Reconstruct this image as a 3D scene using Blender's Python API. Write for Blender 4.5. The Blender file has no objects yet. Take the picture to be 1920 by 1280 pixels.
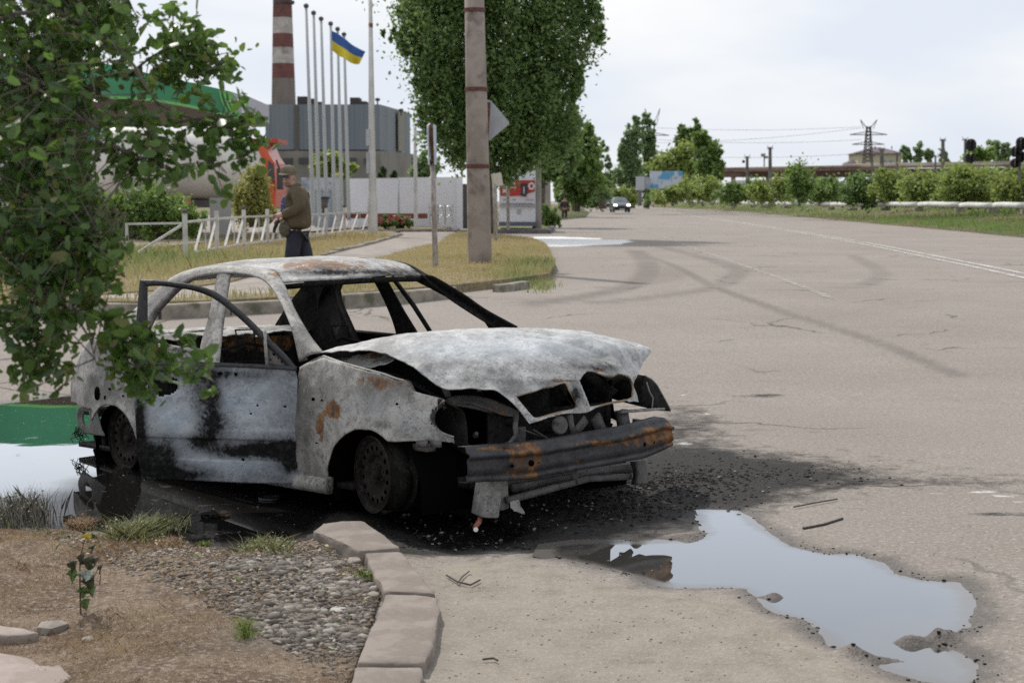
import bpy, bmesh, math, random
import numpy as np
from mathutils import Vector, Matrix, noise as mnoise
from mathutils.geometry import delaunay_2d_cdt
random.seed(7); np.random.seed(7)
sc = bpy.context.scene
COL = sc.collection
R = math.radians

# ------------------------------------------------------------------ camera
FPX, HOR, CAMH = 2900.0, 376.0, 1.60       # focal length in px of a 1920 px wide frame, horizon row, lens height
PITCH = math.atan((640 - HOR) / FPX)
cam_d = bpy.data.cameras.new('camera'); cam = bpy.data.objects.new('camera', cam_d); COL.objects.link(cam)
cam.location = (0, 0, CAMH); cam.rotation_euler = (math.pi / 2 - PITCH, 0, 0)
cam_d.sensor_width = 36; cam_d.lens = FPX / 1920 * 36
cam_d.clip_start = 0.1; cam_d.clip_end = 6000
cam_d.dof.use_dof = True; cam_d.dof.focus_distance = 8.2; cam_d.dof.aperture_fstop = 5.0
sc.camera = cam

# ------------------------------------------------------------------ sky and sun
SUN_EL, SUN_AZ = 50, -30        # the sun stands behind the scene, to the left (azimuth from +Y towards +X)
world = bpy.data.worlds.new('World'); sc.world = world; world.use_nodes = True
wn = world.node_tree; wn.nodes.clear()
def wnode(t, **k):
    n = wn.nodes.new(t)
    for a, b in k.items(): setattr(n, a, b)
    return n
w_out = wnode('ShaderNodeOutputWorld'); w_bg = wnode('ShaderNodeBackground')
w_sky = wnode('ShaderNodeTexSky', sky_type='NISHITA', sun_disc=False, sun_elevation=R(SUN_EL), sun_rotation=R(SUN_AZ))
w_sky.air_density = 1.0; w_sky.dust_density = 3.0
w_tc = wnode('ShaderNodeTexCoord'); w_map = wnode('ShaderNodeMapping'); w_map.inputs['Scale'].default_value = (1, 1, 3.5)
w_n = wnode('ShaderNodeTexNoise'); w_n.inputs['Scale'].default_value = 3.0; w_n.inputs['Detail'].default_value = 5; w_n.inputs['Roughness'].default_value = .5
w_r = wnode('ShaderNodeValToRGB'); w_r.color_ramp.elements[0].position = .40; w_r.color_ramp.elements[1].position = .66
w_r.color_ramp.elements[0].color = (7.9, 8.5, 9.5, 1); w_r.color_ramp.elements[1].color = (10.2, 10.2, 10.2, 1)
w_mix = wnode('ShaderNodeMix', data_type='RGBA'); w_mix.inputs[0].default_value = .92
L = wn.links.new
L(w_tc.outputs['Generated'], w_map.inputs[0]); L(w_map.outputs[0], w_n.inputs['Vector']); L(w_n.outputs[0], w_r.inputs[0])
L(w_sky.outputs[0], w_mix.inputs[6]); L(w_r.outputs[0], w_mix.inputs[7]); L(w_mix.outputs[2], w_bg.inputs[0])
w_bg.inputs[1].default_value = .096
L(w_bg.outputs[0], w_out.inputs[0])
sd = bpy.data.lights.new('sun', 'SUN'); sd.energy = 3.0; sd.angle = R(1.2); sd.color = (1, .955, .88)
sun = bpy.data.objects.new('sun', sd); COL.objects.link(sun)
sun_dir = Vector((math.cos(R(SUN_EL)) * math.sin(R(SUN_AZ)), math.cos(R(SUN_EL)) * math.cos(R(SUN_AZ)), math.sin(R(SUN_EL))))
sun.rotation_euler = sun_dir.to_track_quat('Z', 'Y').to_euler()
sc.view_settings.view_transform = 'Standard'; sc.view_settings.look = 'None'
sc.view_settings.exposure = 0.08; sc.view_settings.gamma = 1.0
sc.cycles.max_bounces = 8; sc.cycles.transparent_max_bounces = 16
sc.cycles.use_denoising = False      # the slight grain left is close to the photograph's
sc.cycles.sample_clamp_indirect = 3.0; sc.cycles.sample_clamp_direct = 5.0; sc.cycles.caustics_reflective = False; sc.cycles.blur_glossy = 1.0

# ------------------------------------------------------------------ geometry of the view: where a line of sight meets the ground
def ray(u, v):
    a, b = (u - 960) / FPX, -(v - 640) / FPX
    c, s = math.cos(PITCH), math.sin(PITCH)
    return Vector((a, c + b * s, -s + b * c))
def at(u, v, Y):
    d = ray(u, v); return Vector((0, 0, CAMH)) + d * (Y / d.y)
def sstep(a, b, x):
    t = np.clip((x - a) / (b - a), 0, 1); return t * t * (3 - 2 * t)
def gz(x, y):
    """large-scale height of the ground: it rises a little behind the car"""
    z = .30 * sstep(11.5, 22, y)
    return z - .05 * (1 - sstep(-1.9, -.4, x)) * (1 - sstep(12.5, 14.5, y))
def G(u, v, dz=0.0):
    d = ray(u, v); z = 0.0
    for i in range(25):
        t = (z - CAMH) / d.z; p = Vector((d.x * t, d.y * t, z)); z = .5 * z + .5 * (float(gz(p.x, p.y)) + dz)
    return Vector((p.x, p.y, z))
def px(Y): return Y / FPX

# ------------------------------------------------------------------ object helpers
MATS = {}
def tag(o, label=None, cat=None, group=None, kind=None):
    for k, v in (('label', label), ('category', cat), ('group', group), ('kind', kind)):
        if v: o[k] = v
    return o
ORG = {}
def thing(name, label, cat, loc=(0, 0, 0), group=None, mat=None):
    o = bpy.data.objects.new(name, None); COL.objects.link(o); o.empty_display_size = .2
    m = mat.copy() if mat is not None else Matrix.Translation(Vector(loc))
    o.matrix_world = m; ORG[o.name] = m.inverted()
    return tag(o, label, cat, group)
def npv(a): return np.asarray(a, dtype=np.float64).reshape(-1, 3)
def link_mesh(name, V, F, mat, parent=None, loc=None, local=False, smooth=False, attr=None, solid=0, bevel=0, sub=0, mi=None, off=0):
    """V: (n,3) points, F: faces (array of equal faces or list); world space unless local"""
    V = npv(V)
    me = bpy.data.meshes.new(name)
    o = bpy.data.objects.new(name, me); COL.objects.link(o)
    if parent is not None:
        inv = ORG[parent.name]
        if not local: V = V @ np.array(inv.to_3x3()).T + np.array(inv.translation)
        o.parent = parent; ORG[o.name] = inv
    elif loc is not None:
        if not local: V = V - np.array(loc)
        o.location = loc; ORG[o.name] = Matrix.Translation(-Vector(loc))
    else: ORG[o.name] = Matrix.Identity(4)
    if isinstance(F, np.ndarray):
        n, k = F.shape
        me.vertices.add(len(V)); me.vertices.foreach_set('co', V.ravel())
        me.loops.add(n * k); me.loops.foreach_set('vertex_index', F.ravel().astype(np.int32))
        me.polygons.add(n); me.polygons.foreach_set('loop_start', np.arange(0, n * k, k, dtype=np.int32))
        me.polygons.foreach_set('loop_total', np.full(n, k, dtype=np.int32))
        me.update(calc_edges=True)
    else:
        me.from_pydata([tuple(v) for v in V], [], [tuple(f) for f in F]); me.update()
    for m in (mat if isinstance(mat, (list, tuple)) else [mat]): me.materials.append(m)
    if mi is not None: me.polygons.foreach_set('material_index', np.asarray(mi, dtype=np.int32))
    if smooth: me.polygons.foreach_set('use_smooth', np.ones(len(me.polygons), dtype=bool))
    if attr is not None:
        for an, A in attr.items():
            A = np.asarray(A, dtype=np.float32)
            if A.ndim == 1: A = np.stack([A] * 3 , 1)
            if A.shape[1] == 3: A = np.concatenate([A, np.ones((len(A), 1), np.float32)], 1)
            ca = me.color_attributes.new(an, 'FLOAT_COLOR', 'POINT'); ca.data.foreach_set('color', A.ravel())
    if solid: 
        md = o.modifiers.new('s', 'SOLIDIFY'); md.thickness = solid; md.offset = off
    if bevel:
        md = o.modifiers.new('b', 'BEVEL'); md.width = bevel; md.segments = 2; md.limit_method = 'ANGLE'; md.angle_limit = R(35)
    if sub:
        md = o.modifiers.new('u', 'SUBSURF'); md.levels = sub; md.render_levels = sub
    return o
class MB:
    def __init__(s): s.v = []; s.f = []; s.m = []; s.cm = 0
    def add(s, V, F):
        b = len(s.v); s.v += [tuple(v) for v in V]; s.f += [tuple(i + b for i in f) for f in F]; s.m += [s.cm] * len(F); return s
    def box(s, c, size, rot=None):
        c = Vector(c); h = Vector(size) / 2
        V = [Vector((x * h.x, y * h.y, z * h.z)) for x in (-1, 1) for y in (-1, 1) for z in (-1, 1)]
        if rot is not None:
            m = rot if isinstance(rot, Matrix) else Matrix.Rotation(rot, 3, 'Z'); V = [m @ v for v in V]
        return s.add([v + c for v in V], [(0, 1, 3, 2), (4, 6, 7, 5), (0, 4, 5, 1), (2, 3, 7, 6), (0, 2, 6, 4), (1, 5, 7, 3)])
    def bar(s, a, b, w, h=None, up=(0, 0, 1)):
        """rectangular bar from a to b, w wide, h tall"""
        a, b = Vector(a), Vector(b); h = h or w; d = (b - a).normalized(); up = Vector(up)
        if abs(d.dot(up)) > .98: up = Vector((1, 0, 0))
        x = d.cross(up).normalized(); z = x.cross(d).normalized()
        V = [p + x * sx * w / 2 + z * sz * h / 2 for p in (a, b) for sx, sz in ((-1, -1), (1, -1), (1, 1), (-1, 1))]
        return s.add(V, [(3, 2, 1, 0), (4, 5, 6, 7), (0, 1, 5, 4), (1, 2, 6, 5), (2, 3, 7, 6), (3, 0, 4, 7)])
    def tube(s, pts, r, n=8, cap=True):
        """tube through pts; r a number or one per point"""
        pts = [Vector(p) for p in pts]; rs = r if isinstance(r, (list, tuple)) else [r] * len(pts)
        V = []; F = []; x = None
        for i, p in enumerate(pts):
            d = (pts[min(i + 1, len(pts) - 1)] - pts[max(i - 1, 0)]).normalized()
            if x is None: x = d.orthogonal().normalized()
            x = (x - d * x.dot(d)).normalized(); y = d.cross(x)
            for k in range(n):
                a = 2 * math.pi * k / n; V.append(p + (x * math.cos(a) + y * math.sin(a)) * rs[i])
        for i in range(len(pts) - 1):
            for k in range(n):
                F.append((i * n + k, i * n + (k + 1) % n, (i + 1) * n + (k + 1) % n, (i + 1) * n + k))
        if cap: F.append(tuple(range(n - 1, -1, -1))); F.append(tuple((len(pts) - 1) * n + k for k in range(n)))
        return s.add(V, F)
    def lathe(s, prof, c=(0, 0, 0), axis=(0, 0, 1), n=16, x=None):
        """prof: list of (radius, along axis)"""
        ax = Vector(axis).normalized(); x = Vector(x) if x else ax.orthogonal().normalized(); y = ax.cross(x); c = Vector(c); V = []; F = []
        for r_, t in prof:
            for k in range(n):
                a = 2 * math.pi * k / n; V.append(c + ax * t + (x * math.cos(a) + y * math.sin(a)) * r_)
        for i in range(len(prof) - 1):
            for k in range(n): F.append((i * n + k, i * n + (k + 1) % n, (i + 1) * n + (k + 1) % n, (i + 1) * n + k))
        return s.add(V, F)
    def prism(s, poly, z0, z1):
        n = len(poly); V = [(p[0], p[1], z0) for p in poly] + [(p[0], p[1], z1) for p in poly]
        return s.add(V, [tuple(range(n - 1, -1, -1)), tuple(range(n, 2 * n))] + [(i, (i + 1) % n, n + (i + 1) % n, n + i) for i in range(n)])
    def build(s, name, mat, parent=None, **k):
        if isinstance(mat, (list, tuple)): k['mi'] = s.m
        o = link_mesh(name, s.v, s.f, mat, parent, **k)
        bm = bmesh.new(); bm.from_mesh(o.data); bmesh.ops.recalc_face_normals(bm, faces=bm.faces); bm.to_mesh(o.data); bm.free()
        return o
def copy_thing(o, loc, label=None, rz=None):
    """copy of a thing with its parts and their sub-parts"""
    def cp(x, par):
        c = x.copy(); COL.objects.link(c)
        if par is not None: c.parent = par
        for ch in list(x.children): cp(ch, c)
        return c
    c = cp(o, None); c.location = loc
    if rz is not None: c.rotation_euler = (0, 0, rz)
    if label: c['label'] = label
    return c
def crom(P, n):
    """Catmull-Rom through the points, n samples"""
    P = np.asarray(P, float); m = len(P)
    if m == 2: t = np.linspace(0, 1, n)[:, None]; return P[0] * (1 - t) + P[1] * t
    E = np.vstack([2 * P[0] - P[1], P, 2 * P[-1] - P[-2]]); out = []
    for t in np.linspace(0, m - 1, n):
        i = min(int(t), m - 2); f = t - i; a, b, c, d = E[i], E[i + 1], E[i + 2], E[i + 3]
        out.append(.5 * (2 * b + (c - a) * f + (2 * a - 5 * b + 4 * c - d) * f * f + (3 * b - a - 3 * c + d) * f ** 3))
    return np.array(out)
def sheet(rows, nu, nv):
    """smooth surface through rows of control points: (nv*nu) vertices and quads"""
    A = np.stack([crom(r, nu) for r in rows]); B = np.stack([crom(A[:, i], nv) for i in range(nu)], 1)
    idx = np.arange(nv * nu).reshape(nv, nu)
    Fq = np.stack([idx[:-1, :-1], idx[:-1, 1:], idx[1:, 1:], idx[1:, :-1]], -1).reshape(-1, 4)
    return B.reshape(-1, 3), Fq
def inpoly(X, Y, poly):
    c = np.zeros(X.shape, bool); n = len(poly)
    for i in range(n):
        (x1, y1), (x2, y2) = poly[i][:2], poly[(i + 1) % n][:2]
        if y1 == y2: continue
        c ^= ((y1 > Y) != (y2 > Y)) & (X < (x2 - x1) * (Y - y1) / (y2 - y1) + x1)
    return c
def sdist(X, Y, poly):
    """distance to a polygon, positive inside"""
    d = np.full(X.shape, 1e9); n = len(poly)
    for i in range(n):
        (x1, y1), (x2, y2) = poly[i][:2], poly[(i + 1) % n][:2]
        vx, vy = x2 - x1, y2 - y1; t = np.clip(((X - x1) * vx + (Y - y1) * vy) / (vx * vx + vy * vy + 1e-12), 0, 1)
        d = np.minimum(d, np.hypot(X - x1 - t * vx, Y - y1 - t * vy))
    return np.where(inpoly(X, Y, poly), d, -d)
def fbm(X, Y, s=1.0, seed=0, oct=4):
    """cheap value noise, -1..1"""
    out = np.zeros(X.shape); amp = 1; tot = 0
    for o in range(oct):
        rs = np.random.RandomState(seed * 31 + o); T = rs.rand(256, 256) * 2 - 1
        x = X * s * 2 ** o + 100.3 * (o + 1); y = Y * s * 2 ** o + 57.7
        xi = np.floor(x).astype(int); yi = np.floor(y).astype(int); fx = x - xi; fy = y - yi
        fx = fx * fx * (3 - 2 * fx); fy = fy * fy * (3 - 2 * fy)
        a = T[xi % 256, yi % 256]; b = T[(xi + 1) % 256, yi % 256]; c = T[xi % 256, (yi + 1) % 256]; d = T[(xi + 1) % 256, (yi + 1) % 256]
        out += amp * ((a * (1 - fx) + b * fx) * (1 - fy) + (c * (1 - fx) + d * fx) * fy); tot += amp; amp *= .5
    return out / tot

# ------------------------------------------------------------------ material helpers
class N:
    """tiny node-tree writer"""
    def __init__(s, name):
        s.mat = bpy.data.materials.new(name); s.mat.use_nodes = True; s.t = s.mat.node_tree; s.t.nodes.clear()
        s.out = s.n('ShaderNodeOutputMaterial'); s.b = s.n('ShaderNodeBsdfPrincipled'); s.l(s.b.outputs[0], s.out.inputs[0])
        s.co = s.n('ShaderNodeTexCoord').outputs['Object']
    def n(s, t, **k):
        x = s.t.nodes.new(t)
        for a, b in k.items(): setattr(x, a, b)
        return x
    def l(s, a, b): s.t.links.new(a, b)
    def put(s, sock, v):
        if isinstance(v, bpy.types.NodeSocket): s.l(v, sock)
        elif isinstance(v, (tuple, list)) and len(v) == 3 and sock.type == 'RGBA': sock.default_value = (*v, 1)
        else: sock.default_value = v
    def noise(s, scale, detail=4, rough=.55, dist=0, stretch=None, co=None):
        x = s.n('ShaderNodeTexNoise'); x.inputs['Scale'].default_value = scale; x.inputs['Detail'].default_value = detail
        x.inputs['Roughness'].default_value = rough; x.inputs['Distortion'].default_value = dist; c = co or s.co
        if stretch:
            m = s.n('ShaderNodeMapping'); m.inputs['Scale'].default_value = stretch; s.l(c, m.inputs[0]); c = m.outputs[0]
        s.l(c, x.inputs['Vector']); return x.outputs[0]
    def voro(s, scale, feature='F1', out=0, stretch=None):
        x = s.n('ShaderNodeTexVoronoi', feature=feature); x.inputs['Scale'].default_value = scale; c = s.co
        if stretch:
            m = s.n('ShaderNodeMapping'); m.inputs['Scale'].default_value = stretch; s.l(c, m.inputs[0]); c = m.outputs[0]
        s.l(c, x.inputs['Vector']); return x.outputs[out]
    def attr(s, name):
        x = s.n('ShaderNodeAttribute', attribute_name=name); sp = s.n('ShaderNodeSeparateColor'); s.l(x.outputs['Color'], sp.inputs[0]); return sp.outputs
    def ramp(s, v, a, b):
        x = s.n('ShaderNodeMapRange'); x.inputs[1].default_value = a; x.inputs[2].default_value = b; x.clamp = True; x.interpolation_type = 'SMOOTHSTEP'
        s.l(v, x.inputs[0]); return x.outputs[0]
    def m(s, op, a, b=0.0):
        x = s.n('ShaderNodeMath', operation=op); s.put(x.inputs[0], a); s.put(x.inputs[1], b); return x.outputs[0]
    def mix(s, f, a, b):
        x = s.n('ShaderNodeMix', data_type='RGBA'); s.put(x.inputs[0], f); s.put(x.inputs[6], a); s.put(x.inputs[7], b); return x.outputs[2]
    def bump(s, h, strength=.4, dist=.01, nrm=None):
        x = s.n('ShaderNodeBump'); x.inputs['Strength'].default_value = strength; x.inputs['Distance'].default_value = dist; s.l(h, x.inputs['Height'])
        if nrm is not None: s.l(nrm, x.inputs['Normal'])
        s.l(x.outputs[0], s.b.inputs['Normal']); return x.outputs[0]
    def done(s, col, rough=.8, metal=0.0, spec=None):
        s.put(s.b.inputs['Base Color'], col); s.put(s.b.inputs['Roughness'], rough); s.put(s.b.inputs['Metallic'], metal)
        if spec is not None: s.b.inputs['Specular IOR Level'].default_value = spec
        return s.mat
def mat(name, c1, c2=None, scale=8, rough=.8, metal=0, bump=0, bscale=None, c3=None, s3=2, lo=.4, hi=.6, spec=None, stretch=None, bdist=.01):
    n = N(name)
    col = c1 if c2 is None else n.mix(n.ramp(n.noise(scale, 5, .6, stretch=stretch), lo, hi), c1, c2)
    if c3 is not None: col = n.mix(n.ramp(n.noise(s3, 4, .6), .52, .68), col, c3)
    if bump: n.bump(n.noise(bscale or scale * 3, 5, .65), bump, bdist)
    return n.done(col, rough, metal, spec)
def leafmat(name, c1, c2, trans=.35, rough=.55, c3=None):
    n = N(name); a = n.attr('rnd')
    col = n.mix(a[0], c1, c2)
    if c3: col = n.mix(n.ramp(a[1], .86, .97), col, c3)
    n.done(col, rough); t = n.n('ShaderNodeBsdfTranslucent'); tc = n.mix(.5, col, tuple(min(1, x * 2.2) for x in c2)); n.l(tc, t.inputs[0])
    ms = n.n('ShaderNodeMixShader'); ms.inputs[0].default_value = trans; n.l(n.b.outputs[0], ms.inputs[1]); n.l(t.outputs[0], ms.inputs[2]); n.l(ms.outputs[0], n.out.inputs[0])
    return n.mat
# ================================================================== GROUND
WL, WL2 = -.065, -.02
def pl(pts, z): 
    out = []
    for u, v in pts:
        d = ray(u, v); t = (z - CAMH) / d.z; out.append((d.x * t, d.y * t))
    return out
PUD1 = pl([(-700, 860), (-250, 800), (0, 757), (130, 741), (300, 738), (480, 760), (640, 850), (700, 905), (780, 950), (900, 968), (1010, 985), (1000, 1010), (940, 1026), (850, 1034), (790, 1026), (745, 1000), (690, 968), (640, 958), (600, 985), (575, 1008), (470, 1026), (400, 1020), (330, 1012), (200, 1000), (90, 985), (0, 972), (-300, 960), (-700, 960)], WL)
PUD2 = pl([(1302, 954), (1361, 954), (1391, 956), (1416, 981), (1452, 1004), (1497, 1026), (1556, 1038), (1606, 1038), (1651, 1053), (1692, 1076), (1724, 1085), (1787, 1092), (1814, 1108), (1823, 1135), (1823, 1176), (1805, 1192), (1746, 1198), (1801, 1221), (1828, 1244), (1846, 1271), (1800, 1286), (1724, 1275), (1656, 1255), (1601, 1230), (1561, 1207), (1529, 1180), (1497, 1162), (1447, 1149), (1407, 1121), (1397, 1103), (1339, 1101), (1271, 1099), (1225, 1094), (1171, 1075), (1093, 1056), (1020, 1040), (1030, 1022), (1078, 1016), (1232, 1016), (1290, 1012), (1320, 1000), (1312, 975)], WL2)
yy = [2.6]
while yy[-1] < 2500: yy.append(yy[-1] * (1.0055 if yy[-1] < 13 else (1.02 if yy[-1] < 90 else 1.08)))
yy = np.array(yy); tt = np.concatenate([[-2.2, -1.4, -1.0, -.8, -.7], np.linspace(-.6, .55, 460), [.65, .75, .9, 1.3, 2.2]])
Yg, Tg = np.meshgrid(yy, tt, indexing='ij'); Xg = Tg * Yg
Z = gz(Xg, Yg)
near = Yg < 20
# long tyre ruts and bumps of a worn road
Z = Z + (.006 * fbm(Xg, Yg, .9, 3) + .003 * fbm(Xg, Yg, 5, 4)) * (1 - sstep(12, 20, Yg))
def dig(Z, poly, wl, rim, depth, seed, jag):
    s = sdist(Xg, Yg, poly) + jag * fbm(Xg, Yg, 4, seed, 5)
    ins = wl - depth * np.tanh(np.maximum(s, 0) / .25) - .004 * np.clip(s / .03, 0, 1) + .006 * fbm(Xg, Yg, 9, seed + 1)
    outs = np.where(Z > wl + .004, wl + (Z - wl) * (1 - np.exp(-np.maximum(-s, 0) / rim)) + .001, Z)
    return np.where(s > 0, ins, outs), s
_FVw = [tuple(G(u, v))[:2] for u, v in [(-900, 1000), (-400, 990), (0, 992), (200, 1014), (400, 1038), (600, 1030), (690, 1090), (700, 1160), (660, 1280), (640, 1600), (-900, 1600)]]
Z = Z - .12 * sstep(.02, .10, sdist(Xg, Yg, _FVw))
Z, s1 = dig(Z, PUD1, WL, .45, .035, 11, .05)
Z, s2 = dig(Z, PUD2, WL2, .14, .03, 21, .06)
for _u, _v, _rx, _ry, _h in [(1640, 1140, .05, .035, .040), (1705, 1196, .09, .03, .042), (1650, 1228, .09, .035, .042), (1600, 1222, .07, .03, .036), (1450, 1110, .06, .03, .034), (1760, 1190, .10, .04, .046), (1290, 1000, .06, .05, .035)]:
    _p = G(_u, _v); Z = Z + _h * np.exp(-(((Xg - _p.x) / _rx) ** 2 + ((Yg - _p.y) / _ry) ** 2)) * (.75 + 1.1 * fbm(Xg, Yg, 8, 5, 5))
# wear masks: R soot, G dry sandy dirt, B wet
def blob(u, v, rx, ry=None, p=None):
    p = G(u, v) if p is None else p; ry = ry or rx
    return np.exp(-(((Xg - p.x) / rx) ** 2 + ((Yg - p.y) / ry) ** 2))
soot = 0 * Xg
for u, v, rx, ry, k in [(1010, 930, .55, .45, 1.3), (820, 955, .7, .5, 1.3), (640, 930, .9, .7, 1.2), (1180, 905, .5, .5, 1.2), (1280, 885, .45, .5, 1.1), (1380, 892, .45, .45, .9), (1500, 890, .5, .35, .55), (1330, 935, .6, .22, .7), (1180, 960, .5, .2, .9), (900, 1000, .6, .25, 1.0), (1290, 800, .3, .5, .5), (720, 1010, .3, .2, .8), (1440, 742, .28, .1, .8), (500, 1010, .8, .25, .9), (1600, 905, 1.0, .3, .3), (1680, 870, .9, .3, .15), (1300, 850, .35, .6, .35), (1420, 860, .6, .4, .28), (1850, 900, .7, .3, .25), (1080, 985, .5, .14, .7), (950, 850, 1.3, 1.6, 1.0), (1880, 965, .2, .06, .8), (1290, 770, .2, .5, .5)]:
    soot = soot + k * blob(u, v, rx, ry)
DIRT = pl([(780, 1400), (815, 1180), (830, 1120), (800, 1060), (900, 1035), (960, 1030), (1010, 1045), (1100, 1068), (1200, 1100), (1390, 1112), (1440, 1155), (1520, 1190), (1600, 1245), (1800, 1330), (2000, 1450)], 0)
dirt = sstep(-.06, .10, sdist(Xg, Yg, DIRT) + .05 * fbm(Xg, Yg, 3, 5))
dirt = np.maximum(dirt, .55 * blob(1180, 990, .35, .18))
wet = np.maximum(sstep(-.13, -.01, s1 + .03 * fbm(Xg, Yg, 8, 9)), sstep(-.15, -.01, s2 + .07 * fbm(Xg, Yg, 6, 8)))

foam = 0 * Xg
FOAM = [G(u, v) for u, v in [(938, 455), (938, 450), (985, 447), (1040, 444), (1090, 446), (1120, 449), (1168, 450), (1165, 454), (1128, 459), (1080, 461), (1040, 462), (1010, 456)]]
foam = 1.3 * sstep(-.6, .05, sdist(Xg, Yg, [(p.x, p.y) for p in FOAM]) + .5 * fbm(Xg, Yg, .8, 17))
for u, v, rx, ry, k in [(1285, 832, .06, .10, .9), (1840, 922, .16, .06, .55), (1880, 930, .14, .05, .55), (1770, 926, .14, .04, .5), (1915, 940, .1, .04, .6), (1730, 934, .1, .03, .45), (1325, 776, .05, .10, .5), (1280, 740, .04, .06, .5), (1560, 883, .12, .03, .4)]:
    foam = np.maximum(foam, k * blob(u, v, rx, ry) * (1 + .8 * fbm(Xg, Yg, 7, 18)))
# tyre marks: arcs of rubber on the asphalt, plus the pole's painted shadow line
rub_shade = 0 * Xg
def track(pts, w, k):
    global rub_shade
    P = crom([tuple(G(u, v))[:2] for u, v in pts], 60); d = np.full(Xg.shape, 1e9)
    m = (Yg > P[:, 1].min() - 1.5) & (Yg < P[:, 1].max() + 1.5); x = Xg[m]; y = Yg[m]; dd = np.full(x.shape, 1e9)
    for i in range(len(P) - 1):
        vx, vy = P[i + 1] - P[i]; t = np.clip(((x - P[i, 0]) * vx + (y - P[i, 1]) * vy) / (vx * vx + vy * vy), 0, 1)
        dd = np.minimum(dd, np.hypot(x - P[i, 0] - t * vx, y - P[i, 1] - t * vy))
    r_ = np.zeros(Xg.shape); r_[m] = k * (1 - sstep(w * .35, w, dd)); rub_shade = np.maximum(rub_shade, r_ * (.75 + .35 * fbm(Xg, Yg, .6, 77)))
track([(1190, 470), (1212, 490), (1216, 510), (1200, 528), (1160, 543), (1090, 557), (1000, 570)], .34, .6)
track([(1205, 478), (1262, 498), (1345, 540), (1440, 575), (1540, 607), (1640, 640), (1720, 672), (1800, 705)], .15, .62)
track([(1240, 463), (1300, 478), (1350, 492), (1383, 506), (1370, 524), (1320, 543), (1220, 558), (1120, 568)], .28, .5)
track([(1250, 500), (1262, 512), (1245, 524), (1200, 533)], .4, .3)
track([(1600, 480), (1645, 505), (1650, 520), (1620, 535)], .25, .4)
track([(1053, 537), (1180, 540), (1335, 541)], .12, .5)  # straight stripe: the pole's shadow line painted dark into the road colour
track([(1560, 540), (1660, 538)], .12, .35)
A1 = np.stack([soot, dirt, wet], -1).reshape(-1, 3); A2 = np.stack([foam, rub_shade, 0 * Xg], -1).reshape(-1, 3)
idx = np.arange(Xg.size).reshape(Xg.shape)
Fq = np.stack([idx[:-1, :-1], idx[:-1, 1:], idx[1:, 1:], idx[1:, :-1]], -1).reshape(-1, 4)[:, ::-1]

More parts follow.
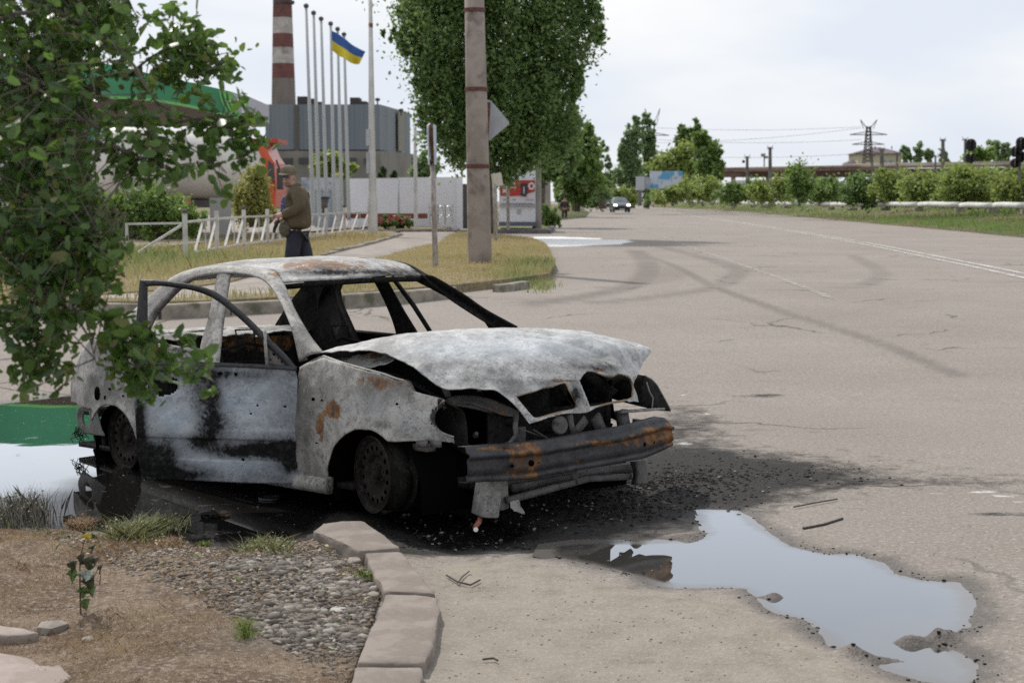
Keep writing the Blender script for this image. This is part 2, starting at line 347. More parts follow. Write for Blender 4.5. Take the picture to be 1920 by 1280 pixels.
def asphalt_mat():
    n = N('worn_asphalt'); a = n.attr('wear'); b = n.attr('wear_shade')
    big = n.noise(.35, 4, .6); mid = n.noise(2.2, 6, .65); fine = n.noise(70, 4, .75); grit = n.voro(90)
    streak = n.noise(1.2, 5, .6, stretch=(.25, 2.2, 1))
    base = n.mix(n.ramp(big, .3, .7), (.218, .189, .163), (.262, .231, .203))
    base = n.mix(n.m('MULTIPLY', n.ramp(streak, .5, .72), .45), base, (.215, .19, .172))
    base = n.mix(n.m('MULTIPLY', n.ramp(mid, .55, .75), .5), base, (.21, .182, .16))
    base = n.mix(n.m('MULTIPLY', n.ramp(n.noise(38, 4, .8), .48, .66), .55), base, (.44, .40, .36))
    base = n.mix(n.m('MULTIPLY', n.ramp(n.noise(52, 3, .7), .54, .66), .7), base, (.13, .112, .10))
    # cracks
    cr = n.voro(.42, 'DISTANCE_TO_EDGE'); 
    x = [q for q in n.t.nodes if q.type == 'TEX_VORONOI'][-1]
    mp = n.n('ShaderNodeVectorMath', operation='ADD'); nn = n.n('ShaderNodeTexNoise'); nn.inputs['Scale'].default_value = 1.6; nn.inputs['Detail'].default_value = 5; n.l(n.co, nn.inputs['Vector'])
    sc_ = n.n('ShaderNodeVectorMath', operation='SCALE'); sc_.inputs['Scale'].default_value = .9; n.l(nn.outputs['Color'], sc_.inputs[0]); n.l(n.co, mp.inputs[0]); n.l(sc_.outputs[0], mp.inputs[1]); n.l(mp.outputs[0], x.inputs['Vector'])
    crm = n.m('MULTIPLY', n.m('SUBTRACT', 1.0, n.ramp(cr, .002, .014)), n.ramp(n.noise(.5, 2, .5), .5, .6))
    base = n.mix(n.m('MULTIPLY', crm, .7), base, (.05, .045, .04))
    sand = n.mix(n.ramp(n.noise(5, 6, .7), .35, .7), (.275, .242, .20), (.21, .182, .15)); sand = n.mix(n.m('MULTIPLY', n.ramp(n.noise(60, 4, .7), .5, .68), .6), sand, (.40, .35, .295)); sand = n.mix(n.m('MULTIPLY', n.ramp(n.noise(26, 4, .7), .6, .72), .6), sand, (.11, .092, .075))
    base = n.mix(a[1], base, sand)
    base = n.mix(n.m('MULTIPLY', b[1], n.ramp(n.noise(5, 5, .75), .1, .55)), base, (.098, .080, .070))
    base = n.mix(n.m('MULTIPLY', n.ramp(n.m('ADD', b[0], n.m('MULTIPLY', n.m('SUBTRACT', n.noise(9, 6, .7), .5), .9)), .35, .75), .9), base, (.8, .8, .78))
    sm = n.ramp(n.m('ADD', a[0], n.m('MULTIPLY', n.m('SUBTRACT', n.noise(5, 7, .8), .5), 2.6)), .25, 1.05)
    sc2 = n.mix(n.ramp(n.noise(40, 4, .7), .45, .7), (.008, .0075, .007), (.035, .032, .03))
    base = n.mix(n.m('MULTIPLY', sm, .93), base, sc2)
    base = n.mix(n.m('MULTIPLY', a[2], .62), base, (.022, .019, .016))
    rough = n.m('SUBTRACT', .9, n.m('MULTIPLY', a[2], .28)); n.b.inputs['Specular IOR Level'].default_value = .3
    h = n.m('ADD', n.m('MULTIPLY', grit, .5), n.m('MULTIPLY', n.noise(45, 5, .7), 1.2)); h = n.m('SUBTRACT', h, n.m('MULTIPLY', crm, 2.0)); h = n.m('ADD', h, n.m('MULTIPLY', n.m('MULTIPLY', sm, n.noise(14, 6, .8)), 5.0))
    n.bump(h, .7, .008)
    return n.done(base, rough)
ASPH = asphalt_mat()
road = link_mesh('road', np.stack([Xg, Yg, Z], -1).reshape(-1, 3), Fq, ASPH, attr={'wear': A1, 'wear_shade': A2}, smooth=True)
tag(road, 'pale cracked asphalt road blackened with soot around the wreck', kind='structure')

def water_mat(name, col, scum, film=False):
    shc = (.03, .027, .025) if film else (.15, .135, .12)
    n = N(name); f = n.ramp(n.noise(3.2, 6, .75, dist=.4), scum, scum + .10)
    sp = n.ramp(n.noise(38, 3, .6), .70, .74)
    c = n.mix(f, col, (.075, .068, .06)); c = n.mix(n.m('MULTIPLY', sp, .8), c, (.3, .3, .29))
    r_ = n.m('ADD', .008, n.m('MULTIPLY', f, .10)); r_ = n.m('ADD', r_, n.m('MULTIPLY', sp, .4))
    sh = n.attr('shore')[0]; sf = n.ramp(n.m('ADD', sh, n.m('MULTIPLY', n.m('SUBTRACT', n.noise(7, 6, .75), .5), 1.1)), .45, .95); r_ = n.m('ADD', r_, n.m('MULTIPLY', sf, .16)); c = n.mix(n.m('MULTIPLY', sf, .8), c, shc)
    bp = n.bump(n.noise(1.6, 3, .5), .008, .05); n.done(c, .8); n.b.inputs['Specular IOR Level'].default_value = 0
    gl = n.n('ShaderNodeBsdfGlossy'); n.put(gl.inputs['Color'], (.93, .95, .97)); n.put(gl.inputs['Roughness'], r_); n.l(bp, gl.inputs['Normal'])
    fr = n.n('ShaderNodeFresnel'); fr.inputs[0].default_value = 1.34; k = n.m('MINIMUM', n.m('MULTIPLY', fr.outputs[0], 2.15), .93); k = n.m('MULTIPLY', k, n.m('SUBTRACT', 1.0, n.m('MULTIPLY', sp, .7)))
    if film:
        sx = n.n('ShaderNodeSeparateXYZ'); n.l(n.co, sx.inputs[0]); w = n.m('ADD', n.m('ADD', sx.outputs[0], n.m('MULTIPLY', sx.outputs[1], -.35)), n.m('MULTIPLY', n.noise(1.5, 5, .6), .8)); k = n.m('MULTIPLY', k, n.m('SUBTRACT', 1.0, n.m('MULTIPLY', n.ramp(w, -5.6, -4.9), .72)))
    k = n.m('MULTIPLY', k, n.m('SUBTRACT', 1.0, n.m('MULTIPLY', sf, .35)))
    ms = n.n('ShaderNodeMixShader'); n.l(k, ms.inputs[0]); n.l(n.b.outputs[0], ms.inputs[1]); n.l(gl.outputs[0], ms.inputs[2]); n.l(ms.outputs[0], n.out.inputs[0])
    return n.mat
W1 = water_mat('sooty_water', (.008, .0075, .007), .60, True); W2 = water_mat('muddy_water', (.055, .052, .047), .66)
def pond(name, poly, z, m, label, grow=.25):
    cx_, cy_ = np.mean(poly, 0); bx = [min(p[0] for p in poly) - grow, max(p[0] for p in poly) + grow]; by = [min(p[1] for p in poly) - grow, max(p[1] for p in poly) + grow]
    V = [(bx[0], by[0], z), (bx[1], by[0], z), (bx[1], by[1], z), (bx[0], by[1], z)]
    # grown outline, so that the sheet slips under its banks
    P = []
    for i, p in enumerate(poly):
        a, b = Vector(poly[i - 1]), Vector(poly[(i + 1) % len(poly)]); t = (b - a).normalized(); nrm = Vector((t.y, -t.x)); q = Vector(p) + nrm * grow
        if inpoly(np.array([q.x]), np.array([q.y]), poly)[0]: q = Vector(p) - nrm * grow
        P.append((q.x, q.y))
    if sum(P[i - 1][0] * P[i][1] - P[i][0] * P[i - 1][1] for i in range(len(P))) < 0: P = P[::-1]
    xs = np.arange(bx[0], bx[1], .07); ys = np.arange(by[0], by[1], .09); X, Y = np.meshgrid(xs, ys); X = X.ravel(); Y = Y.ravel(); k = sdist(X, Y, P) > .03; nb = len(P)
    r_ = delaunay_2d_cdt([Vector(q) for q in P] + [Vector((a, b)) for a, b in zip(X[k], Y[k])], [(i, (i + 1) % nb) for i in range(nb)], [], 1, 1e-4)
    VX = np.array([q.x for q in r_[0]]); VY = np.array([q.y for q in r_[0]]); sh = np.clip(1 - (sdist(VX, VY, poly)) / .14, 0, 1.3)
    return tag(link_mesh(name, [(q.x, q.y, z) for q in r_[0]], [tuple(f) for f in r_[2]], m, attr={'shore': sh}), label, kind='structure')
pond('water', PUD1, WL, W1, 'sooty puddle along the side of the burnt car', .10)
pond('water', PUD2, WL2, W2, 'muddy puddle in front of the burnt car reflecting the sky', .06)

# ---- raised patches (verges, kerbs) 
def patch(name, outline, off, m, step, amp=.02, freq=1.5, skirt=.3, label=None, extra=None, kind='structure', seed=3, attr=None, pts_world=False):
    P = outline if pts_world else [tuple(G(u, v))[:2] for u, v in outline]
    Q = []
    for i in range(len(P)):
        a, b = Vector(P[i]), Vector(P[(i + 1) % len(P)]); n = max(1, int((b - a).length / step))
        for k in range(n): Q.append(a.lerp(b, k / n))
    xs = np.arange(min(p[0] for p in P), max(p[0] for p in P), step); ys = np.arange(min(p[1] for p in P), max(p[1] for p in P), step)
    X, Y = np.meshgrid(xs, ys); X = X.ravel() + np.random.uniform(-.25, .25, X.size) * step; Y = Y.ravel() + np.random.uniform(-.25, .25, Y.size) * step
    k = sdist(X, Y, P) > step * .45; inner = [Vector((x, y)) for x, y in zip(X[k], Y[k])]
    nb = len(Q); vs, es, fs, *_ = delaunay_2d_cdt(Q + inner, [(i, (i + 1) % nb) for i in range(nb)], [], 1, 1e-5)
    VX = np.array([v.x for v in vs]); VY = np.array([v.y for v in vs]); s = np.maximum(sdist(VX, VY, P), 0)
    VZ = gz(VX, VY) + off + amp * fbm(VX, VY, freq, seed) * np.clip(s / .3, 0, 1)
    if extra: VZ = VZ + extra(VX, VY, s)
    V = list(zip(VX, VY, VZ)); F = [tuple(f) for f in fs]
    b = len(V)
    edge = {}
    for f in F:
        for i in range(len(f)):
            e = (f[i], f[(i + 1) % len(f)]); edge[e] = 1
    for e in list(edge):
        if (e[1], e[0]) not in edge:
            V += [(V[e[0]][0], V[e[0]][1], V[e[0]][2] - skirt), (V[e[1]][0], V[e[1]][1], V[e[1]][2] - skirt)]; F.append((e[1], e[0], len(V) - 2, len(V) - 1))
    at_ = {k2: fn(np.array([v[0] for v in V]), np.array([v[1] for v in V])) for k2, fn in attr.items()} if attr else None
    o = link_mesh(name, V, F, m, smooth=True, attr=at_)
    tag(o, label, kind=kind); return o, P
def grass_tint():
    n = N('dry_verge_soil'); a = n.attr('green')
    c = n.mix(n.ramp(n.noise(1.3, 6, .7), .35, .65), (.30, .225, .12), (.19, .15, .085)); c = n.mix(n.ramp(n.noise(14, 5, .7), .45, .68), c, (.37, .30, .17))
    g = n.mix(n.ramp(n.noise(9, 5, .7), .35, .65), (.10, .135, .04), (.17, .18, .07))
    c = n.mix(n.ramp(n.m('ADD', a[0], n.m('MULTIPLY', n.m('SUBTRACT', n.noise(2.2, 5, .7), .5), 1.2)), .3, .8), c, g)
    n.bump(n.noise(30, 5, .8), 1.0, .04); return n.done(c, .95)
VERGE = grass_tint()
n = N('gravelly_soil'); aa = n.attr('gravel')
c = n.mix(n.ramp(n.noise(3.0, 6, .7), .35, .65), (.11, .066, .04), (.27, .195, .13)); c = n.mix(n.ramp(n.noise(45, 4, .7), .48, .62), c, (.36, .29, .225)); c = n.mix(n.ramp(n.noise(24, 5, .75), .54, .66), c, (.05, .036, .027))
c = n.mix(n.m('MULTIPLY', aa[0], .7), c, n.mix(n.ramp(n.noise(40, 4, .7), .4, .6), (.22, .185, .155), (.10, .083, .07)))
c = n.mix(n.m('MULTIPLY', aa[1], .9), c, (.02, .018, .016))
n.bump(n.noise(35, 6, .8), 1.0, .02); SOIL = n.done(c, n.m('SUBTRACT', .95, n.m('MULTIPLY', aa[1], .5)))
KERB = mat('weathered_concrete', (.25, .212, .182), (.18, .15, .128), 7, .9, bump=.8, bscale=70, c3=(.21, .175, .15), s3=14, bdist=.004)
KERB2 = mat('mossy_old_kerb', (.30, .27, .22), (.20, .18, .15), 4, .95, bump=.8, bscale=20, c3=(.11, .11, .07), s3=3, bdist=.02)
PAVE = mat('pale_pavement', (.30, .265, .225), (.235, .205, .18), 2, .92, bump=.3, bscale=50, c3=(.20, .175, .155), s3=.8)

# foreground verge of dry soil, gravel and stones at the left, inside the kerb stones
FV = [(-900, 1000), (-400, 985), (0, 985), (90, 994), (200, 1006), (300, 1020), (400, 1030), (470, 1036), (560, 1020), (600, 1010), (640, 1050), (680, 1065), (712, 1120), (700, 1160), (672, 1235), (655, 1290), (640, 1500), (-900, 1500)]
def soil_attr(x, y):
    s = sdist(x, y, PUD1); g = np.zeros_like(x)
    for u, v, r_ in [(610, 1110, .34), (570, 1160, .33), (640, 1060, .22), (540, 1085, .28), (620, 1200, .26), (480, 1220, .2)]:
        p = G(u, v); g = np.maximum(g, np.exp(-((x - p.x) ** 2 + (y - p.y) ** 2) / r_ ** 2))
    g = np.clip(g * (1.0 + .75 * fbm(x, y, 5, 55)) + .10 * fbm(x, y, 2, 56), 0, 1)
    return np.stack([g, sstep(-.16, -.03, s + .03 * fbm(x, y, 8, 3)), 0 * x], 1)
verge_obj, VP = patch('verge', FV, .0, SOIL, .045, .012, 3.5, .3, 'dry gravelly verge in the near left corner', extra=lambda x, y, s: .02 + .07 * sstep(0, .6, s) + .012 * fbm(x, y, 12, 6) * sstep(0, .1, s) + .03 * fbm(x, y, 1.2, 8) * sstep(.1, .5, s) - .01, attr={'gravel': soil_attr})
from mathutils.bvhtree import BVHTree
def bvh(o):
    return BVHTree.FromPolygons([tuple(v.co) for v in o.data.vertices], [tuple(p.vertices) for p in o.data.polygons])
VB = bvh(verge_obj)
def vz(x, y):
    h = VB.ray_cast(Vector((x, y, 3)), Vector((0, 0, -1)))[0]; return h.z if h else float(gz(x, y))

# foreground kerb stones, each a stone of its own
def kerb_stone(top, base_drop, h, label, seed, tilt=0):
    """top: outline of the top face as image points (taken at height h)"""
    P = pl(top, h); c = np.mean(P, 0); bm_ = bmesh.new()
    vs = [bm_.verts.new((p[0], p[1], h + tilt * (p[0] - c[0]))) for p in P]; f = bm_.faces.new(vs)
    if f.normal.z < 0: f.normal_flip()
    r_ = bmesh.ops.extrude_face_region(bm_, geom=[f]); nv = [e for e in r_['geom'] if isinstance(e, bmesh.types.BMVert)]
    for v in nv: v.co.z = h - base_drop; v.co.x = c[0] + (v.co.x - c[0]) * 1.03; v.co.y = c[1] + (v.co.y - c[1]) * 1.03
    bmesh.ops.recalc_face_normals(bm_, faces=bm_.faces)
    bmesh.ops.bevel(bm_, geom=[e for e in bm_.edges], offset=.014, segments=2, affect='EDGES', profile=.6)
    bmesh.ops.triangulate(bm_, faces=bm_.faces); 
    for it in range(6):
        es = [e for e in bm_.edges if e.calc_length() > .03]
        if not es: break
        bmesh.ops.subdivide_edges(bm_, edges=es, cuts=1); bmesh.ops.triangulate(bm_, faces=[q for q in bm_.faces if len(q.verts) > 3])
    bm_.normal_update()
    for v in bm_.verts:
        d = mnoise.noise(Vector(v.co) * 9 + Vector((seed, 0, 0))) * .005 + mnoise.noise(Vector(v.co) * 60) * .0012
        side = abs(v.normal.z) < .6; v.co += v.normal * (d * (2.4 if side else .6))
    bmesh.ops.translate(bm_, verts=bm_.verts, vec=(-c[0], -c[1], 0))
    me = bpy.data.meshes.new('kerb_stone'); bm_.to_mesh(me); bm_.free(); me.materials.append(KERB)
    me.polygons.foreach_set('use_smooth', np.ones(len(me.polygons), dtype=bool))
    o = bpy.data.objects.new('kerb_stone', me); COL.objects.link(o); o.location = (c[0], c[1], 0)
    return tag(o, label, 'kerb stone', 'kerb stones edging the near verge')
kerb_stone([(588, 992), (606, 979), (640, 975), (681, 976), (712, 997), (750, 1029), (672, 1033), (640, 1014)], .22, .045, 'broken end kerb stone beside the black puddle, farthest of the row', 1, .03)
kerb_stone([(683, 1035), (752, 1033), (785, 1072), (818, 1112), (780, 1109), (722, 1107), (700, 1072)], .22, .05, 'kerb stone between the broken end one and the long straight one', 2)
kerb_stone([(722, 1112), (780, 1113), (820, 1119), (825, 1145), (812, 1200), (797, 1241), (735, 1241), (668, 1240), (690, 1190), (708, 1150)], .24, .05, 'long straight kerb stone with a worn right edge, third from the puddle', 3)
kerb_stone([(664, 1248), (730, 1249), (792, 1248), (790, 1290), (770, 1400), (640, 1400)], .24, .048, 'kerb stone nearest the camera, cut off by the bottom of the view', 4)
# ================================================================== THE BURNT CAR
# car frame: x towards its front (0 = front axle), r towards its right-hand side, z up from the ground under the front axle
CYAW = -.818156; cc, cs = math.cos(CYAW), math.sin(CYAW)
fx_ = Vector((cc, cs, .0392)).normalized(); rt_ = Vector((cs, -cc, .0212)); rt_ = (rt_ - fx_ * rt_.dot(fx_)).normalized(); up_ = fx_.cross(-rt_)
CARM = Matrix(((fx_.x, -rt_.x, up_.x, -.1358), (fx_.y, -rt_.y, up_.y, 8.3001), (fx_.z, -rt_.z, up_.z, 0), (0, 0, 0, 1))); CARI = CARM.inverted()
def S(u, v, r=None, x=None, z=None, fx=None, fr=None):
    """the point of the car seen at (u, v) on the plane r=..., x=... or z=..., or on the surface x=fx(r, z) / r=fr(x, z)"""
    o = CARI @ Vector((0, 0, CAMH)); d = CARI.to_3x3() @ ray(u, v)
    if fx or fr:
        q = Vector((.6, 0, .5)) if fx else Vector((0, .75, .5))
        for i in range(12): 
            if fx: q = Vector(S(u, v, x=fx(q.y, q.z)))
            else: q = Vector(S(u, v, r=fr(q.x, q.z)))
        return tuple(q)
    k, val = (1, -r) if r is not None else ((0, x) if x is not None else (2, z))
    t = (val - o[k]) / d[k]; p = o + d * t; return (p.x, -p.y, p.z)
def car_px(P):
    """image position of car-frame points"""
    P = npv(P); W = np.stack([P[:, 0], -P[:, 1], P[:, 2]], 1) @ np.array(CARM.to_3x3()).T + np.array(CARM.translation)
    return proj_px(W)
def proj_px(W):
    W = npv(W); y = W[:, 1]; z = W[:, 2] - CAMH; c, s = math.cos(PITCH), math.sin(PITCH); d = y * c - z * s
    return 960 + FPX * W[:, 0] / d, 640 - FPX * (y * s + z * c) / d
def burnt(name, light, mid, seed, soot=0.0, rust=0.0, metal=.0, rough=.62, spec=.35):
    n = N(name); a = n.attr('mask'); off = (seed * 3.1, seed * 1.7, 0)
    mp = n.n('ShaderNodeMapping'); mp.inputs['Location'].default_value = off; n.l(n.co, mp.inputs[0]); n.co = mp.outputs[0]
    c = n.mix(n.ramp(n.noise(5, 7, .72, dist=.6), .38, .62), light, mid)
    c = n.mix(n.ramp(n.noise(2.4, 5, .6), .5, .66), c, tuple(x * .62 for x in mid))
    c = n.mix(n.m('MULTIPLY', n.ramp(n.noise(26, 6, .8), .50, .64), .75), c, tuple(x * .42 for x in mid))
    c = n.mix(n.m('MULTIPLY', n.ramp(n.noise(70, 4, .75), .58, .68), .6), c, tuple(min(.9, x * 1.35) for x in light))
    edge = n.m('SUBTRACT', 1.0, n.ramp(n.m('ABSOLUTE', n.m('SUBTRACT', n.noise(7, 6, .7, dist=1.0), .52)), .0, .018))
    c = n.mix(n.m('MULTIPLY', edge, .5), c, (.07, .065, .06))
    c = n.mix(a[2], c, n.mix(n.ramp(n.noise(12, 5, .7), .4, .6), (.52, .56, .60), (.36, .42, .48)))
    rf = n.ramp(n.m('ADD', n.m('ADD', a[1], rust), n.m('MULTIPLY', n.m('SUBTRACT', n.noise(11, 7, .75, dist=.4), .5), 1.7)), .42, .62)
    rc = n.mix(n.ramp(n.noise(22, 5, .7), .4, .62), (.13, .06, .025), (.24, .12, .045)); rc = n.mix(n.ramp(n.noise(9, 4, .6), .5, .6), rc, (.075, .052, .04))
    c = n.mix(rf, c, rc)
    hf = n.m('MULTIPLY', n.m('SUBTRACT', n.noise(45, 5, .8), .5), 1.3); c = n.mix(n.m('MULTIPLY', n.ramp(n.m('ADD', a[0], n.m('MULTIPLY', n.m('SUBTRACT', n.noise(4, 6, .7), .5), .5)), .02, .55), .62), c, tuple(x * .28 for x in mid))
    sf = n.ramp(n.m('ADD', hf, n.m('ADD', n.m('ADD', a[0], soot), n.m('MULTIPLY', n.m('SUBTRACT', n.noise(7, 7, .78, dist=.8), .5), 1.9))), .38, .95)
    c = n.mix(n.m('MULTIPLY', sf, .965), c, n.mix(n.ramp(n.noise(35, 4, .7), .45, .7), (.006, .006, .006), (.028, .025, .023)))
    vo = n.n('ShaderNodeTexVoronoi', feature='DISTANCE_TO_EDGE'); vo.inputs['Scale'].default_value = 11
    wv = n.n('ShaderNodeVectorMath', operation='ADD'); w2 = n.n('ShaderNodeTexNoise'); w2.inputs['Scale'].default_value = 14; w2.inputs['Detail'].default_value = 5; n.l(n.co, w2.inputs['Vector']); w3 = n.n('ShaderNodeVectorMath', operation='SCALE'); w3.inputs['Scale'].default_value = .16; n.l(w2.outputs['Color'], w3.inputs[0]); n.l(n.co, wv.inputs[0]); n.l(w3.outputs[0], wv.inputs[1]); n.l(wv.outputs[0], vo.inputs['Vector'])
    vl = n.m('MULTIPLY', n.m('SUBTRACT', 1.0, n.ramp(vo.outputs[0], .0, .035)), n.ramp(n.noise(3.5, 4, .6), .48, .62)); c = n.mix(n.m('MULTIPLY', vl, .55), c, tuple(x * .35 for x in mid))
    # pin-prick burn spots
    sp = n.n('ShaderNodeTexVoronoi'); sp.inputs['Scale'].default_value = 26; n.l(n.co, sp.inputs['Vector'])
    c = n.mix(n.m('MULTIPLY', n.m('SUBTRACT', 1.0, n.ramp(sp.outputs[0], .06, .12)), .8), c, (.04, .037, .033))
    n.l(n.m('SUBTRACT', spec, n.m('MULTIPLY', sf, spec * .85)), n.b.inputs['Specular IOR Level'])
    h = n.m('ADD', n.noise(30, 6, .75), n.m('MULTIPLY', n.noise(6, 4, .6), 1.5)); n.bump(h, .5, .009)
    return n.done(c, n.m('ADD', rough - .12, n.m('MULTIPLY', n.noise(12, 4), .3)), metal)
PAINT = burnt('burnt_grey_paint', (.43, .41, .38), (.26, .246, .225), 0)
HOODM = burnt('burnt_bonnet_paint', (.50, .495, .485), (.31, .305, .295), 2)
DOORM = burnt('burnt_door_paint', (.35, .37, .40), (.22, .235, .255), 4)
CHAR = burnt('charred_metal', (.022, .020, .019), (.012, .011, .010), 6, soot=.45, rust=-.2, rough=.8, spec=.12)
RUST = burnt('rusty_steel', (.16, .15, .145), (.09, .085, .085), 8, rust=.28, rough=.6)
RIMM = burnt('tan_rusted_edge', (.34, .26, .16), (.22, .15, .09), 21, rust=.12)
BEAMM = burnt('heat_tinted_beam_steel', (.065, .065, .07), (.038, .037, .04), 9, rust=-.1, rough=.45, metal=.35)
FRAMEM = burnt('black_window_frame', (.045, .045, .05), (.025, .025, .028), 11, rough=.5)
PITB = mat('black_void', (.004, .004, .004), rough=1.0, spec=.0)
WHEELM = burnt('burnt_wheel_steel', (.026, .021, .018), (.016, .013, .011), 13, rust=.0, rough=.8, spec=.12)
PALER = burnt('ash_covered_steel', (.36, .35, .33), (.24, .23, .215), 15, rust=.05)

car = thing('burnt_car', 'burnt-out grey sedan with an open front door and buckled bonnet in the puddle', 'car', mat=CARM)
SOOT_PX = [(700, 700, 60, 18, .0)]
def masks(P, blobs):
    u, v = car_px(P); A = np.zeros((len(u), 3))
    for ch, cu, cv, ru, rv, k in blobs: A[:, ch] += k * np.exp(-((u - cu) / ru) ** 2 - ((v - cv) / rv) ** 2)
    return np.clip(A, -1, 1.5)
def cl(P): P = npv(P); return np.stack([P[:, 0], -P[:, 1], P[:, 2]], 1)
def dent(P, amp, sc, seed=0):
    P = npv(P).copy()
    for i, p in enumerate(P):
        q = Vector(p) * sc + Vector((seed, seed * 2, 0)); P[i] += np.array((mnoise.noise(q), mnoise.noise(q + Vector((31, 0, 0))), mnoise.noise(q + Vector((0, 47, 0))))) * amp
    return P
def cpart(name, P, F, m, blobs=(), parent=None, solid=.006, label=None, **k):
    o = link_mesh(name, cl(P), F if isinstance(F, np.ndarray) else [tuple(f) for f in F], m, parent or car, local=True, smooth=True, attr={'mask': masks(P, blobs)}, solid=solid, **k)
    if label: o['label'] = label
    return o
def merge(*parts):
    V = []; F = []; b = 0
    for P, f in parts:
        P = npv(P); V.append(P); F += [tuple(int(i) + b for i in q) for q in f]; b += len(P)
    return np.vstack(V), F
def mir(P): P = npv(P).copy(); P[:, 0] += .05; P[:, 1] *= -.97; P[:, 2] += .035 * np.clip(P[:, 2] / .8, 0, 1); return P
def cb(mb): return npv(mb.v), mb.f       # an MB authored in (x, r, z)

# --- side panels
def rprof(z): return -.055 * np.clip((z - .42) / .35, 0, 2) ** 2 - .035 * np.clip((.42 - z) / .35, 0, 2) ** 2
def rx(x): return .80 - .20 * sstep(.08, .48, x) ** 1.4 - .15 * sstep(-2.85, -3.5, x) ** 1.3 if np.isscalar(x) else .80 - .20 * sstep(.08, .48, x) ** 1.4 - .15 * (sstep(2.85, 3.5, -x)) ** 1.3
def fr_side(x, z): x = float(x); return .80 - .20 * float(sstep(.08, .48, x)) ** 1.4 - .15 * float(sstep(2.85, 3.5, -x)) ** 1.3 + float(rprof(z))
ARF = (-.02, .075, .355); ARR = (-2.635, .08, .325)
def interp(pts, x): p = sorted(pts); return np.interp(x, [a for a, b in p], [b for a, b in p])
def panel(xs, ztop, zbot, nz=26, arch=None, flare=.014):
    xs = np.asarray(xs); zt = ztop(xs); zb = zbot(xs); P = []
    for i, x in enumerate(xs):
        z = zb[i] + (zt[i] - zb[i]) * np.linspace(0, 1, nz); r = fr_side(x, .42) + rprof(z)
        if arch: d = np.hypot(x - arch[0], z - arch[1]) - arch[2]; r = r + flare * np.exp(-(d / .03) ** 2)
        P += list(zip([x] * nz, r, z))
    idx = np.arange(len(xs) * nz).reshape(len(xs), nz)
    return np.array(P), np.stack([idx[:-1, :-1], idx[1:, :-1], idx[1:, 1:], idx[:-1, 1:]], -1).reshape(-1, 4)
def archz(x, A, lo): 
    t = A[2] ** 2 - (x - A[0]) ** 2; return np.where(t > 0, np.maximum(lo, A[1] + np.sqrt(np.maximum(t, 0))), lo)
def arch_xs(x0, x1, A, step=.014):
    xs = list(np.arange(x0, x1, step)) + [x1]
    for s in (-1, 1): xs += [A[0] + s * A[2] * math.cos(t) for t in np.linspace(0, .5, 12)] + [A[0] + s * (A[2] + .0006)]
    return np.array(sorted(x for x in set(xs) if x0 <= x <= x1))
FT = [S(u, v, fr=fr_side) for u, v in [(561, 689), (583, 677), (604, 668), (640, 681), (677, 691), (718, 702), (759, 715), (800, 732), (829, 748), (817, 758), (812, 768)]]
FE = [S(u, v, fr=fr_side) for u, v in [(812, 768), (809, 784), (821, 807), (836, 815), (850, 820), (851, 828)]]
ftop = sorted([(p[0], p[2]) for p in FT[:9]]); xfe = ftop[-1][0]
fe = [(max(p[0], xfe + .002 + .004 * i), p[2]) for i, p in enumerate(FE[1:])]
FTOP = ftop + fe; XF0, XF1 = ftop[0][0], fe[-1][0]
def fbot(x): 
    z = archz(x, ARF, .075); return np.where(x > ARF[0] + .15, np.maximum(z, .382), z)
fxs = np.array(sorted(set(list(arch_xs(XF0, XF1, ARF)) + list(np.linspace(xfe - .01, XF1, 24)))))
def fender(right=True):
    ftp = lambda x: interp(FTOP, x)
    P, F = panel(fxs, ftp, lambda x: np.minimum(fbot(x), ftp(x) - .006), 40, ARF)
    lip = []; n_ = len(fxs)
    nl_ = int((fxs < xfe).sum()); top = P.reshape(n_, 40, 3)[:nl_, -1]; n_ = nl_; lp = np.stack([top, top + [0, -.012, .004], top + [-.0, -.04, -.004], top + [0, -.05, -.03]], 1).reshape(-1, 3)
    idx = np.arange(n_ * 4).reshape(n_, 4); Fl = np.stack([idx[:-1, :-1], idx[1:, :-1], idx[1:, 1:], idx[:-1, 1:]], -1).reshape(-1, 4)
    P = dent(dent(P, .010, 5, 3), .004, 16, 5)
    u_, v_ = car_px(P); fu = u_[F].mean(1); fv = v_[F].mean(1)
    F = F[~inpoly(fu, fv, [(833, 752), (814, 766), (807, 776), (806, 788), (812, 798), (823, 809), (838, 815), (853, 818), (880, 800), (880, 740), (836, 744)])]
    return merge((P, F), (lp, Fl))
FB = [(0, 700, 795, 40, 10, .2), (0, 640, 720, 30, 12, .15), (0, 790, 805, 30, 14, .2), (0, 560, 760, 7, 60, .45), (1, 612, 720, 30, 20, .2), (1, 640, 800, 14, 20, .3), (1, 628, 766, 16, 18, 1.1), (1, 600, 800, 14, 30, .7), (1, 740, 722, 60, 14, .55), (1, 585, 870, 20, 40, .35), (1, 700, 712, 40, 8, .4), (0, 600, 940, 25, 50, .8), (0, 575, 820, 8, 60, .35), (0, 850, 822, 8, 8, .4), (0, 590, 830, 14, 60, .25), (2, 780, 790, 40, 30, .25), (2, 700, 760, 60, 30, .18), (0, 714, 795, 14, 8, .25)]
P, F = fender(); lipc = crom([S(u, v, fr=fr_side) for u, v in [(833, 750), (815, 765), (808, 777), (807, 788), (813, 798), (824, 808), (838, 815), (851, 819)]], 40); fen = cpart('front_fender', P, F, PAINT, FB, label='ash grey front fender with brown rust patches')
cpart('fender_lip', *cb(MB().tube([tuple(p) for p in lipc], .0055, 6)), PALER, (), parent=fen, solid=0)
P2 = mir(P); P2[:, 0] -= .05; P2[:, 2] -= .01 ; cpart('front_fender', dent(P2, .02, 3, 9), F, CHAR, label='charred front fender on the far side')

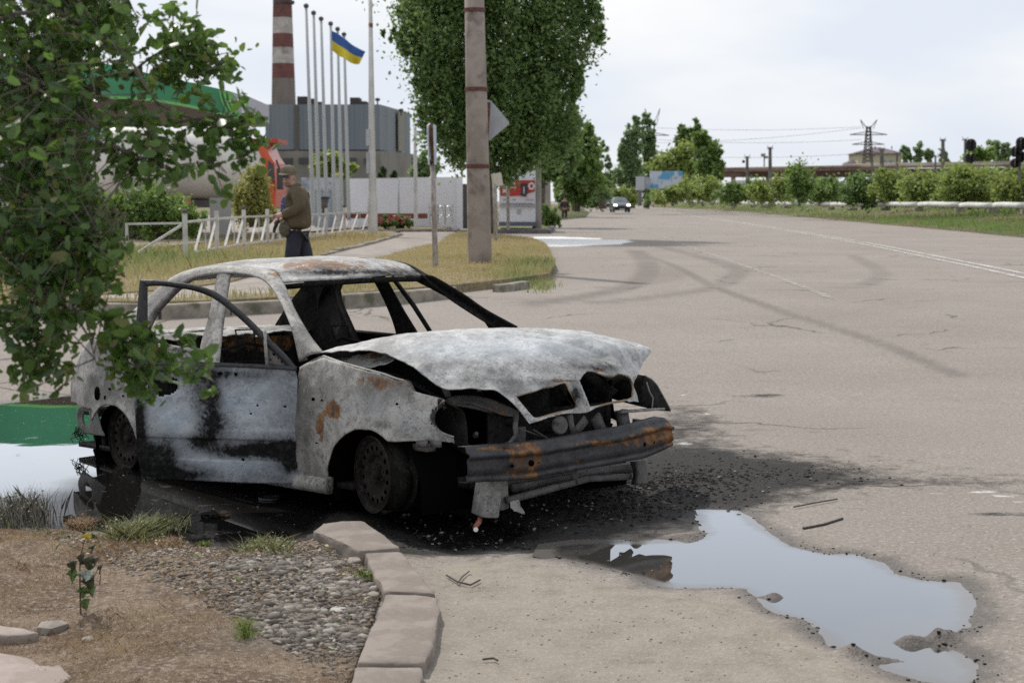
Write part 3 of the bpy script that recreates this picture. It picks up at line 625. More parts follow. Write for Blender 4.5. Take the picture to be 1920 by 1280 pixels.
# body shell: quarter panels, sills, roof rails, roof, pillars, floor, bulkheads in one mesh
QT = [(-2.2, .785), (-2.5, .80), (-2.99, .81), (-3.1, .785), (-3.25, .715), (-3.38, .63), (-3.46, .50), (-3.475, .37)]
qx = arch_xs(-3.475, -2.2, ARR)
def qbot(x): return np.where(x < -2.89, .36, archz(x, ARR, .10))
qp = panel(qx, lambda x: interp(QT, x), lambda x: np.minimum(qbot(x), interp(QT, x) - .005), 30, ARR)
qp = (dent(dent(qp[0], .008, 5, 1), .003, 15, 2), qp[1])
RAIL_T = [S(606, 660, .68), S(581, 629, .635), S(552, 579, .56), S(532, 532, .50), S(512, 508, .475), S(460, 500, .475), S(416, 497, .485), S(366, 504, .51), S(331, 516, .535), S(300, 538, .56), S(275, 560, .58), S(240, 592, .61), S(194, 635, .66)]
RAIL_B = [S(562, 678, .745), S(546, 614, .70), S(521, 558, .625), S(499, 529, .57), S(476, 518, .56), S(440, 512, .56), S(412, 512, .565), S(366, 520, .575), S(334, 538, .59), S(305, 566, .62), S(283, 592, .655), S(266, 625, .70), S(245, 660, .74)]
rm = [tuple((np.array(a) + np.array(b)) / 2 + np.array((0, .012, .010))) for a, b in zip(RAIL_T, RAIL_B)]
rail = sheet([RAIL_T, rm, RAIL_B], 120, 9)
# inner return of the rail, the dark door rebate
RI = [tuple(np.array(b) + np.array((0, -.05, .006))) for b in RAIL_B]
rail2 = sheet([RAIL_B, RI], 120, 3)
BP0 = [S(409, 509, .545), S(393, 590, .655), S(375, 660, .735), (-1.68, .77, .45), (-1.68, .76, .1)]
BP1 = [S(433, 512, .545), S(420, 600, .66), S(411, 680, .755), (-1.47, .79, .45), (-1.48, .77, .1)]
bpm = [tuple((np.array(a) + np.array(b)) / 2 + np.array((0, .012, 0))) for a, b in zip(BP0, BP1)]
bpil = sheet([BP0, bpm, BP1], 40, 9)
qfill = sheet([[S(245, 660, .74), S(266, 625, .70)], [(-2.35, .755, .785), (-2.42, .74, .82)]], 6, 4)   # C-pillar foot
# roof
redge = [S(532, 532, .50), S(512, 508, .475), S(460, 500, .475), S(416, 497, .485), S(366, 504, .51), S(331, 516, .535), S(308, 532, .555)]
rrows = []
for k in np.linspace(1, -1, 9):
    row = []
    for i, p in enumerate(redge):
        q = np.array(p); m_ = mir([p])[0]; w = (1 - k) / 2; c = q * (1 - w) + m_ * w; c[1] = q[1] * (1 - w) + m_[1] * w
        c[2] += .022 * (1 - k * k) * (1 if 0 < i < 6 else (.55 if i == 0 else .8)); c[0] += (.10 if i == 0 else (.06 if i == 1 else (-.05 if i == 6 else 0))) * (1 - k * k)
        row.append(tuple(c))
    rrows.append(row)
roof = sheet(rrows, 60, 60); roof = (dent(roof[0], .010, 3.5, 8), roof[1])
# deck and tail
drows = []
for k in np.linspace(1, -1, 9):
    drows.append([(x, (fr_side(x, .42) + float(rprof(z)) - .01) * k, z + .02 * (1 - k * k) + (.035 * (z / .8) * (1 - k) / 2)) for x, z in [(-2.86, .80), (-2.99, .812), (-3.1, .79), (-3.25, .722), (-3.38, .64), (-3.465, .50), (-3.48, .37)]])
deck = sheet(drows, 40, 40)
cpart('far_pillars', *merge((mir(rail[0]), rail[1]), (mir(rail2[0]), rail2[1]), (mir(bpil[0]), bpil[1])), CHAR, [(1, 900, 570, 90, 50, .25)], solid=.012)
shell_parts = [qp, (mir(qp[0]), qp[1]), rail, rail2, bpil, qfill, (mir(qfill[0]), qfill[1]), deck]
# sills
for s in (1, -1):
    b = MB().tube([(-2.3, s * .755, .10), (-1.3, s * .76, .10), (-.40, s * .76, .10)], .045, 10); shell_parts.append(cb(b))
P, F = merge(*shell_parts)
BB = [(0, 165, 745, 14, 40, .35), (0, 195, 655, 30, 12, .3), (0, 255, 700, 10, 60, .7), (0, 230, 620, 12, 14, .2), (1, 520, 515, 25, 8, .6), (1, 392, 600, 6, 60, .5), (0, 420, 620, 5, 60, .5), (0, 340, 540, 60, 12, .35), (0, 300, 590, 22, 30, .35), (0, 560, 640, 10, 40, .2), (1, 900, 570, 90, 50, .5), (0, 860, 560, 90, 50, .35), (0, 700, 560, 150, 60, .5), (0, 145, 700, 8, 60, .2), (0, 520, 925, 100, 10, .7), (1, 590, 630, 14, 30, .25)]
shell = cpart('body_shell', P, F, PAINT, BB, solid=.008)
cpart('roof', roof[0], roof[1], HOODM, [(1, 600, 500, 110, 16, .75), (0, 660, 512, 160, 7, 1.0), (0, 560, 488, 60, 5, .3), (1, 760, 508, 50, 10, .5), (0, 720, 490, 60, 6, .3)], solid=.010, label='scorched roof with brown rust along its front')
lap = sheet([[S(800, 515, -.50), S(817, 521, -.50), S(872, 554, -.57), S(911, 581, -.61), S(970, 613, -.68)], [S(790, 519, -.52), S(800, 525, -.52), S(858, 556, -.58), S(900, 584, -.63), S(948, 613, -.68)], [S(756, 516, -.50), S(780, 526, -.52), S(843, 559, -.58), S(890, 587, -.63), S(924, 614, -.66)]], 50, 7)
cpart('far_windscreen_pillar', lap[0], lap[1], CHAR, [(0, 860, 565, 100, 60, .3), (1, 940, 605, 60, 10, .2)], solid=.012)
# windscreen header under the roof edge, cowl, dashboard tube
hd = [np.array(r_[0]) for r_ in rrows]
hp = sheet([[tuple(p + (0, 0, -.004)) for p in hd], [tuple(p + (-.012, 0, -.03)) for p in hd], [tuple(p + (-.09, 0, -.035)) for p in hd]], 40, 7)
cpart('windscreen_header', hp[0], hp[1], CHAR, (), solid=.006)
inn = []
def ibox(c, s): inn.append(cb(MB().box(c, s)))
ibox((-1.75, 0, .10), (3.0, 1.44, .03))                     # floor pan
ibox((-1.7, 0, .17), (2.0, .22, .12))                        # tunnel
inn.append(cb(MB().box((-.50, 0, .44), (.03, 1.40, .64))))   # firewall
ibox((-2.36, 0, .28), (.5, 1.3, .3))                         # rear seat bench pan
inn.append(sheet([[(-2.28, .66, .36), (-2.28, 0, .36), (-2.28, -.66, .36)], [(-2.40, .64, .60), (-2.40, 0, .60), (-2.40, -.64, .60)], [(-2.46, .62, .80), (-2.46, 0, .80), (-2.46, -.62, .80)]], 20, 10))
inn.append(cb(MB().box((-3.2, 0, .30), (.5, 1.2, .04))))
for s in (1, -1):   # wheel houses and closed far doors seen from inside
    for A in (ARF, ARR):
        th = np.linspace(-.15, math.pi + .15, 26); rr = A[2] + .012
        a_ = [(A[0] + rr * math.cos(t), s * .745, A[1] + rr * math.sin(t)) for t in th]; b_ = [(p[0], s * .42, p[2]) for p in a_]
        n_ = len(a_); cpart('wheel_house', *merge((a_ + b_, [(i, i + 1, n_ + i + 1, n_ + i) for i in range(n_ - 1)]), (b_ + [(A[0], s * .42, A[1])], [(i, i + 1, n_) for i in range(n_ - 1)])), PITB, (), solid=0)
# far rear quarter seen through the windscreen
QO = [S(u, v, r=-.60) for u, v in [(574, 512), (566, 548), (553, 580), (575, 650), (610, 690), (655, 690), (668, 650), (652, 612), (632, 568), (628, 545), (634, 528), (652, 516), (640, 508)]]
nq = len(QO); inn.append((QO + [(p[0], p[1] - .05, p[2]) for p in QO], [tuple(range(nq)), tuple(range(2 * nq - 1, nq - 1, -1))] + [(i, (i + 1) % nq, nq + (i + 1) % nq, nq + i) for i in range(nq)]))
P, F = merge(*inn)
cpart('floor_and_bulkheads', P, F, CHAR, [(1, 440, 640, 60, 25, .9), (1, 520, 640, 40, 30, .9), (1, 605, 570, 14, 25, .6), (1, 330, 650, 40, 15, .4)], solid=0)
# parcel shelf, ash covered
sh = sheet([[(-2.44, .62, .80), (-2.42, 0, .82), (-2.42, -.60, .84)], [(-2.65, .66, .81), (-2.65, 0, .835), (-2.65, -.62, .85)], [(-2.90, .66, .80), (-2.90, 0, .82), (-2.90, -.62, .84)]], 50, 24)
cpart('parcel_shelf', dent(dent(sh[0], .03, 5, 3), .012, 22, 5), sh[1], PALER, [(0, 420, 600, 80, 4, .3), (1, 330, 615, 30, 6, .5)], solid=.006)

# closed doors (right rear; both on the far side)
def door_panel(x0, x1, A=None): 
    xs = np.linspace(x0, x1, 60)
    return panel(xs, lambda x: interp([(-2.2, .785), (-1.66, .755), (-.63, .70)], x), lambda x: np.minimum(archz(x, A, .13) if A else .13 + 0 * x, .7), 24, A)
p1 = door_panel(-2.19, -1.60, ARR); belt = cb(MB().tube([(-2.35, .735, .79), (-1.66, .745, .765)], .014, 6)); P, F = merge((dent(p1[0], .006, 4, 2), p1[1]), belt)
cpart('rear_door', P, F, PAINT, [(0, 330, 760, 60, 60, .3)], solid=.012)
Pm = mir(p1[0]); belt = (mir(belt[0]), belt[1]); cpart('rear_door', *merge((Pm, p1[1]), belt), CHAR, (), solid=.012, label='charred rear door on the far side')
p2 = door_panel(-1.58, -.64); fb = MB().tube([(-1.60, -.72, .79), (-1.0, -.73, .775), (-.60, -.72, .76)], .013, 6).tube([S(735, 519, r=-.56), S(775, 572, r=-.66), S(812, 630, r=-.73)], .011, 6)
cpart('far_front_door', *merge((mir(p2[0]), p2[1]), cb(fb)), CHAR, (), solid=.012)

# --- the open front door
HW = CARM @ Vector((lambda p: (p[0], -p[1], p[2]))(S(558, 693, .79))); YD = HW.y
def D(u, v, dy=0.0):
    """a point of the open door: it swings out to lie almost square to the lens"""
    Y = YD - .10 * (558 - u) / 300 + dy; w = CARI @ at(u, v, Y); return (w.x, -w.y, w.z)
drow = []
for tv, b in [(0, 0), (.10, -.012), (.30, -.03), (.5, -.036), (.62, -.03), (.66, -.018), (.80, -.016), (.84, -.022), (1, 0)]:
    row = []
    for tu in np.linspace(0, 1, 7):
        ul, ur = np.interp(tv, [0, .3, .8, 1], [259, 253, 257, 266]), np.interp(tv, [0, .05, .8, 1], [554, 558, 560, 567]); u = ur + (ul - ur) * tu
        v = (690 + (907 - 690) * tv) * (1 - tu) + (677 + (898 - 677) * tv) * tu; row.append(D(u, v, b * (1 if .02 < tu < .98 else .3)))
    drow.append(row)
ds = sheet(drow, 150, 110); ds = (dent(dent(ds[0], .006, 4, 7), .002, 14, 8), ds[1])
HH = [(276, 712), (290, 706), (318, 704), (334, 712), (336, 728), (322, 738), (305, 742), (288, 738), (278, 728)]
u_, v_ = car_px(ds[0]); fc = np.array(ds[1]); fu = u_[fc].mean(1); fv = v_[fc].mean(1)
holes = inpoly(fu, fv, HH)
for hu, hv, hr in [(413, 700, 3.5), (442, 702, 3.5), (346, 698, 3), (483, 760, 2.5), (535, 762, 3), (470, 775, 2), (299, 742, 2), (456, 861, 3)]: holes |= np.hypot(fu - hu, fv - hv) < hr
ds = (ds[0], fc[~holes])
DB = [(0, 420, 700, 120, 10, .25), (0, 400, 760, 16, 60, .5), (0, 470, 850, 80, 18, .45), (1, 540, 870, 20, 10, .4), (0, 262, 800, 12, 90, 1.2), (0, 290, 860, 45, 42, 1.25), (0, 345, 890, 60, 16, 1.0), (0, 385, 740, 28, 50, .75), (0, 360, 700, 40, 16, .5), (0, 400, 800, 40, 30, .55), (0, 500, 842, 66, 17, 1.0), (0, 545, 872, 22, 16, .8), (1, 470, 838, 50, 8, .3), (2, 480, 806, 80, 4, .5), (0, 440, 845, 45, 10, .5), (0, 545, 850, 22, 30, .7), (0, 375, 828, 26, 14, .8), (0, 480, 705, 80, 10, .35), (2, 460, 760, 70, 45, .75), (2, 345, 800, 45, 32, .9), (2, 430, 870, 90, 20, .8), (1, 480, 820, 80, 5, .25), (2, 310, 770, 25, 30, .5), (0, 300, 690, 30, 10, .6), (0, 540, 720, 16, 50, .0)]
dr = cpart('front_door', ds[0], ds[1], DOORM, DB, solid=.004, off=-1, label='open front door hanging square to the road, grey blue with black soot')
# inner skin, edges
n1 = 30
inner = sheet([[D(u, v + 3, .06) for u, v in [(552, 690), (400, 684), (262, 678)]], [D(u, v, .07) for u, v in [(558, 800), (400, 795), (258, 788)]], [D(u, v - 3, .05) for u, v in [(564, 904), (400, 900), (268, 896)]]], 30, 20)
rim_ = [D(u, v, -.0) for u, v in [(554, 690), (558, 705), (560, 860), (567, 907), (400, 903), (266, 898), (257, 850), (253, 740), (259, 677)]]; rim2 = [D(u, v, .06) for u, v in [(554, 690), (558, 705), (560, 860), (567, 907), (400, 903), (266, 898), (257, 850), (253, 740), (259, 677)]]
nr = len(rim_); rimF = [(i, (i + 1), nr + (i + 1), nr + i) for i in range(nr - 1)]
inner_keep = inner
cpart('door_inner_panel', *merge(inner_keep, (rim_ + rim2, rimF)), CHAR, (), parent=dr, solid=0)
FO = [(257, 690), (253, 640), (258, 570), (262, 524), (290, 524), (319, 527), (366, 534), (406, 548), (444, 576), (475, 604), (506, 635), (537, 665), (557, 690)]
FI = [(277, 690), (277, 640), (277, 580), (277, 537), (295, 536), (319, 538), (362, 545), (399, 559), (436, 586), (467, 614), (497, 645), (527, 674), (541, 690)]
def ribbon(a, b, n, nn=5, bulge=-.012): 
    m_ = [D((x[0] + y[0]) / 2, (x[1] + y[1]) / 2, bulge) for x, y in zip(a, b)]; return sheet([[D(*p) for p in a], m_, [D(*p) for p in b]], n, nn)
w1 = ribbon(FO[:4], FI[:4], 30); w2 = ribbon(FO[3:], FI[3:], 60)
strip = sheet([[D(260, 674, -.01), D(341, 677, -.01), D(450, 681, -.01), D(556, 686, -.01)], [D(259, 683, -.015), D(341, 685, -.015), D(450, 688, -.015), D(557, 694, -.015)]], 30, 4)
cpart('window_frame', *merge(w1, w2, strip), FRAMEM, [(0, 300, 530, 40, 10, -.1)], parent=dr, solid=.025, off=1)
tri = [D(497, 622, .01), D(541, 676, .01), D(545, 686, .01), D(501, 684, .01)]
tg = sheet([[D(497, 618, .01), D(510, 640, .01), D(530, 662, .01), D(548, 684, .01)], [D(500, 683, .01), D(512, 684, .01), D(528, 685, .01), D(544, 686, .01)]], 24, 20)
u_, v_ = car_px(tg[0]); fc = np.array(tg[1]); fu = u_[fc].mean(1); fv = v_[fc].mean(1); hh = np.zeros(len(fc), bool)
for hu, hv, hr in [(514, 664, 3.2), (507, 648, 1.8), (522, 672, 1.8), (507, 675, 2), (529, 679, 2)]: hh |= np.hypot(fu - hu, fv - hv) < hr
cpart('mirror_plate', tg[0], fc[~hh], RUST, [(1, 515, 665, 30, 30, .2)], parent=dr, solid=.004)
cpart('window_divider', *cb(MB().tube([D(496, 620, -.005), D(501, 686, -.005)], .010, 6)), PALER, (), parent=dr, solid=0)
cpart('door_handle', *cb(MB().tube([D(322, 714, .02), D(333, 716, -.004), D(336, 726, -.006), D(331, 734, -.002), D(324, 742, .01)], .006, 6)), PALER, (), parent=dr, solid=0)

# --- bonnet
HR = [
 [(-.51, .725, .797), (-.48, .40, .855), (-.47, 0, .870), (-.46, -.40, .875), (-.42, -.70, .860)],
 [(-.09, .725, .820), (-.09, .40, .895), (-.08, 0, .905), (-.06, -.40, .900), (-.04, -.72, .872)],
 [S(759, 679, .705), (.18, .39, .862), (.20, 0, .888), (.22, -.40, .880), (.16, -.73, .858)],
 [S(829, 726, .64), (.43, .36, .770), (.46, 0, .828), (.46, -.38, .845), S(1216, 652, -.74)],
 [S(892, 729, .52), (.55, .30, .700), (.60, 0, .755), (.61, -.30, .772), S(1203, 684, -.62)],
 [S(931, 734, .44), (.645, .22, .640), (.69, 0, .690), (.70, -.26, .705), S(1197, 710, -.50)],
 [S(966, 761, .39), (.69, .18, .575), (.73, 0, .61), (.735, -.22, .63), S(1198, 730, -.45)],
 [S(992, 794, .35), (.725, .15, .497), (.745, 0, .512), (.74, -.2, .525), S(1198, 751, -.44)]]
hs = sheet(HR, 260, 260); Hp = hs[0]
fr_ = sstep(.2, .6, Hp[:, 0])
Hp = dent(Hp, .008, 3, 2); d2 = dent(Hp, .045, 6.5, 12) - Hp; Hp = Hp + d2 * (fr_ * np.exp(-((Hp[:, 1] + .25) / .3) ** 2))[:, None]
Hp = dent(dent(Hp, .006, 11, 21), .0022, 24, 4)
cr_ = (Hp[:, 0] - .05) * .55 + (Hp[:, 1] - .12) * .83; Hp[:, 2] += -.012 * np.exp(-(cr_ / .03) ** 2) * sstep(.05, .3, Hp[:, 0]) * (Hp[:, 1] > -.4)
G1 = [(966, 743), (985, 737), (1003, 733), (1020, 726), (1035, 724), (1060, 717), (1070, 733), (1083, 764), (1050, 773), (1010, 784), (1000, 782), (984, 765)]
G2 = [(1086, 714), (1093, 703), (1100, 696), (1112, 696), (1122, 700), (1136, 704), (1149, 705), (1160, 700), (1172, 703), (1182, 709), (1188, 722), (1188, 738), (1183, 748), (1150, 755), (1106, 763), (1098, 742)]
u_, v_ = car_px(Hp); fc = np.array(hs[1]); fu = u_[fc].mean(1); fv = v_[fc].mean(1)
front = (Hp[fc].mean(1)[:, 0] > .5)
keep = ~((inpoly(fu, fv, G1) | inpoly(fu, fv, G2)) & front)
HB = [(0, 1080, 738, 12, 24, .45), (0, 1030, 718, 40, 7, .4), (0, 1110, 690, 34, 7, .35), (0, 960, 720, 26, 16, .18), (1, 1060, 714, 60, 5, .55), (1, 1120, 693, 34, 7, .6), (1, 1188, 715, 8, 40, .5), (1, 1060, 778, 60, 6, .6), (1, 1150, 762, 60, 6, .6), (0, 1078, 740, 14, 20, .35), (0, 1150, 690, 30, 10, .35), (1, 985, 775, 20, 12, .25), (0, 1080, 685, 30, 16, .45), (0, 1130, 672, 30, 12, .35), (0, 640, 664, 40, 5, .3), (2, 1000, 650, 160, 25, .45), (2, 850, 655, 100, 20, .3), (0, 1190, 735, 8, 20, .3), (0, 1075, 740, 14, 14, .25)]
hood = cpart('bonnet', Hp, fc[keep], HOODM, HB, solid=.005, label='pale buckled bonnet lifted clear of the fender with two torn grille openings')
# folded rims round the grille openings
def on_hood(u, v):
    k = np.argmin((u_ - u) ** 2 + (v_ - v) ** 2 + (Hp[:, 0] < .5) * 1e6); return Hp[k]
for GG in (G1, G2):
    pts = crom([on_hood(u, v) for u, v in GG + [GG[0]]], 60)
    cpart('grille_rim', *cb(MB().tube([tuple(p + np.array((-.006, 0, 0))) for p in pts], .0065, 6, cap=False)), RIMM, [(1, 1140, 730, 80, 40, .2), (0, 1010, 740, 30, 14, .3)], parent=hood, solid=0)
# inner frame ribs under the bonnet
ri = MB()
for a, b in [((-.4, .5, .76), (.2, .40, .74)), ((.2, .40, .74), (.5, .0, .66)), ((-.4, .4, .78), (.3, -.3, .78))]: ri.bar(a, b, .05, .02)
cpart('bonnet_rib', *cb(ri), CHAR, (), parent=hood, solid=0)

# --- wheels: bare steel rims, the tyres burnt away
def wheel(x, s, steer=0, drop=0, name='wheel', lab=None):
    P = []; prof = [(.193, 0), (.197, .004), (.193, .012), (.180, .016), (.176, .03), (.168, .05), (.166, .10), (.176, .13), (.180, .155), (.193, .16), (.196, .165)]
    w = MB().lathe([(a, -b) for a, b in prof], n=64)
    rimP, rimF = npv(w.v), w.f
    # disc with vent holes
    nr_, na = 40, 288; rad = np.linspace(.030, .174, nr_)
    prof_r = [.030, .055, .075, .092, .102, .125, .148, .160, .174]; prof_z = [-.045, -.045, -.050, -.048, -.030, -.020, -.021, -.028, -.034]
    V = []; F = []
    for r_ in rad:
        z = np.interp(r_, prof_r, prof_z)
        for k in range(na): V.append((r_ * math.cos(2 * math.pi * k / na), r_ * math.sin(2 * math.pi * k / na), z))
    for i in range(nr_ - 1):
        for k in range(na):
            rm_ = (rad[i] + rad[i + 1]) / 2; am = 2 * math.pi * (k + .5) / na; hole = False
            for h in range(16):
                ah = 2 * math.pi * (h + .5) / 16
                if abs((am - ah + math.pi) % (2 * math.pi) - math.pi) < .12 and math.hypot(rm_ * math.cos(am) - .136 * math.cos(ah), (rm_ * math.sin(am) - .136 * math.sin(ah))) < .0135: hole = True
            for h in range(4):
                ah = 2 * math.pi * (h + .2) / 4
                if math.hypot(rm_ * math.cos(am) - .05 * math.cos(ah), rm_ * math.sin(am) - .05 * math.sin(ah)) < .007: hole = True
            if not hole: F.append((i * na + k, i * na + (k + 1) % na, (i + 1) * na + (k + 1) % na, (i + 1) * na + k))
    hub = MB().lathe([(.001, -.012), (.022, -.014), (.027, -.03), (.03, -.05)], n=20)
    for h in range(4): a = 2 * math.pi * (h + .7) / 4; hub.lathe([(.001, -.03), (.008, -.03), (.009, -.05)], c=(.05 * math.cos(a), .05 * math.sin(a), 0), n=8)
    def tr(Q):
        Q = npv(Q); cs_, sn = math.cos(steer), math.sin(steer)
        a, b, c = Q[:, 0], Q[:, 1], Q[:, 2] * 1.0      # a: along car, b: up, c: outward
        X = x + a * cs_ - c * sn * s; Rr = s * (.79 + c * cs_) + a * sn; return np.stack([X, Rr, .196 + drop + b], 1)
    rim = cpart(name, tr(rimP), rimF, WHEELM, [(1, 680, 900, 12, 80, .45), (1, 208, 820, 8, 50, .3)], solid=.004, label=lab)
    cpart('wheel_disc', tr(V), F, WHEELM, (), parent=rim, solid=.003)
    cpart('hub', *merge((tr(hub.v), hub.f)), WHEELM, [(1, 700, 890, 20, 20, .2)], parent=rim, solid=0)
    br = MB().lathe([(.02, -.075), (.115, -.075), (.12, -.09), (.10, -.15), (.03, -.16)], n=24)
    cpart('brake_drum', tr(br.v), br.f, CHAR, (), parent=rim, solid=0)
    ty = MB().lathe([(.172, -.05), (.182, -.06), (.190, -.10), (.182, -.14), (.17, -.15)], n=48)
    cpart('tyre_remains', dent(tr(ty.v), .012, 12, 3), ty.f, CHAR, (), parent=rim, solid=0)
wheel(0, 1, R(11), lab='bare steel front wheel with a rusty edge, turned outwards')
wheel(0, -1, R(-11)); wheel(-2.52, 1, 0, .0, lab='bare black steel rear wheel standing in water'); wheel(-2.52, -1)

# --- front end behind the bonnet
fe = []
def bar(pts, r_, m=None): fe.append(cb(MB().tube(pts, r_, 7)))
XB = .44
ov = [(812, 775), (822, 762), (845, 757), (880, 761), (915, 770), (945, 785), (957, 800), (958, 815), (950, 828), (930, 836), (905, 839), (870, 836), (840, 822), (822, 808), (812, 792)]
ring = crom([S(u, v, x=.24 + .16 * (u - 812) / 150) for u, v in ov + [ov[0]]], 70)
P, F = cb(MB().tube([tuple(p) for p in ring], .012, 7, cap=False))
hl = cpart('headlamp_opening', P, F, PALER, [(0, 850, 830, 60, 20, .5), (0, 830, 790, 30, 30, .5), (1, 930, 780, 40, 20, .5), (0, 900, 765, 40, 20, .3)], solid=0, label='empty headlamp opening with a bare bulb')
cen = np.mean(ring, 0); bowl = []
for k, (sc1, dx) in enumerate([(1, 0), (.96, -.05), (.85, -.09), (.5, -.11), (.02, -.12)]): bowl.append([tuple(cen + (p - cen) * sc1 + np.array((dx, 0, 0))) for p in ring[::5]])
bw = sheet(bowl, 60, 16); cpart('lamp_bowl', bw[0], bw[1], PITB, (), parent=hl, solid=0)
cpart('bulb', *cb(MB().lathe([(.001, .014), (.008, .012), (.012, .004), (.011, -.006), (.016, -.014), (.016, -.03)], c=S(893, 813, x=.30), axis=(.8, .5, .35), n=14)), PALER, (), parent=hl, solid=0)
cpart('lamp_bracket', *merge(cb(MB().bar(S(918, 785, x=.22), S(921, 832, x=.24), .012, .02)), cb(MB().bar(S(880, 812, x=.2), S(893, 822, x=.24), .012, .02))), CHAR, [(1, 905, 790, 16, 16, .5)], parent=hl, solid=0)
# radiator support: a rusty cross member over the lamps and grille
for P, F in (sheet([[S(u, v, x=.26 + .22 * (u - 830) / 145) for u, v in [(826, 757), (845, 744), (880, 741), (920, 748), (950, 760), (972, 770)]], [S(u, v, x=.28 + .22 * (u - 830) / 145) for u, v in [(832, 768), (848, 758), (880, 757), (915, 768), (945, 779), (972, 781)]]], 50, 6),
             cb(MB().tube([S(968, 778, x=.53), S(966, 800, x=.55), S(968, 815, x=.54), S(955, 832, x=.52), S(925, 842, x=.5)], .012, 7)), cb(MB().bar(S(975, 800, x=.5), S(975, 890, x=.5), .03, .05)), cb(MB().bar(S(1165, 770, x=.5), S(1175, 830, x=.5), .04, .06))): cpart('radiator_support', P, F, RUST, [(0, 880, 748, 20, 20, .4), (0, 1050, 760, 80, 14, .3), (1, 1000, 775, 60, 14, .2), (0, 975, 860, 20, 30, .6)], solid=.004)
cpart('horn', *cb(MB().lathe([(.001, .012), (.018, .012), (.026, .004), (.040, .010), (.047, .006), (.048, -.01), (.02, -.03)], c=S(1050, 797, x=.56), axis=(.98, .1, .1), n=28)), PALER, [(0, 1050, 797, 30, 30, .45), (1, 1050, 797, 20, 20, .35)], solid=0)
for P, F in (cb(MB().bar(S(1098, 785, x=.56), S(1070, 822, x=.56), .012, .05)), cb(MB().bar(S(1068, 778, x=.57), S(1075, 822, x=.57), .012, .035)), cb(MB().bar(S(1115, 780, x=.54), S(1130, 815, x=.54), .02, .07)), cb(MB().bar(S(1190, 790, x=.56), S(1235, 795, x=.50), .03, .03)), cb(MB().tube([S(1170, 800, x=.52), S(1200, 812, x=.52), S(1235, 800, x=.5)], .012, 6)), cb(MB().tube([S(1000, 805, x=.56), S(1040, 830, x=.56), S(1085, 840, x=.56)], .004, 5)), cb(MB().tube([S(968, 800, x=.56), S(1020, 820, x=.55), S(1080, 832, x=.55)], .003, 5))): cpart('front_bracket', P, F, RUST, [(1, 1075, 800, 30, 30, .25), (0, 1120, 795, 30, 30, .5), (0, 1200, 800, 40, 20, .5)], solid=0)
eng = []
random.seed(5)
for k in range(46):
    eng.append(cb(MB().box((random.uniform(-.38, .12) if k % 3 else random.uniform(.15, .36), random.uniform(-.5, .5) if k % 3 else random.uniform(-.45, .15), random.uniform(.25, .58)), (random.uniform(.05, .25), random.uniform(.05, .28), random.uniform(.04, .18)), Matrix.Rotation(random.uniform(-.5, .5), 3, 'Z') @ Matrix.Rotation(random.uniform(-.4, .4), 3, 'X'))))
for k in range(16): 
    p = Vector((random.uniform(-.2, .45), random.uniform(-.6, .15), random.uniform(.3, .62))); eng.append(cb(MB().tube([p, p + Vector((random.uniform(-.1, .1), random.uniform(-.2, .2), random.uniform(-.1, .1))), p + Vector((random.uniform(-.2, .2), random.uniform(-.3, .3), random.uniform(-.2, .1)))], random.uniform(.006, .02), 6)))
eng.append(cb(MB().box((.0, 0, .16), (.9, 1.0, .05)))); eng.append(cb(MB().box((.40, -.1, .33), (.02, .9, .34))))
cpart('engine', *merge(*eng), CHAR, [(1, 1100, 740, 60, 20, .3), (1, 1000, 750, 30, 15, .3), (1, 1150, 740, 30, 16, .5)], solid=0)
for s in (1, -1):
    iw = sheet([[(-.5, s * .66, .76), (0, s * .66, .70), (.42, s * .60, .56)], [(-.5, s * .58, .70), (0, s * .56, .66), (.42, s * .52, .50)], [(-.5, s * .55, .3), (0, s * .52, .42), (.42, s * .50, .3)]], 30, 16)
    cpart('inner_wing', iw[0], iw[1], CHAR, (), solid=.006)
cp_ = sheet([[S(638, 676, .66), S(690, 662, .60), S(748, 666, .56)], [S(650, 682, .68), S(690, 676, .66), S(740, 672, .6)], [S(662, 686, .70), S(695, 689, .70), S(738, 676, .66)]], 40, 20)
cpart('strut_tower', dent(cp_[0], .008, 20, 4), cp_[1], PALER, [(1, 700, 668, 40, 8, .6), (1, 650, 676, 16, 8, .4)], solid=.004)
# far front corner: a black crumpled wing end
FL = [(1198, 706), (1208, 704), (1222, 711), (1232, 722), (1243, 742), (1257, 768), (1256, 771), (1235, 770), (1200, 760), (1196, 735)]
a_ = [S(u, v, x=.46 + .02 * math.sin(u)) for u, v in FL]; b_ = [(p[0] - .28, p[1] - .06, p[2] + .02) for p in a_]; nf = len(a_)
cpart('far_headlamp_shell', a_ + b_, [tuple(range(nf - 1, -1, -1))] + [(i, (i + 1) % nf, nf + (i + 1) % nf, nf + i) for i in range(nf)], CHAR, [(1, 1250, 768, 8, 6, .7)], solid=0)
P, F = merge(cb(MB().tube([S(u, v, x=.465) for u, v in FL[1:7]], .005, 6)), cb(MB().tube([S(1212, 716, x=.48), S(1218, 735, x=.49), S(1224, 745, x=.48), S(1222, 770, x=.48)], .005, 6)), cb(MB().bar(S(1160, 772, x=.52), S(1240, 766, x=.48), .05, .012)))
cpart('far_wing_edge', P, F, PALER, [(0, 1220, 740, 20, 20, .3), (1, 1200, 768, 40, 8, .8)], solid=0)
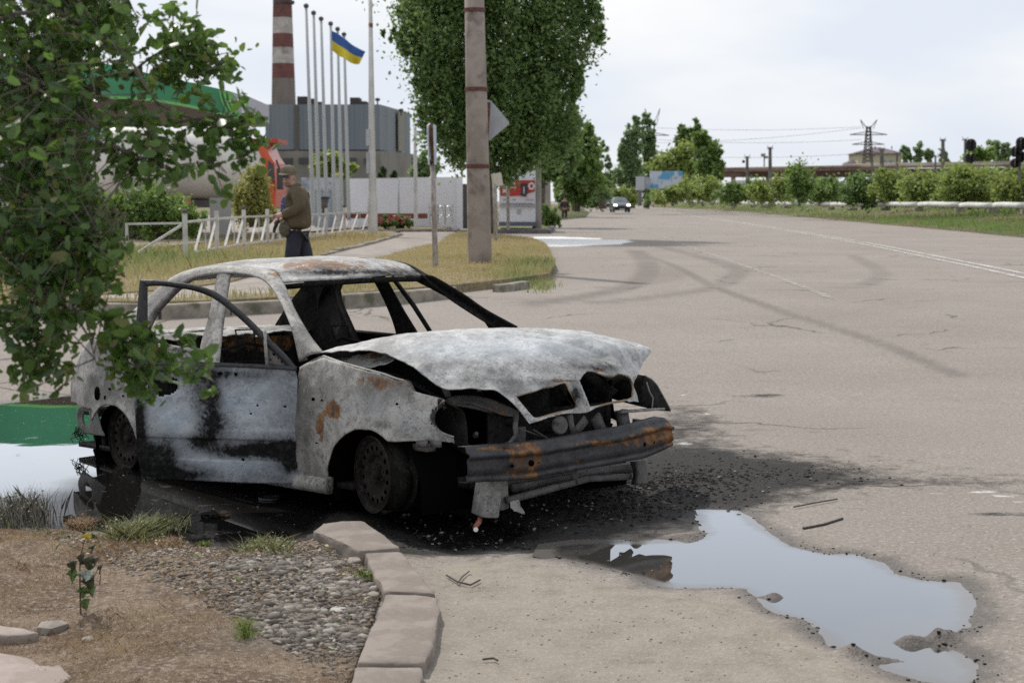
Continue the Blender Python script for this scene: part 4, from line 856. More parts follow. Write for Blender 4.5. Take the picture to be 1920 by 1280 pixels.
# --- bumper beam
def xb(r_, z=0): t = r_ / .72; return .672 - .05 * t + .085 * (1 - t * t)
BT = [(873, 838), (925, 835), (992, 829), (1050, 821), (1099, 814), (1140, 807), (1178, 799), (1210, 791), (1242, 783), (1256, 790)]
BBt = [(873, 905), (925, 902), (992, 896), (1050, 887), (1099, 878), (1140, 871), (1178, 864), (1210, 857), (1245, 842), (1261, 834)]
tq = [S(u, v, fx=xb) for u, v in BT]; bq = [S(u, v, fx=xb) for u, v in BBt]
prof = [(0, -.05), (0, -.002), (.10, .002), (.16, .004), (.21, .024), (.30, .026), (.35, .010), (.42, .006), (.60, .010), (.78, .008), (.83, -.004), (.89, .002), (.98, .002), (1, -.002), (1.0, -.05)]
T = crom(tq, 110); B = crom(bq, 110); NP = len(prof); V = []
for i in range(110):
    for t, o in prof: p = T[i] * (1 - t) + B[i] * t; V.append((p[0] + o, p[1] - o * .1, p[2]))
idx = np.arange(110 * NP).reshape(110, NP); F = np.stack([idx[:-1, :-1], idx[1:, :-1], idx[1:, 1:], idx[:-1, 1:]], -1).reshape(-1, 4)
BMB = [(1, 985, 855, 30, 26, 1.3), (1, 905, 840, 60, 7, .8), (1, 1215, 815, 40, 20, 1.0), (1, 1120, 830, 90, 8, .8), (1, 1060, 856, 50, 14, .35), (1, 1255, 810, 10, 30, .9), (0, 945, 838, 14, 6, .8), (0, 955, 872, 10, 8, .7), (1, 1100, 868, 120, 5, .4), (1, 985, 890, 40, 8, .8)]
beam = cpart('bumper_beam', dent(V, .005, 6, 3), F, BEAMM, BMB, solid=.004, label='bare steel bumper beam with orange rust bands')
for hu, hv, hr in [(996, 868, .016), (960, 873, .009), (1208, 833, .011), (1226, 829, .007), (1010, 867, .003), (1239, 826, .003)]:
    p = S(hu, hv, fx=lambda a, b: xb(a) + .0115); cpart('bolt_hole', *cb(MB().lathe([(.0005, .003), (hr, .003), (hr, -.012)], c=p, axis=(1, .15 + .25 * (p[1]), 0), n=18)), PITB, (), parent=beam, solid=0)
stain = mat('dark_red_stain', (.09, .018, .018), (.05, .02, .02), 30, .8)
# --- below the beam
def b3(p, q, w, h=None): return cb(MB().bar(p, q, w, h))
P, F = merge(cb(MB().box(S(915, 932, x=.56), (.10, .085, .19), Matrix.Rotation(.2, 3, 'X'))), b3(S(935, 905, x=.54), S(940, 955, x=.54), .06, .05))
o_ = cpart('charred_block', dent(P, .02, 20, 6), F, PALER, [(0, 905, 940, 10, 14, .5), (1, 935, 930, 10, 30, .3)], solid=0, bevel=.008)
P, F = merge(b3(S(950, 938, x=.6), S(1100, 897, x=.66), .035, .03), b3(S(1100, 897, x=.66), S(1180, 893, x=.62), .035, .03), b3(S(960, 915, x=.5), S(1090, 893, x=.55), .03, .04), b3(S(1076, 880, x=.66), S(1078, 905, x=.65), .035, .03), b3(S(950, 905, x=.45), S(1190, 875, x=.5), .06, .05))
cpart('lower_crossmember', P, F, RUST, [(0, 1060, 910, 60, 12, .35)], solid=0)
P, F = merge(sheet([[S(1182, 865, x=.60), S(1188, 885, x=.60), S(1184, 907, x=.60)], [S(1195, 864, x=.66), S(1196, 884, x=.67), S(1196, 908, x=.66)], [S(1212, 860, x=.60), S(1214, 884, x=.60), S(1213, 907, x=.60)]], 16, 12))
cpart('tow_bracket', P, F, RUST, [(0, 1190, 890, 10, 20, .4)], solid=.006)
P, F = merge(sheet([[S(955, 940, x=.62), S(972, 936, x=.62)], [S(962, 958, x=.66), S(984, 963, x=.64)]], 8, 8)); cpart('torn_sheet', dent(P, .01, 30), F, PALER, (), solid=.003)
P, F = merge(b3(S(783, 832, .72), S(800, 832, .72), .02, .03), b3(S(808, 832, .70), S(826, 832, .70), .015, .035), cb(MB().box(S(795, 838, .68), (.12, .05, .035)))); cpart('fender_bracket', P, F, RUST, [(1, 795, 842, 20, 8, .3)], solid=0)
# underbody so that the far side does not shine through
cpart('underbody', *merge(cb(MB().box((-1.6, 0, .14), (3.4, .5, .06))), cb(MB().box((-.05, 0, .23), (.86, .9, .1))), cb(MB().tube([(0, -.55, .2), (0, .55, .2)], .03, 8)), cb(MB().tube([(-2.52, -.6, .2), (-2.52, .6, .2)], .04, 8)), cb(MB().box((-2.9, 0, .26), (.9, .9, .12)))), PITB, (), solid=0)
# rear: exposed bracket under the tail
P, F = merge(sheet([[S(146, 764, .70), S(170, 764, .74), S(184, 772, .76)], [S(144, 785, .70), S(168, 790, .74), S(190, 800, .77)], [S(154, 812, .70), S(176, 815, .74), S(197, 817, .77)]], 20, 14))
u_, v_ = car_px(P); Fa = np.array(F); k = ((u_[Fa].mean(1) - 163) / 7) ** 2 + ((v_[Fa].mean(1) - 784) / 14) ** 2 < 1
cpart('tail_bracket', P, [tuple(f) for f in Fa[~k]], RUST, [(0, 150, 775, 10, 12, .7), (0, 165, 810, 30, 6, .3)], solid=.005)
wb = MB(); random.seed(3)
for i in range(26):
    a = Vector(S(150 + random.uniform(-14, 10), 806 + random.uniform(-8, 10), .70)); wb.tube([a, a + Vector((random.uniform(-.05, .05), random.uniform(-.03, .03), random.uniform(-.05, .01))), a + Vector((random.uniform(-.09, .06), random.uniform(-.05, .03), random.uniform(-.06, -.01)))], .0025, 4)
cpart('torn_hose', *cb(wb), CHAR, (), solid=0); wb = MB(); wb.tube([S(178, 812, .6), S(183, 830, .6), S(178, 845, .6), S(186, 850, .6)], .016, 6); cpart('torn_hose', *cb(wb), CHAR, (), solid=0); wb = MB().tube([S(196, 818, .7), S(197, 842, .7)], .02, 6)
cpart('torn_hose', *cb(wb), CHAR, (), solid=0)
cpart('torn_sheet', *merge(sheet([[S(193, 620, .40), S(200, 620, .40), S(210, 620, .40)], [S(196, 604, .40), S(203, 606, .40), S(208, 612, .40)], [S(199, 588, .40), S(200, 590, .40), S(202, 596, .40)]], 6, 8)), RUST, (), solid=.004, label='torn brown metal sliver standing up on the tail')
# patches punched through the rear wing
for hu, hv, hr, k in [(181, 737, .030, 1.5), (196, 745, .010, 1.4), (204, 729, .008, 1), (196, 673, .010, 1), (586, 748, .0095, 1), (602, 750, .0045, 1), (743, 757, .006, 1), (229, 742, .006, 1), (592, 830, .004, 1)]:
    p = S(hu, hv, fr=lambda a, b: fr_side(a, b) + .012 ); V = MB().lathe([(.0005, 0), (hr, 0), (hr * .9, -.01)], c=p, axis=(0, 1, .1), n=14); Q = npv(V.v); Q[:, 2] = p[2] + (Q[:, 2] - p[2]) * k
    cpart('burn_hole', Q, V.f, PITB, (), parent=shell, solid=0)
# --- seat frames
sf = MB()
def seat(x, r_, name, lean=.25):
    m_ = MB()
    def q(dx, dr, dz): return (x + dx, r_ + dr, dz)
    m_.tube([q(0, -.2, .30), q(-.05, -.21, .5), q(-.14, -.19, .76), q(-.15, 0, .80), q(-.14, .19, .76), q(-.05, .21, .5), q(0, .2, .30)], .011, 7)
    m_.tube([q(-.145, -.06, .78), q(-.17, -.065, .88), q(-.17, .065, .88), q(-.145, .06, .78)], .006, 6)
    m_.tube([q(0, -.2, .30), q(.42, -.2, .30), q(.44, 0, .31), q(.42, .2, .30), q(0, .2, .30)], .011, 7)
    for k in range(6): m_.tube([q(-.03 - .02 * k, -.2, .38 + .06 * k), q(-.05 - .02 * k, 0, .385 + .06 * k), q(-.03 - .02 * k, .2, .38 + .06 * k)], .0035, 5)
    m_.bar(q(.0, -.2, .12), q(.0, -.2, .3), .03).bar(q(.0, .2, .12), q(.0, .2, .3), .03).bar(q(.4, -.2, .12), q(.4, -.2, .3), .03).bar(q(.4, .2, .12), q(.4, .2, .3), .03)
    cpart('seat_frame', *cb(m_), CHAR, (), solid=0)
seat(-1.62, .36, 'a'); seat(-1.62, -.36, 'b')
cpart('dashboard_frame', *merge(cb(MB().tube([(-.72, .66, .68), (-.70, 0, .70), (-.68, -.66, .72)], .022, 8)), cb(MB().box((-.62, 0, .58), (.12, .5, .2))), cb(MB().tube([(-.6, -.36, .62), (-.95, -.36, .72)], .012, 6))), CHAR, (), solid=0)
sw = MB(); 0 and sw.tube([(-.97 + .05 * math.cos(a), -.36 + .17 * math.sin(a), .75 + .16 * math.cos(a)) for a in np.linspace(0, 2 * math.pi, 25)], .007, 6); 
# ================================================================== SURROUNDINGS
def W(u, v, Y): return at(u, v, Y)
# --- verges, pavement, kerbs behind the car
def green_attr(spots):
    def f(x, y):
        g = 0 * x
        for u, v, rx_, ry_, k in spots: p = G(u, v); g = g + k * np.exp(-((x - p.x) / rx_) ** 2 - ((y - p.y) / ry_) ** 2)
        return np.clip(g, 0, 1)
    return f
V1 = [(-500, 615), (0, 590), (150, 583), (300, 584), (430, 580), (560, 573), (640, 568), (760, 557), (860, 549), (930, 541), (985, 534), (1030, 526), (1042, 508), (1032, 482), (1024, 466), (1000, 455), (960, 449), (905, 442), (858, 442), (838, 450), (825, 464), (775, 474), (700, 499), (640, 528), (560, 556), (480, 570), (330, 575), (0, 578), (-500, 598)]
isl, IP = patch('verge', V1, .12, VERGE, .16, .03, .8, .4, 'dry grass island between the road and the pavement', attr={'green': green_attr([(1008, 515, .7, 2.0, .8), (1012, 535, .8, .8, .9), (905, 497, .9, 1.2, .35), (240, 578, 4, .8, .4), (700, 560, 2, .4, .3)])}, seed=5)
V2 = [(-900, 590), (0, 574), (150, 570), (330, 558), (430, 543), (560, 505), (630, 480), (700, 462), (752, 444), (735, 438), (690, 434), (560, 430), (400, 428), (240, 426), (0, 426), (-900, 426)]
ver2, VP2 = patch('verge', V2, .12, VERGE, .35, .05, .4, .4, 'yellow dry verge between the pavement and the white fence', attr={'green': green_attr([(60, 510, 3.5, 6, .9), (330, 500, 2.5, 2, .3), (200, 440, 8, 6, .5), (500, 425, 8, 6, .3)])}, seed=6)
PV = [(-700, 597), (0, 580), (330, 577), (480, 572), (560, 558), (640, 530), (700, 501), (775, 476), (826, 466), (842, 450), (868, 438), (752, 440), (700, 460), (630, 478), (560, 503), (430, 541), (330, 556), (150, 568), (0, 572), (-700, 588)]
tag(patch('pavement', PV, .10, PAVE, .5, .01, .4, .3)[0], 'pale pavement curving behind the burnt car', kind='structure')
V3 = [(560, 429), (690, 431), (740, 434.5), (830, 434.5), (850, 430), (858, 424), (700, 421), (560, 420)]
patch('verge', V3, .12, VERGE, .8, .04, .3, .4, 'thin lawn in front of the white wall', attr={'green': green_attr([(760, 428, 8, 6, .5)])}, seed=7)
V4 = [(930, 435), (1028, 435.5), (1034, 429), (1022, 421), (1000, 419), (925, 419)]
patch('verge', V4, .12, VERGE, .8, .04, .3, .4, 'small lawn in front of the white kiosk', attr={'green': green_attr([(960, 430, 8, 6, .9)])}, seed=8)
def kerbline(name, pts, h, w, label, m, seg=1.0):
    P = [Vector(tuple(G(u, v))[:2]) for u, v in pts]; V = MB(); rng = random.Random(len(pts))
    for a, b in zip(P[:-1], P[1:]):
        n_ = max(1, round((b - a).length / seg))
        for k in range(n_):
            p, q = a.lerp(b, k / n_), a.lerp(b, (k + 1) / n_); d = (q - p).normalized() * .006; p = p + d; q = q - d
            dz = rng.uniform(-.018, .018); V.bar((p.x, p.y, float(gz(p.x, p.y)) + h / 2 - .1 + dz), (q.x, q.y, float(gz(q.x, q.y)) + h / 2 - .1 + dz + rng.uniform(-.01, .01)), w, h + .2)
    o = V.build(name, m, bevel=.02); return tag(o, label, kind='structure')
kerbline('kerb', [(-420, 628), (0, 602), (150, 596), (300, 598), (430, 591), (560, 583), (640, 578), (760, 568), (850, 558)], .17, .16, 'worn concrete kerb along the grass island', KERB2)
kerbline('kerb', [(930, 548), (960, 545), (985, 541)], .12, .14, 'half-buried kerb end at the tip of the island', KERB2)
kerbline('kerb', [(600, 489), (640, 478), (700, 463), (752, 446)], .16, .15, 'kerb between pavement and fenced verge', KERB2)
kerbline('kerb', [(560, 432), (700, 437), (752, 439.5), (860, 439.5), (935, 438.5), (1028, 438.5), (1036, 431)], .18, .18, 'dark kerb along the far side of the entrance', mat('dark_kerb', (.16, .15, .155), (.10, .095, .10), 2, .9), 2)

# --- right-hand verge rising to the pipeline
RV = [(1225, 389), (1262, 390.5), (1330, 393.5), (1400, 398), (1500, 406.5), (1600, 416), (1700, 425), (1800, 434), (1920, 446), (2300, 485), (3200, 560)]
rvp = [tuple(G(u, v))[:2] for u, v in RV]; rvp = rvp + [(150, 18), (400, 60), (400, 640), (60, 640)]
nw = N('wild_verge'); c = nw.mix(nw.ramp(nw.noise(.22, 6, .7), .42, .58), (.13, .19, .05), (.27, .19, .12)); c = nw.mix(nw.ramp(nw.noise(2.5, 6, .75), .5, .7), c, (.09, .14, .035)); c = nw.mix(nw.ramp(nw.noise(6, 5, .75), .6, .7), c, (.27, .21, .14)); nw.bump(nw.noise(5, 5, .8), 1, .3); WILD = nw.done(c, .95)
EDGE = [tuple(p) for p in rvp[:11]]
def edge_d(x, y):
    d = np.full(x.shape, 1e9)
    for a, b in zip(EDGE[:-1], EDGE[1:]):
        vx, vy = b[0] - a[0], b[1] - a[1]; t = np.clip(((x - a[0]) * vx + (y - a[1]) * vy) / (vx * vx + vy * vy), 0, 1); d = np.minimum(d, np.hypot(x - a[0] - t * vx, y - a[1] - t * vy))
    return d
def rv_h(x, y, s): return 1.0 * sstep(1, 14, edge_d(x, y)) + .08 * fbm(x, y, .5, 3) * np.clip(s, 0, 1)
field, _ = patch('field', rvp, .04, WILD, 3.2, .05, .3, .5, 'weedy rising verge and field on the far side of the road', extra=rv_h, pts_world=True)
FB_ = bvh(field)
def fz(x, y):
    h = FB_.ray_cast(Vector((x, y, 50)), Vector((0, 0, -1)))[0]; return h.z if h else float(gz(x, y))
lf = [(-500, 24), (-60, 24), (-26, 40), (-14, 78), (-6, 90), (2.5, 98), (5.6, 118), (8.5, 170), (14, 330), (14, 900), (-900, 900), (-500, 200)]
tag(patch('ground', lf, .03, WILD, 14, .1, .05, .5, pts_world=True)[0], 'rough grassy ground beyond the road', kind='structure')
tag(link_mesh('forecourt', [(-60, 34, .47), (-8.7, 34, .47), (-8.2, 50, .47), (-5.5, 75, .47), (-5.5, 120, .47), (-90, 120, .47), (-90, 60, .47)], [(0, 1, 2, 3, 4, 5, 6)], PAVE), 'pale concrete forecourt of the filling station', kind='structure')

# --- road markings: worn white paint, thin sheets just above the asphalt
nm = N('worn_road_paint'); nm.done((.62, .60, .57), .8); tr_ = nm.n('ShaderNodeBsdfTransparent'); mx = nm.n('ShaderNodeMixShader')
nm.l(nm.m('MULTIPLY', nm.ramp(nm.noise(7, 6, .75), .36, .62), nm.ramp(nm.noise(.6, 3, .6), .25, .55)), mx.inputs[0]); nm.l(tr_.outputs[0], mx.inputs[1]); nm.l(nm.b.outputs[0], mx.inputs[2]); nm.l(mx.outputs[0], nm.out.inputs[0]); PAINTW = nm.mat
nm = N('faint_road_paint'); nm.done((.5, .47, .44), .8); tr_ = nm.n('ShaderNodeBsdfTransparent'); mx = nm.n('ShaderNodeMixShader')
nm.l(nm.m('MULTIPLY', nm.ramp(nm.noise(6, 6, .75), .42, .68), .75), mx.inputs[0]); nm.l(tr_.outputs[0], mx.inputs[1]); nm.l(nm.b.outputs[0], mx.inputs[2]); nm.l(mx.outputs[0], nm.out.inputs[0]); PAINTF = nm.mat
from mathutils.geometry import interpolate_bezier
RB = bvh(road)
def rz(x, y):
    h = RB.ray_cast(Vector((x, y, 50)), Vector((0, 0, -1)))[0]; return h.z if h else float(gz(x, y))
def stripe(name, pts, w, m, off=0, dash=None, label=''):
    P = crom([tuple(G(u, v))[:2] for u, v in pts], 160); V = []; F = []; L_ = 0; d = np.gradient(P, axis=0); d /= np.linalg.norm(d, axis=1)[:, None]; nn = np.stack([d[:, 1], -d[:, 0]], 1)
    for i, p in enumerate(P):
        if i: L_ += np.linalg.norm(P[i] - P[i - 1])
        a = p + nn[i] * (off - w / 2); b = p + nn[i] * (off + w / 2); V += [(a[0], a[1], rz(*a) + .012), (b[0], b[1], rz(*b) + .012)]
        if i and (dash is None or L_ % dash[0] < dash[1]): F.append((2 * i - 2, 2 * i - 1, 2 * i + 1, 2 * i))
    return tag(link_mesh(name, V, F, m), label, kind='structure')
DL = [(1232, 394.5), (1290, 404), (1400, 420), (1500, 436), (1620, 457), (1750, 483), (1850, 503), (1920, 518), (2100, 556)]
stripe('road_marking', DL, .13, PAINTW, -.17, None, 'left stripe of the white double line'); stripe('road_marking', DL, .13, PAINTW, .17, None, 'right stripe of the white double line')
stripe('road_marking', [(1150, 412), (1180, 425), (1240, 444), (1300, 466), (1380, 494), (1470, 526), (1556, 560)], .12, PAINTF, 0, None, 'faded dashed lane line')

# --- generic tools for vegetation
def leaf_mesh(name, C, size, m, parent, rng, flat=0.0, col=None, long=1.5, fold=False):
    C = npv(C); n_ = len(C); D1 = rng.normal(size=(n_, 3)); D1[:, 2] *= (1 - flat); D1 /= np.linalg.norm(D1, axis=1)[:, None]
    D2 = rng.normal(size=(n_, 3)); D2 -= (D2 * D1).sum(1)[:, None] * D1; D2 /= np.linalg.norm(D2, axis=1)[:, None]
    s = np.asarray(size) * rng.uniform(.6, 1.25, n_); s = s[:, None]
    a = C - D1 * s * long / 2; c = C + D1 * s * long / 2; b = C + D2 * s * .5; d = C - D2 * s * .5
    if fold:
        N3 = np.cross(D1, D2); a1 = C - D1 * s * long * .25; c1 = C + D1 * s * long * .22; up = N3 * s * .12
        V = np.stack([a, a1 + D2 * s * .42 + up, c1 + D2 * s * .36 + up, c, c1 - D2 * s * .36 + up, a1 - D2 * s * .42 + up], 1).reshape(-1, 3); k = 6
        b0 = np.arange(n_) * 6; F = np.concatenate([np.stack([b0, b0 + 1, b0 + 2, b0 + 3], 1), np.stack([b0, b0 + 3, b0 + 4, b0 + 5], 1)])
    else: V = np.stack([a, b, c, d], 1).reshape(-1, 3); F = np.arange(n_ * 4).reshape(-1, 4); k = 4
    r1 = rng.uniform(0, 1, n_) if col is None else np.clip(col + rng.uniform(-.25, .25, n_), 0, 1); r2 = rng.uniform(0, 1, n_)
    A = np.repeat(np.stack([r1, r2, 0 * r1], 1), k, 0)
    return link_mesh(name, V, F, m, parent, attr={'rnd': A})
def crown_points(blobs, Y, n_, rng, clump=.22, hollow=.35, depth=1.0, spike=0.0):
    """leaf positions for a crown given as image ellipses (u, v, ru, rv) standing at distance Y; in clumps"""
    s = Y / FPX; areas = np.array([b[2] * b[3] for b in blobs], float); areas /= areas.sum(); out = []; cols = []
    for b, a in zip(blobs, areas):
        c = np.array(W(b[0], b[1], Y)); R3 = np.array([b[2] * s, b[2] * s * depth, b[3] * s]); nc = max(6, int(n_ * a / 45))
        d = rng.normal(size=(nc, 3)); d /= np.linalg.norm(d, axis=1)[:, None]; r_ = rng.uniform(hollow, 1, nc) ** (1 / 1.6); ph = rng.uniform(0, 50, 3); r_ *= 1 + np.array([.55 * mnoise.noise(Vector(x * 1.9 + ph)) for x in d]) + .12 * rng.normal(size=nc)
        cc_ = c + d * r_[:, None] * R3; m_ = max(3, int(n_ * a / nc)); cr = clump * min(R3[0], R3[2]) * rng.uniform(.5, 1.5, nc)
        q = rng.normal(size=(nc, m_, 3)) * .6; q[:, :, 2] *= 1 + spike; out.append((cc_[:, None, :] + q * cr[:, None, None]).reshape(-1, 3)); cols.append(np.repeat(rng.uniform(.15, .85, nc), m_))
    return np.vstack(out), np.concatenate(cols)
BARK = mat('grey_bark', (.16, .13, .10), (.08, .065, .05), 6, .95, bump=.8, bscale=14, bdist=.03)
LG = {'dark': leafmat('dark_leaves', (.018, .042, .010), (.05, .09, .02), .22), 'mid': leafmat('mid_leaves', (.07, .125, .03), (.18, .26, .065), .38), 'light': leafmat('light_leaves', (.12, .17, .04), (.26, .315, .085), .4),
      'yellow': leafmat('yellow_green_leaves', (.16, .19, .04), (.32, .31, .10), .35), 'blue': leafmat('grey_green_leaves', (.11, .175, .075), (.21, .29, .13), .42), 'deep': leafmat('deep_green_leaves', (.035, .08, .02), (.17, .25, .075), .42)}
def tree(name, label, cat, u, v0, Y, blobs, n_, size, m, trunk=.15, group=None, seed=1, clump=.22, hollow=.35, limbs=6, ground=None, spike=0.0, depth=1.0, top=None):
    rng = np.random.RandomState(seed); base = Vector(W(u, v0, Y)); 
    t = thing(name, label, cat, base, group)
    P, c_ = crown_points(blobs, Y, n_, rng, clump, hollow, depth, spike)
    leaf_mesh('crown', P, size, LG[m], t, rng, col=c_)
    b = max(blobs, key=lambda q: q[2] * q[3]); cen = Vector(W(b[0], b[1], Y)); tip = Vector(W(*top, Y)) if top else cen + Vector((0, 0, b[3] * .6 * Y / FPX))
    tb = MB(); tb.tube([base - Vector((0, 0, .2)), base + (cen - base) * .35 + Vector((trunk * .3, 0, 0)), cen, tip], [trunk * 1.15, trunk, trunk * .6, trunk * .15], 10)
    for k in range(limbs):
        q = blobs[k % len(blobs)]; e = Vector(W(q[0], q[1], Y)) + Vector((rng.uniform(-.7, .7) * q[2], rng.uniform(-.7, .7) * q[2], rng.uniform(-.1, .7) * q[3])) * (Y / FPX); s_ = base.lerp(cen, rng.uniform(.4, .9)); mid = s_.lerp(e, .5) - Vector((0, 0, .04 * (e - s_).length))
        tb.tube([s_, mid, e], [trunk * .42, trunk * .25, trunk * .05], 6)
    tb.build('trunk', BARK, t, smooth=True); return t
def shrub(name, label, cat, u, v0, Y, blobs, n_, size, m, group=None, seed=1, clump=.3, hollow=.2, spike=0.0):
    rng = np.random.RandomState(seed); base = Vector(W(u, v0, Y)); t = thing(name, label, cat, base, group)
    if Y > 80: blobs = [(a, b, c * 1.22, d * 1.05) for a, b, c, d in blobs] + [(a + rng.uniform(-1, 1) * c, b - d * rng.uniform(.3, .9), c * .3, d * .4) for a, b, c, d in blobs]; clump = .42
    P, c_ = crown_points(blobs, Y, n_, rng, clump, hollow, 1.0, spike); leaf_mesh('foliage', P, size, LG[m], t, rng, col=c_)
    st = MB()
    for k in range(7):
        q = blobs[k % len(blobs)]; e = Vector(W(q[0] + rng.uniform(-.6, .6) * q[2], q[1] - rng.uniform(0, .6) * q[3], Y)) + Vector((0, rng.uniform(-.4, .4) * q[2] * Y / FPX, 0)); st.tube([base + Vector((rng.uniform(-.1, .1), 0, -.15)), base.lerp(e, .5) + Vector((rng.uniform(-.1, .1), 0, 0)), e], [.025, .015, .005], 5)
    st.build('stems', BARK, t); return t

# big roadside tree
tree('roadside_tree', 'large dark green tree behind the thick concrete pole, bare forked trunk', 'tree', 918, 442, 54,
     [(850, 60, 90, 110), (960, 20, 100, 120), (1045, 60, 66, 90), (850, 200, 70, 95), (940, 190, 90, 115), (1020, 200, 62, 90), (928, 300, 46, 46), (882, 272, 46, 46), (978, 272, 50, 46), (905, 325, 26, 18), (950, 322, 30, 22), (765, 80, 30, 26), (745, 62, 22, 14), (1112, 45, 20, 38), (1125, 60, 12, 22), (1080, 140, 26, 50), (808, 200, 32, 60), (800, 30, 50, 70), (900, -90, 160, 90), (1095, 0, 36, 40), (795, 130, 26, 40), (1060, 230, 26, 50)],
     82000, .105, 'deep', .26, seed=3, clump=.23, hollow=.3, limbs=22, spike=.9)
tree('roadside_tree', 'second dark roadside tree leaning over the grey utility poles', 'tree', 1012, 425, 75, [(1035, 235, 42, 62), (1020, 290, 44, 45), (1050, 275, 36, 50), (1015, 200, 45, 60)], 15000, .2, 'deep', .2, seed=4)
# --- far trees along the road
TS = [
 ('roadside_tree', 'broad mid green tree beyond the utility poles, left of the pair of feathery trees', 1082, 392, 120, [(1085, 300, 36, 58), (1070, 330, 30, 48), (1095, 330, 28, 48), (1100, 275, 20, 32)], 9000, .3, 'mid'),
 ('roadside_tree', 'feathery tree with several spires behind the distant walking person and parked shop', 1128, 388, 150, [(1120, 290, 7, 46), (1110, 315, 8, 50), (1138, 300, 6, 42), (1129, 285, 5, 40), (1146, 315, 5, 34), (1126, 350, 22, 28)], 4200, .24, 'blue'),
 ('roadside_tree', 'low dark tree between the poles and the feathery spires', 1062, 392, 135, [(1060, 350, 22, 34), (1052, 330, 16, 30)], 3500, .28, 'mid'),
 ('poplar', 'left one of the two tall poplars beside the power line', 1185, 388, 230, [(1186, 280, 13, 62), (1176, 315, 14, 52), (1193, 245, 9, 36), (1166, 295, 9, 36), (1182, 345, 20, 34), (1163, 330, 9, 28), (1192, 310, 13, 52)], 9500, .36, 'blue'),
 ('poplar', 'right one of the two tall poplars beside the power line', 1212, 388, 235, [(1213, 268, 11, 60), (1220, 310, 13, 50), (1208, 240, 8, 32), (1230, 325, 8, 28), (1214, 340, 19, 36), (1222, 265, 8, 40)], 9000, .36, 'blue'),
 ('small_tree', 'thin airy tree between the shop roof and the tall poplars', 1150, 388, 210, [(1150, 330, 16, 20), (1160, 322, 10, 16), (1140, 335, 10, 16)], 1100, .32, 'blue'),
 ('pine_tree', 'dark ragged tree sticking up behind the rounded olive green tree', 1292, 370, 200, [(1290, 262, 24, 22), (1306, 242, 11, 18), (1280, 244, 9, 12), (1296, 275, 24, 24)], 4200, .34, 'deep'),
 ('broad_tree', 'rounded olive green tree behind the torn blue billboard', 1262, 372, 190, [(1262, 312, 36, 30), (1240, 320, 26, 24), (1290, 300, 26, 32), (1268, 335, 45, 24)], 8500, .36, 'light'),
 ('broad_tree', 'upright green tree just left of the rusty pipe bridge', 1325, 375, 170, [(1325, 300, 26, 40), (1318, 275, 18, 28), (1338, 320, 20, 34), (1345, 300, 12, 26)], 6500, .34, 'mid'),
 ('far_tree', 'rounded dark green tree behind the double railway signal', 1840, 312, 420, [(1838, 292, 22, 14), (1820, 296, 14, 12), (1855, 290, 14, 13)], 2000, .9, 'mid'),
 ('far_tree', 'slim rounded tree right of the rounded one, near the right frame edge', 1866, 312, 430, [(1866, 282, 11, 18)], 900, .8, 'blue'),
 ('far_tree', 'rightmost slim tree close beside the cluster of signals', 1887, 312, 430, [(1888, 284, 11, 17), (1880, 300, 12, 10)], 1000, .8, 'blue'),
 ('poplar', 'pale poplar touching the right end of the hipped roof house', 1696, 308, 420, [(1697, 292, 7, 20), (1705, 296, 4, 15)], 900, .8, 'blue'),
 ('poplar', 'second distant poplar right of the hipped roof house', 1722, 308, 420, [(1719, 292, 7, 16), (1726, 288, 6, 18)], 900, .8, 'blue'),
 ('poplar', 'third distant poplar right of the hipped roof house', 1742, 308, 420, [(1740, 290, 6, 17), (1747, 292, 4, 15)], 700, .8, 'blue'),
 ('poplar', 'small distant poplar behind the tallest catenary post', 1772, 308, 420, [(1768, 294, 7, 15), (1776, 298, 5, 12)], 600, .8, 'blue'),
 ('small_tree', 'bright green tree behind the flagpoles, above the white wall', 622, 415, 95, [(622, 305, 26, 20), (600, 312, 18, 18), (645, 318, 22, 15)], 3500, .25, 'light'),
 ('small_tree', 'pointed little conifer above the white wall, left of the far white pole', 720, 395, 100, [(718, 320, 5, 10), (718, 328, 8, 8)], 400, .2, 'dark'),
 ('small_tree', 'smaller pointed conifer above the white wall', 742, 395, 100, [(740, 324, 4, 7), (740, 330, 6, 6)], 300, .2, 'dark'),
 ('small_tree', 'hazy olive bush above the wall behind the rusty sign post', 800, 400, 110, [(800, 315, 20, 18), (785, 322, 14, 12), (795, 295, 8, 16)], 1500, .3, 'blue'),
]
for i, (nm_, lb, u, v0, Y, bl, n_, sz, m) in enumerate(TS): tree(nm_, lb, nm_.replace('_', ' '), u, v0, Y, bl, n_, sz, m, .0018 * Y, None, 40 + i, limbs=5, clump=.28)
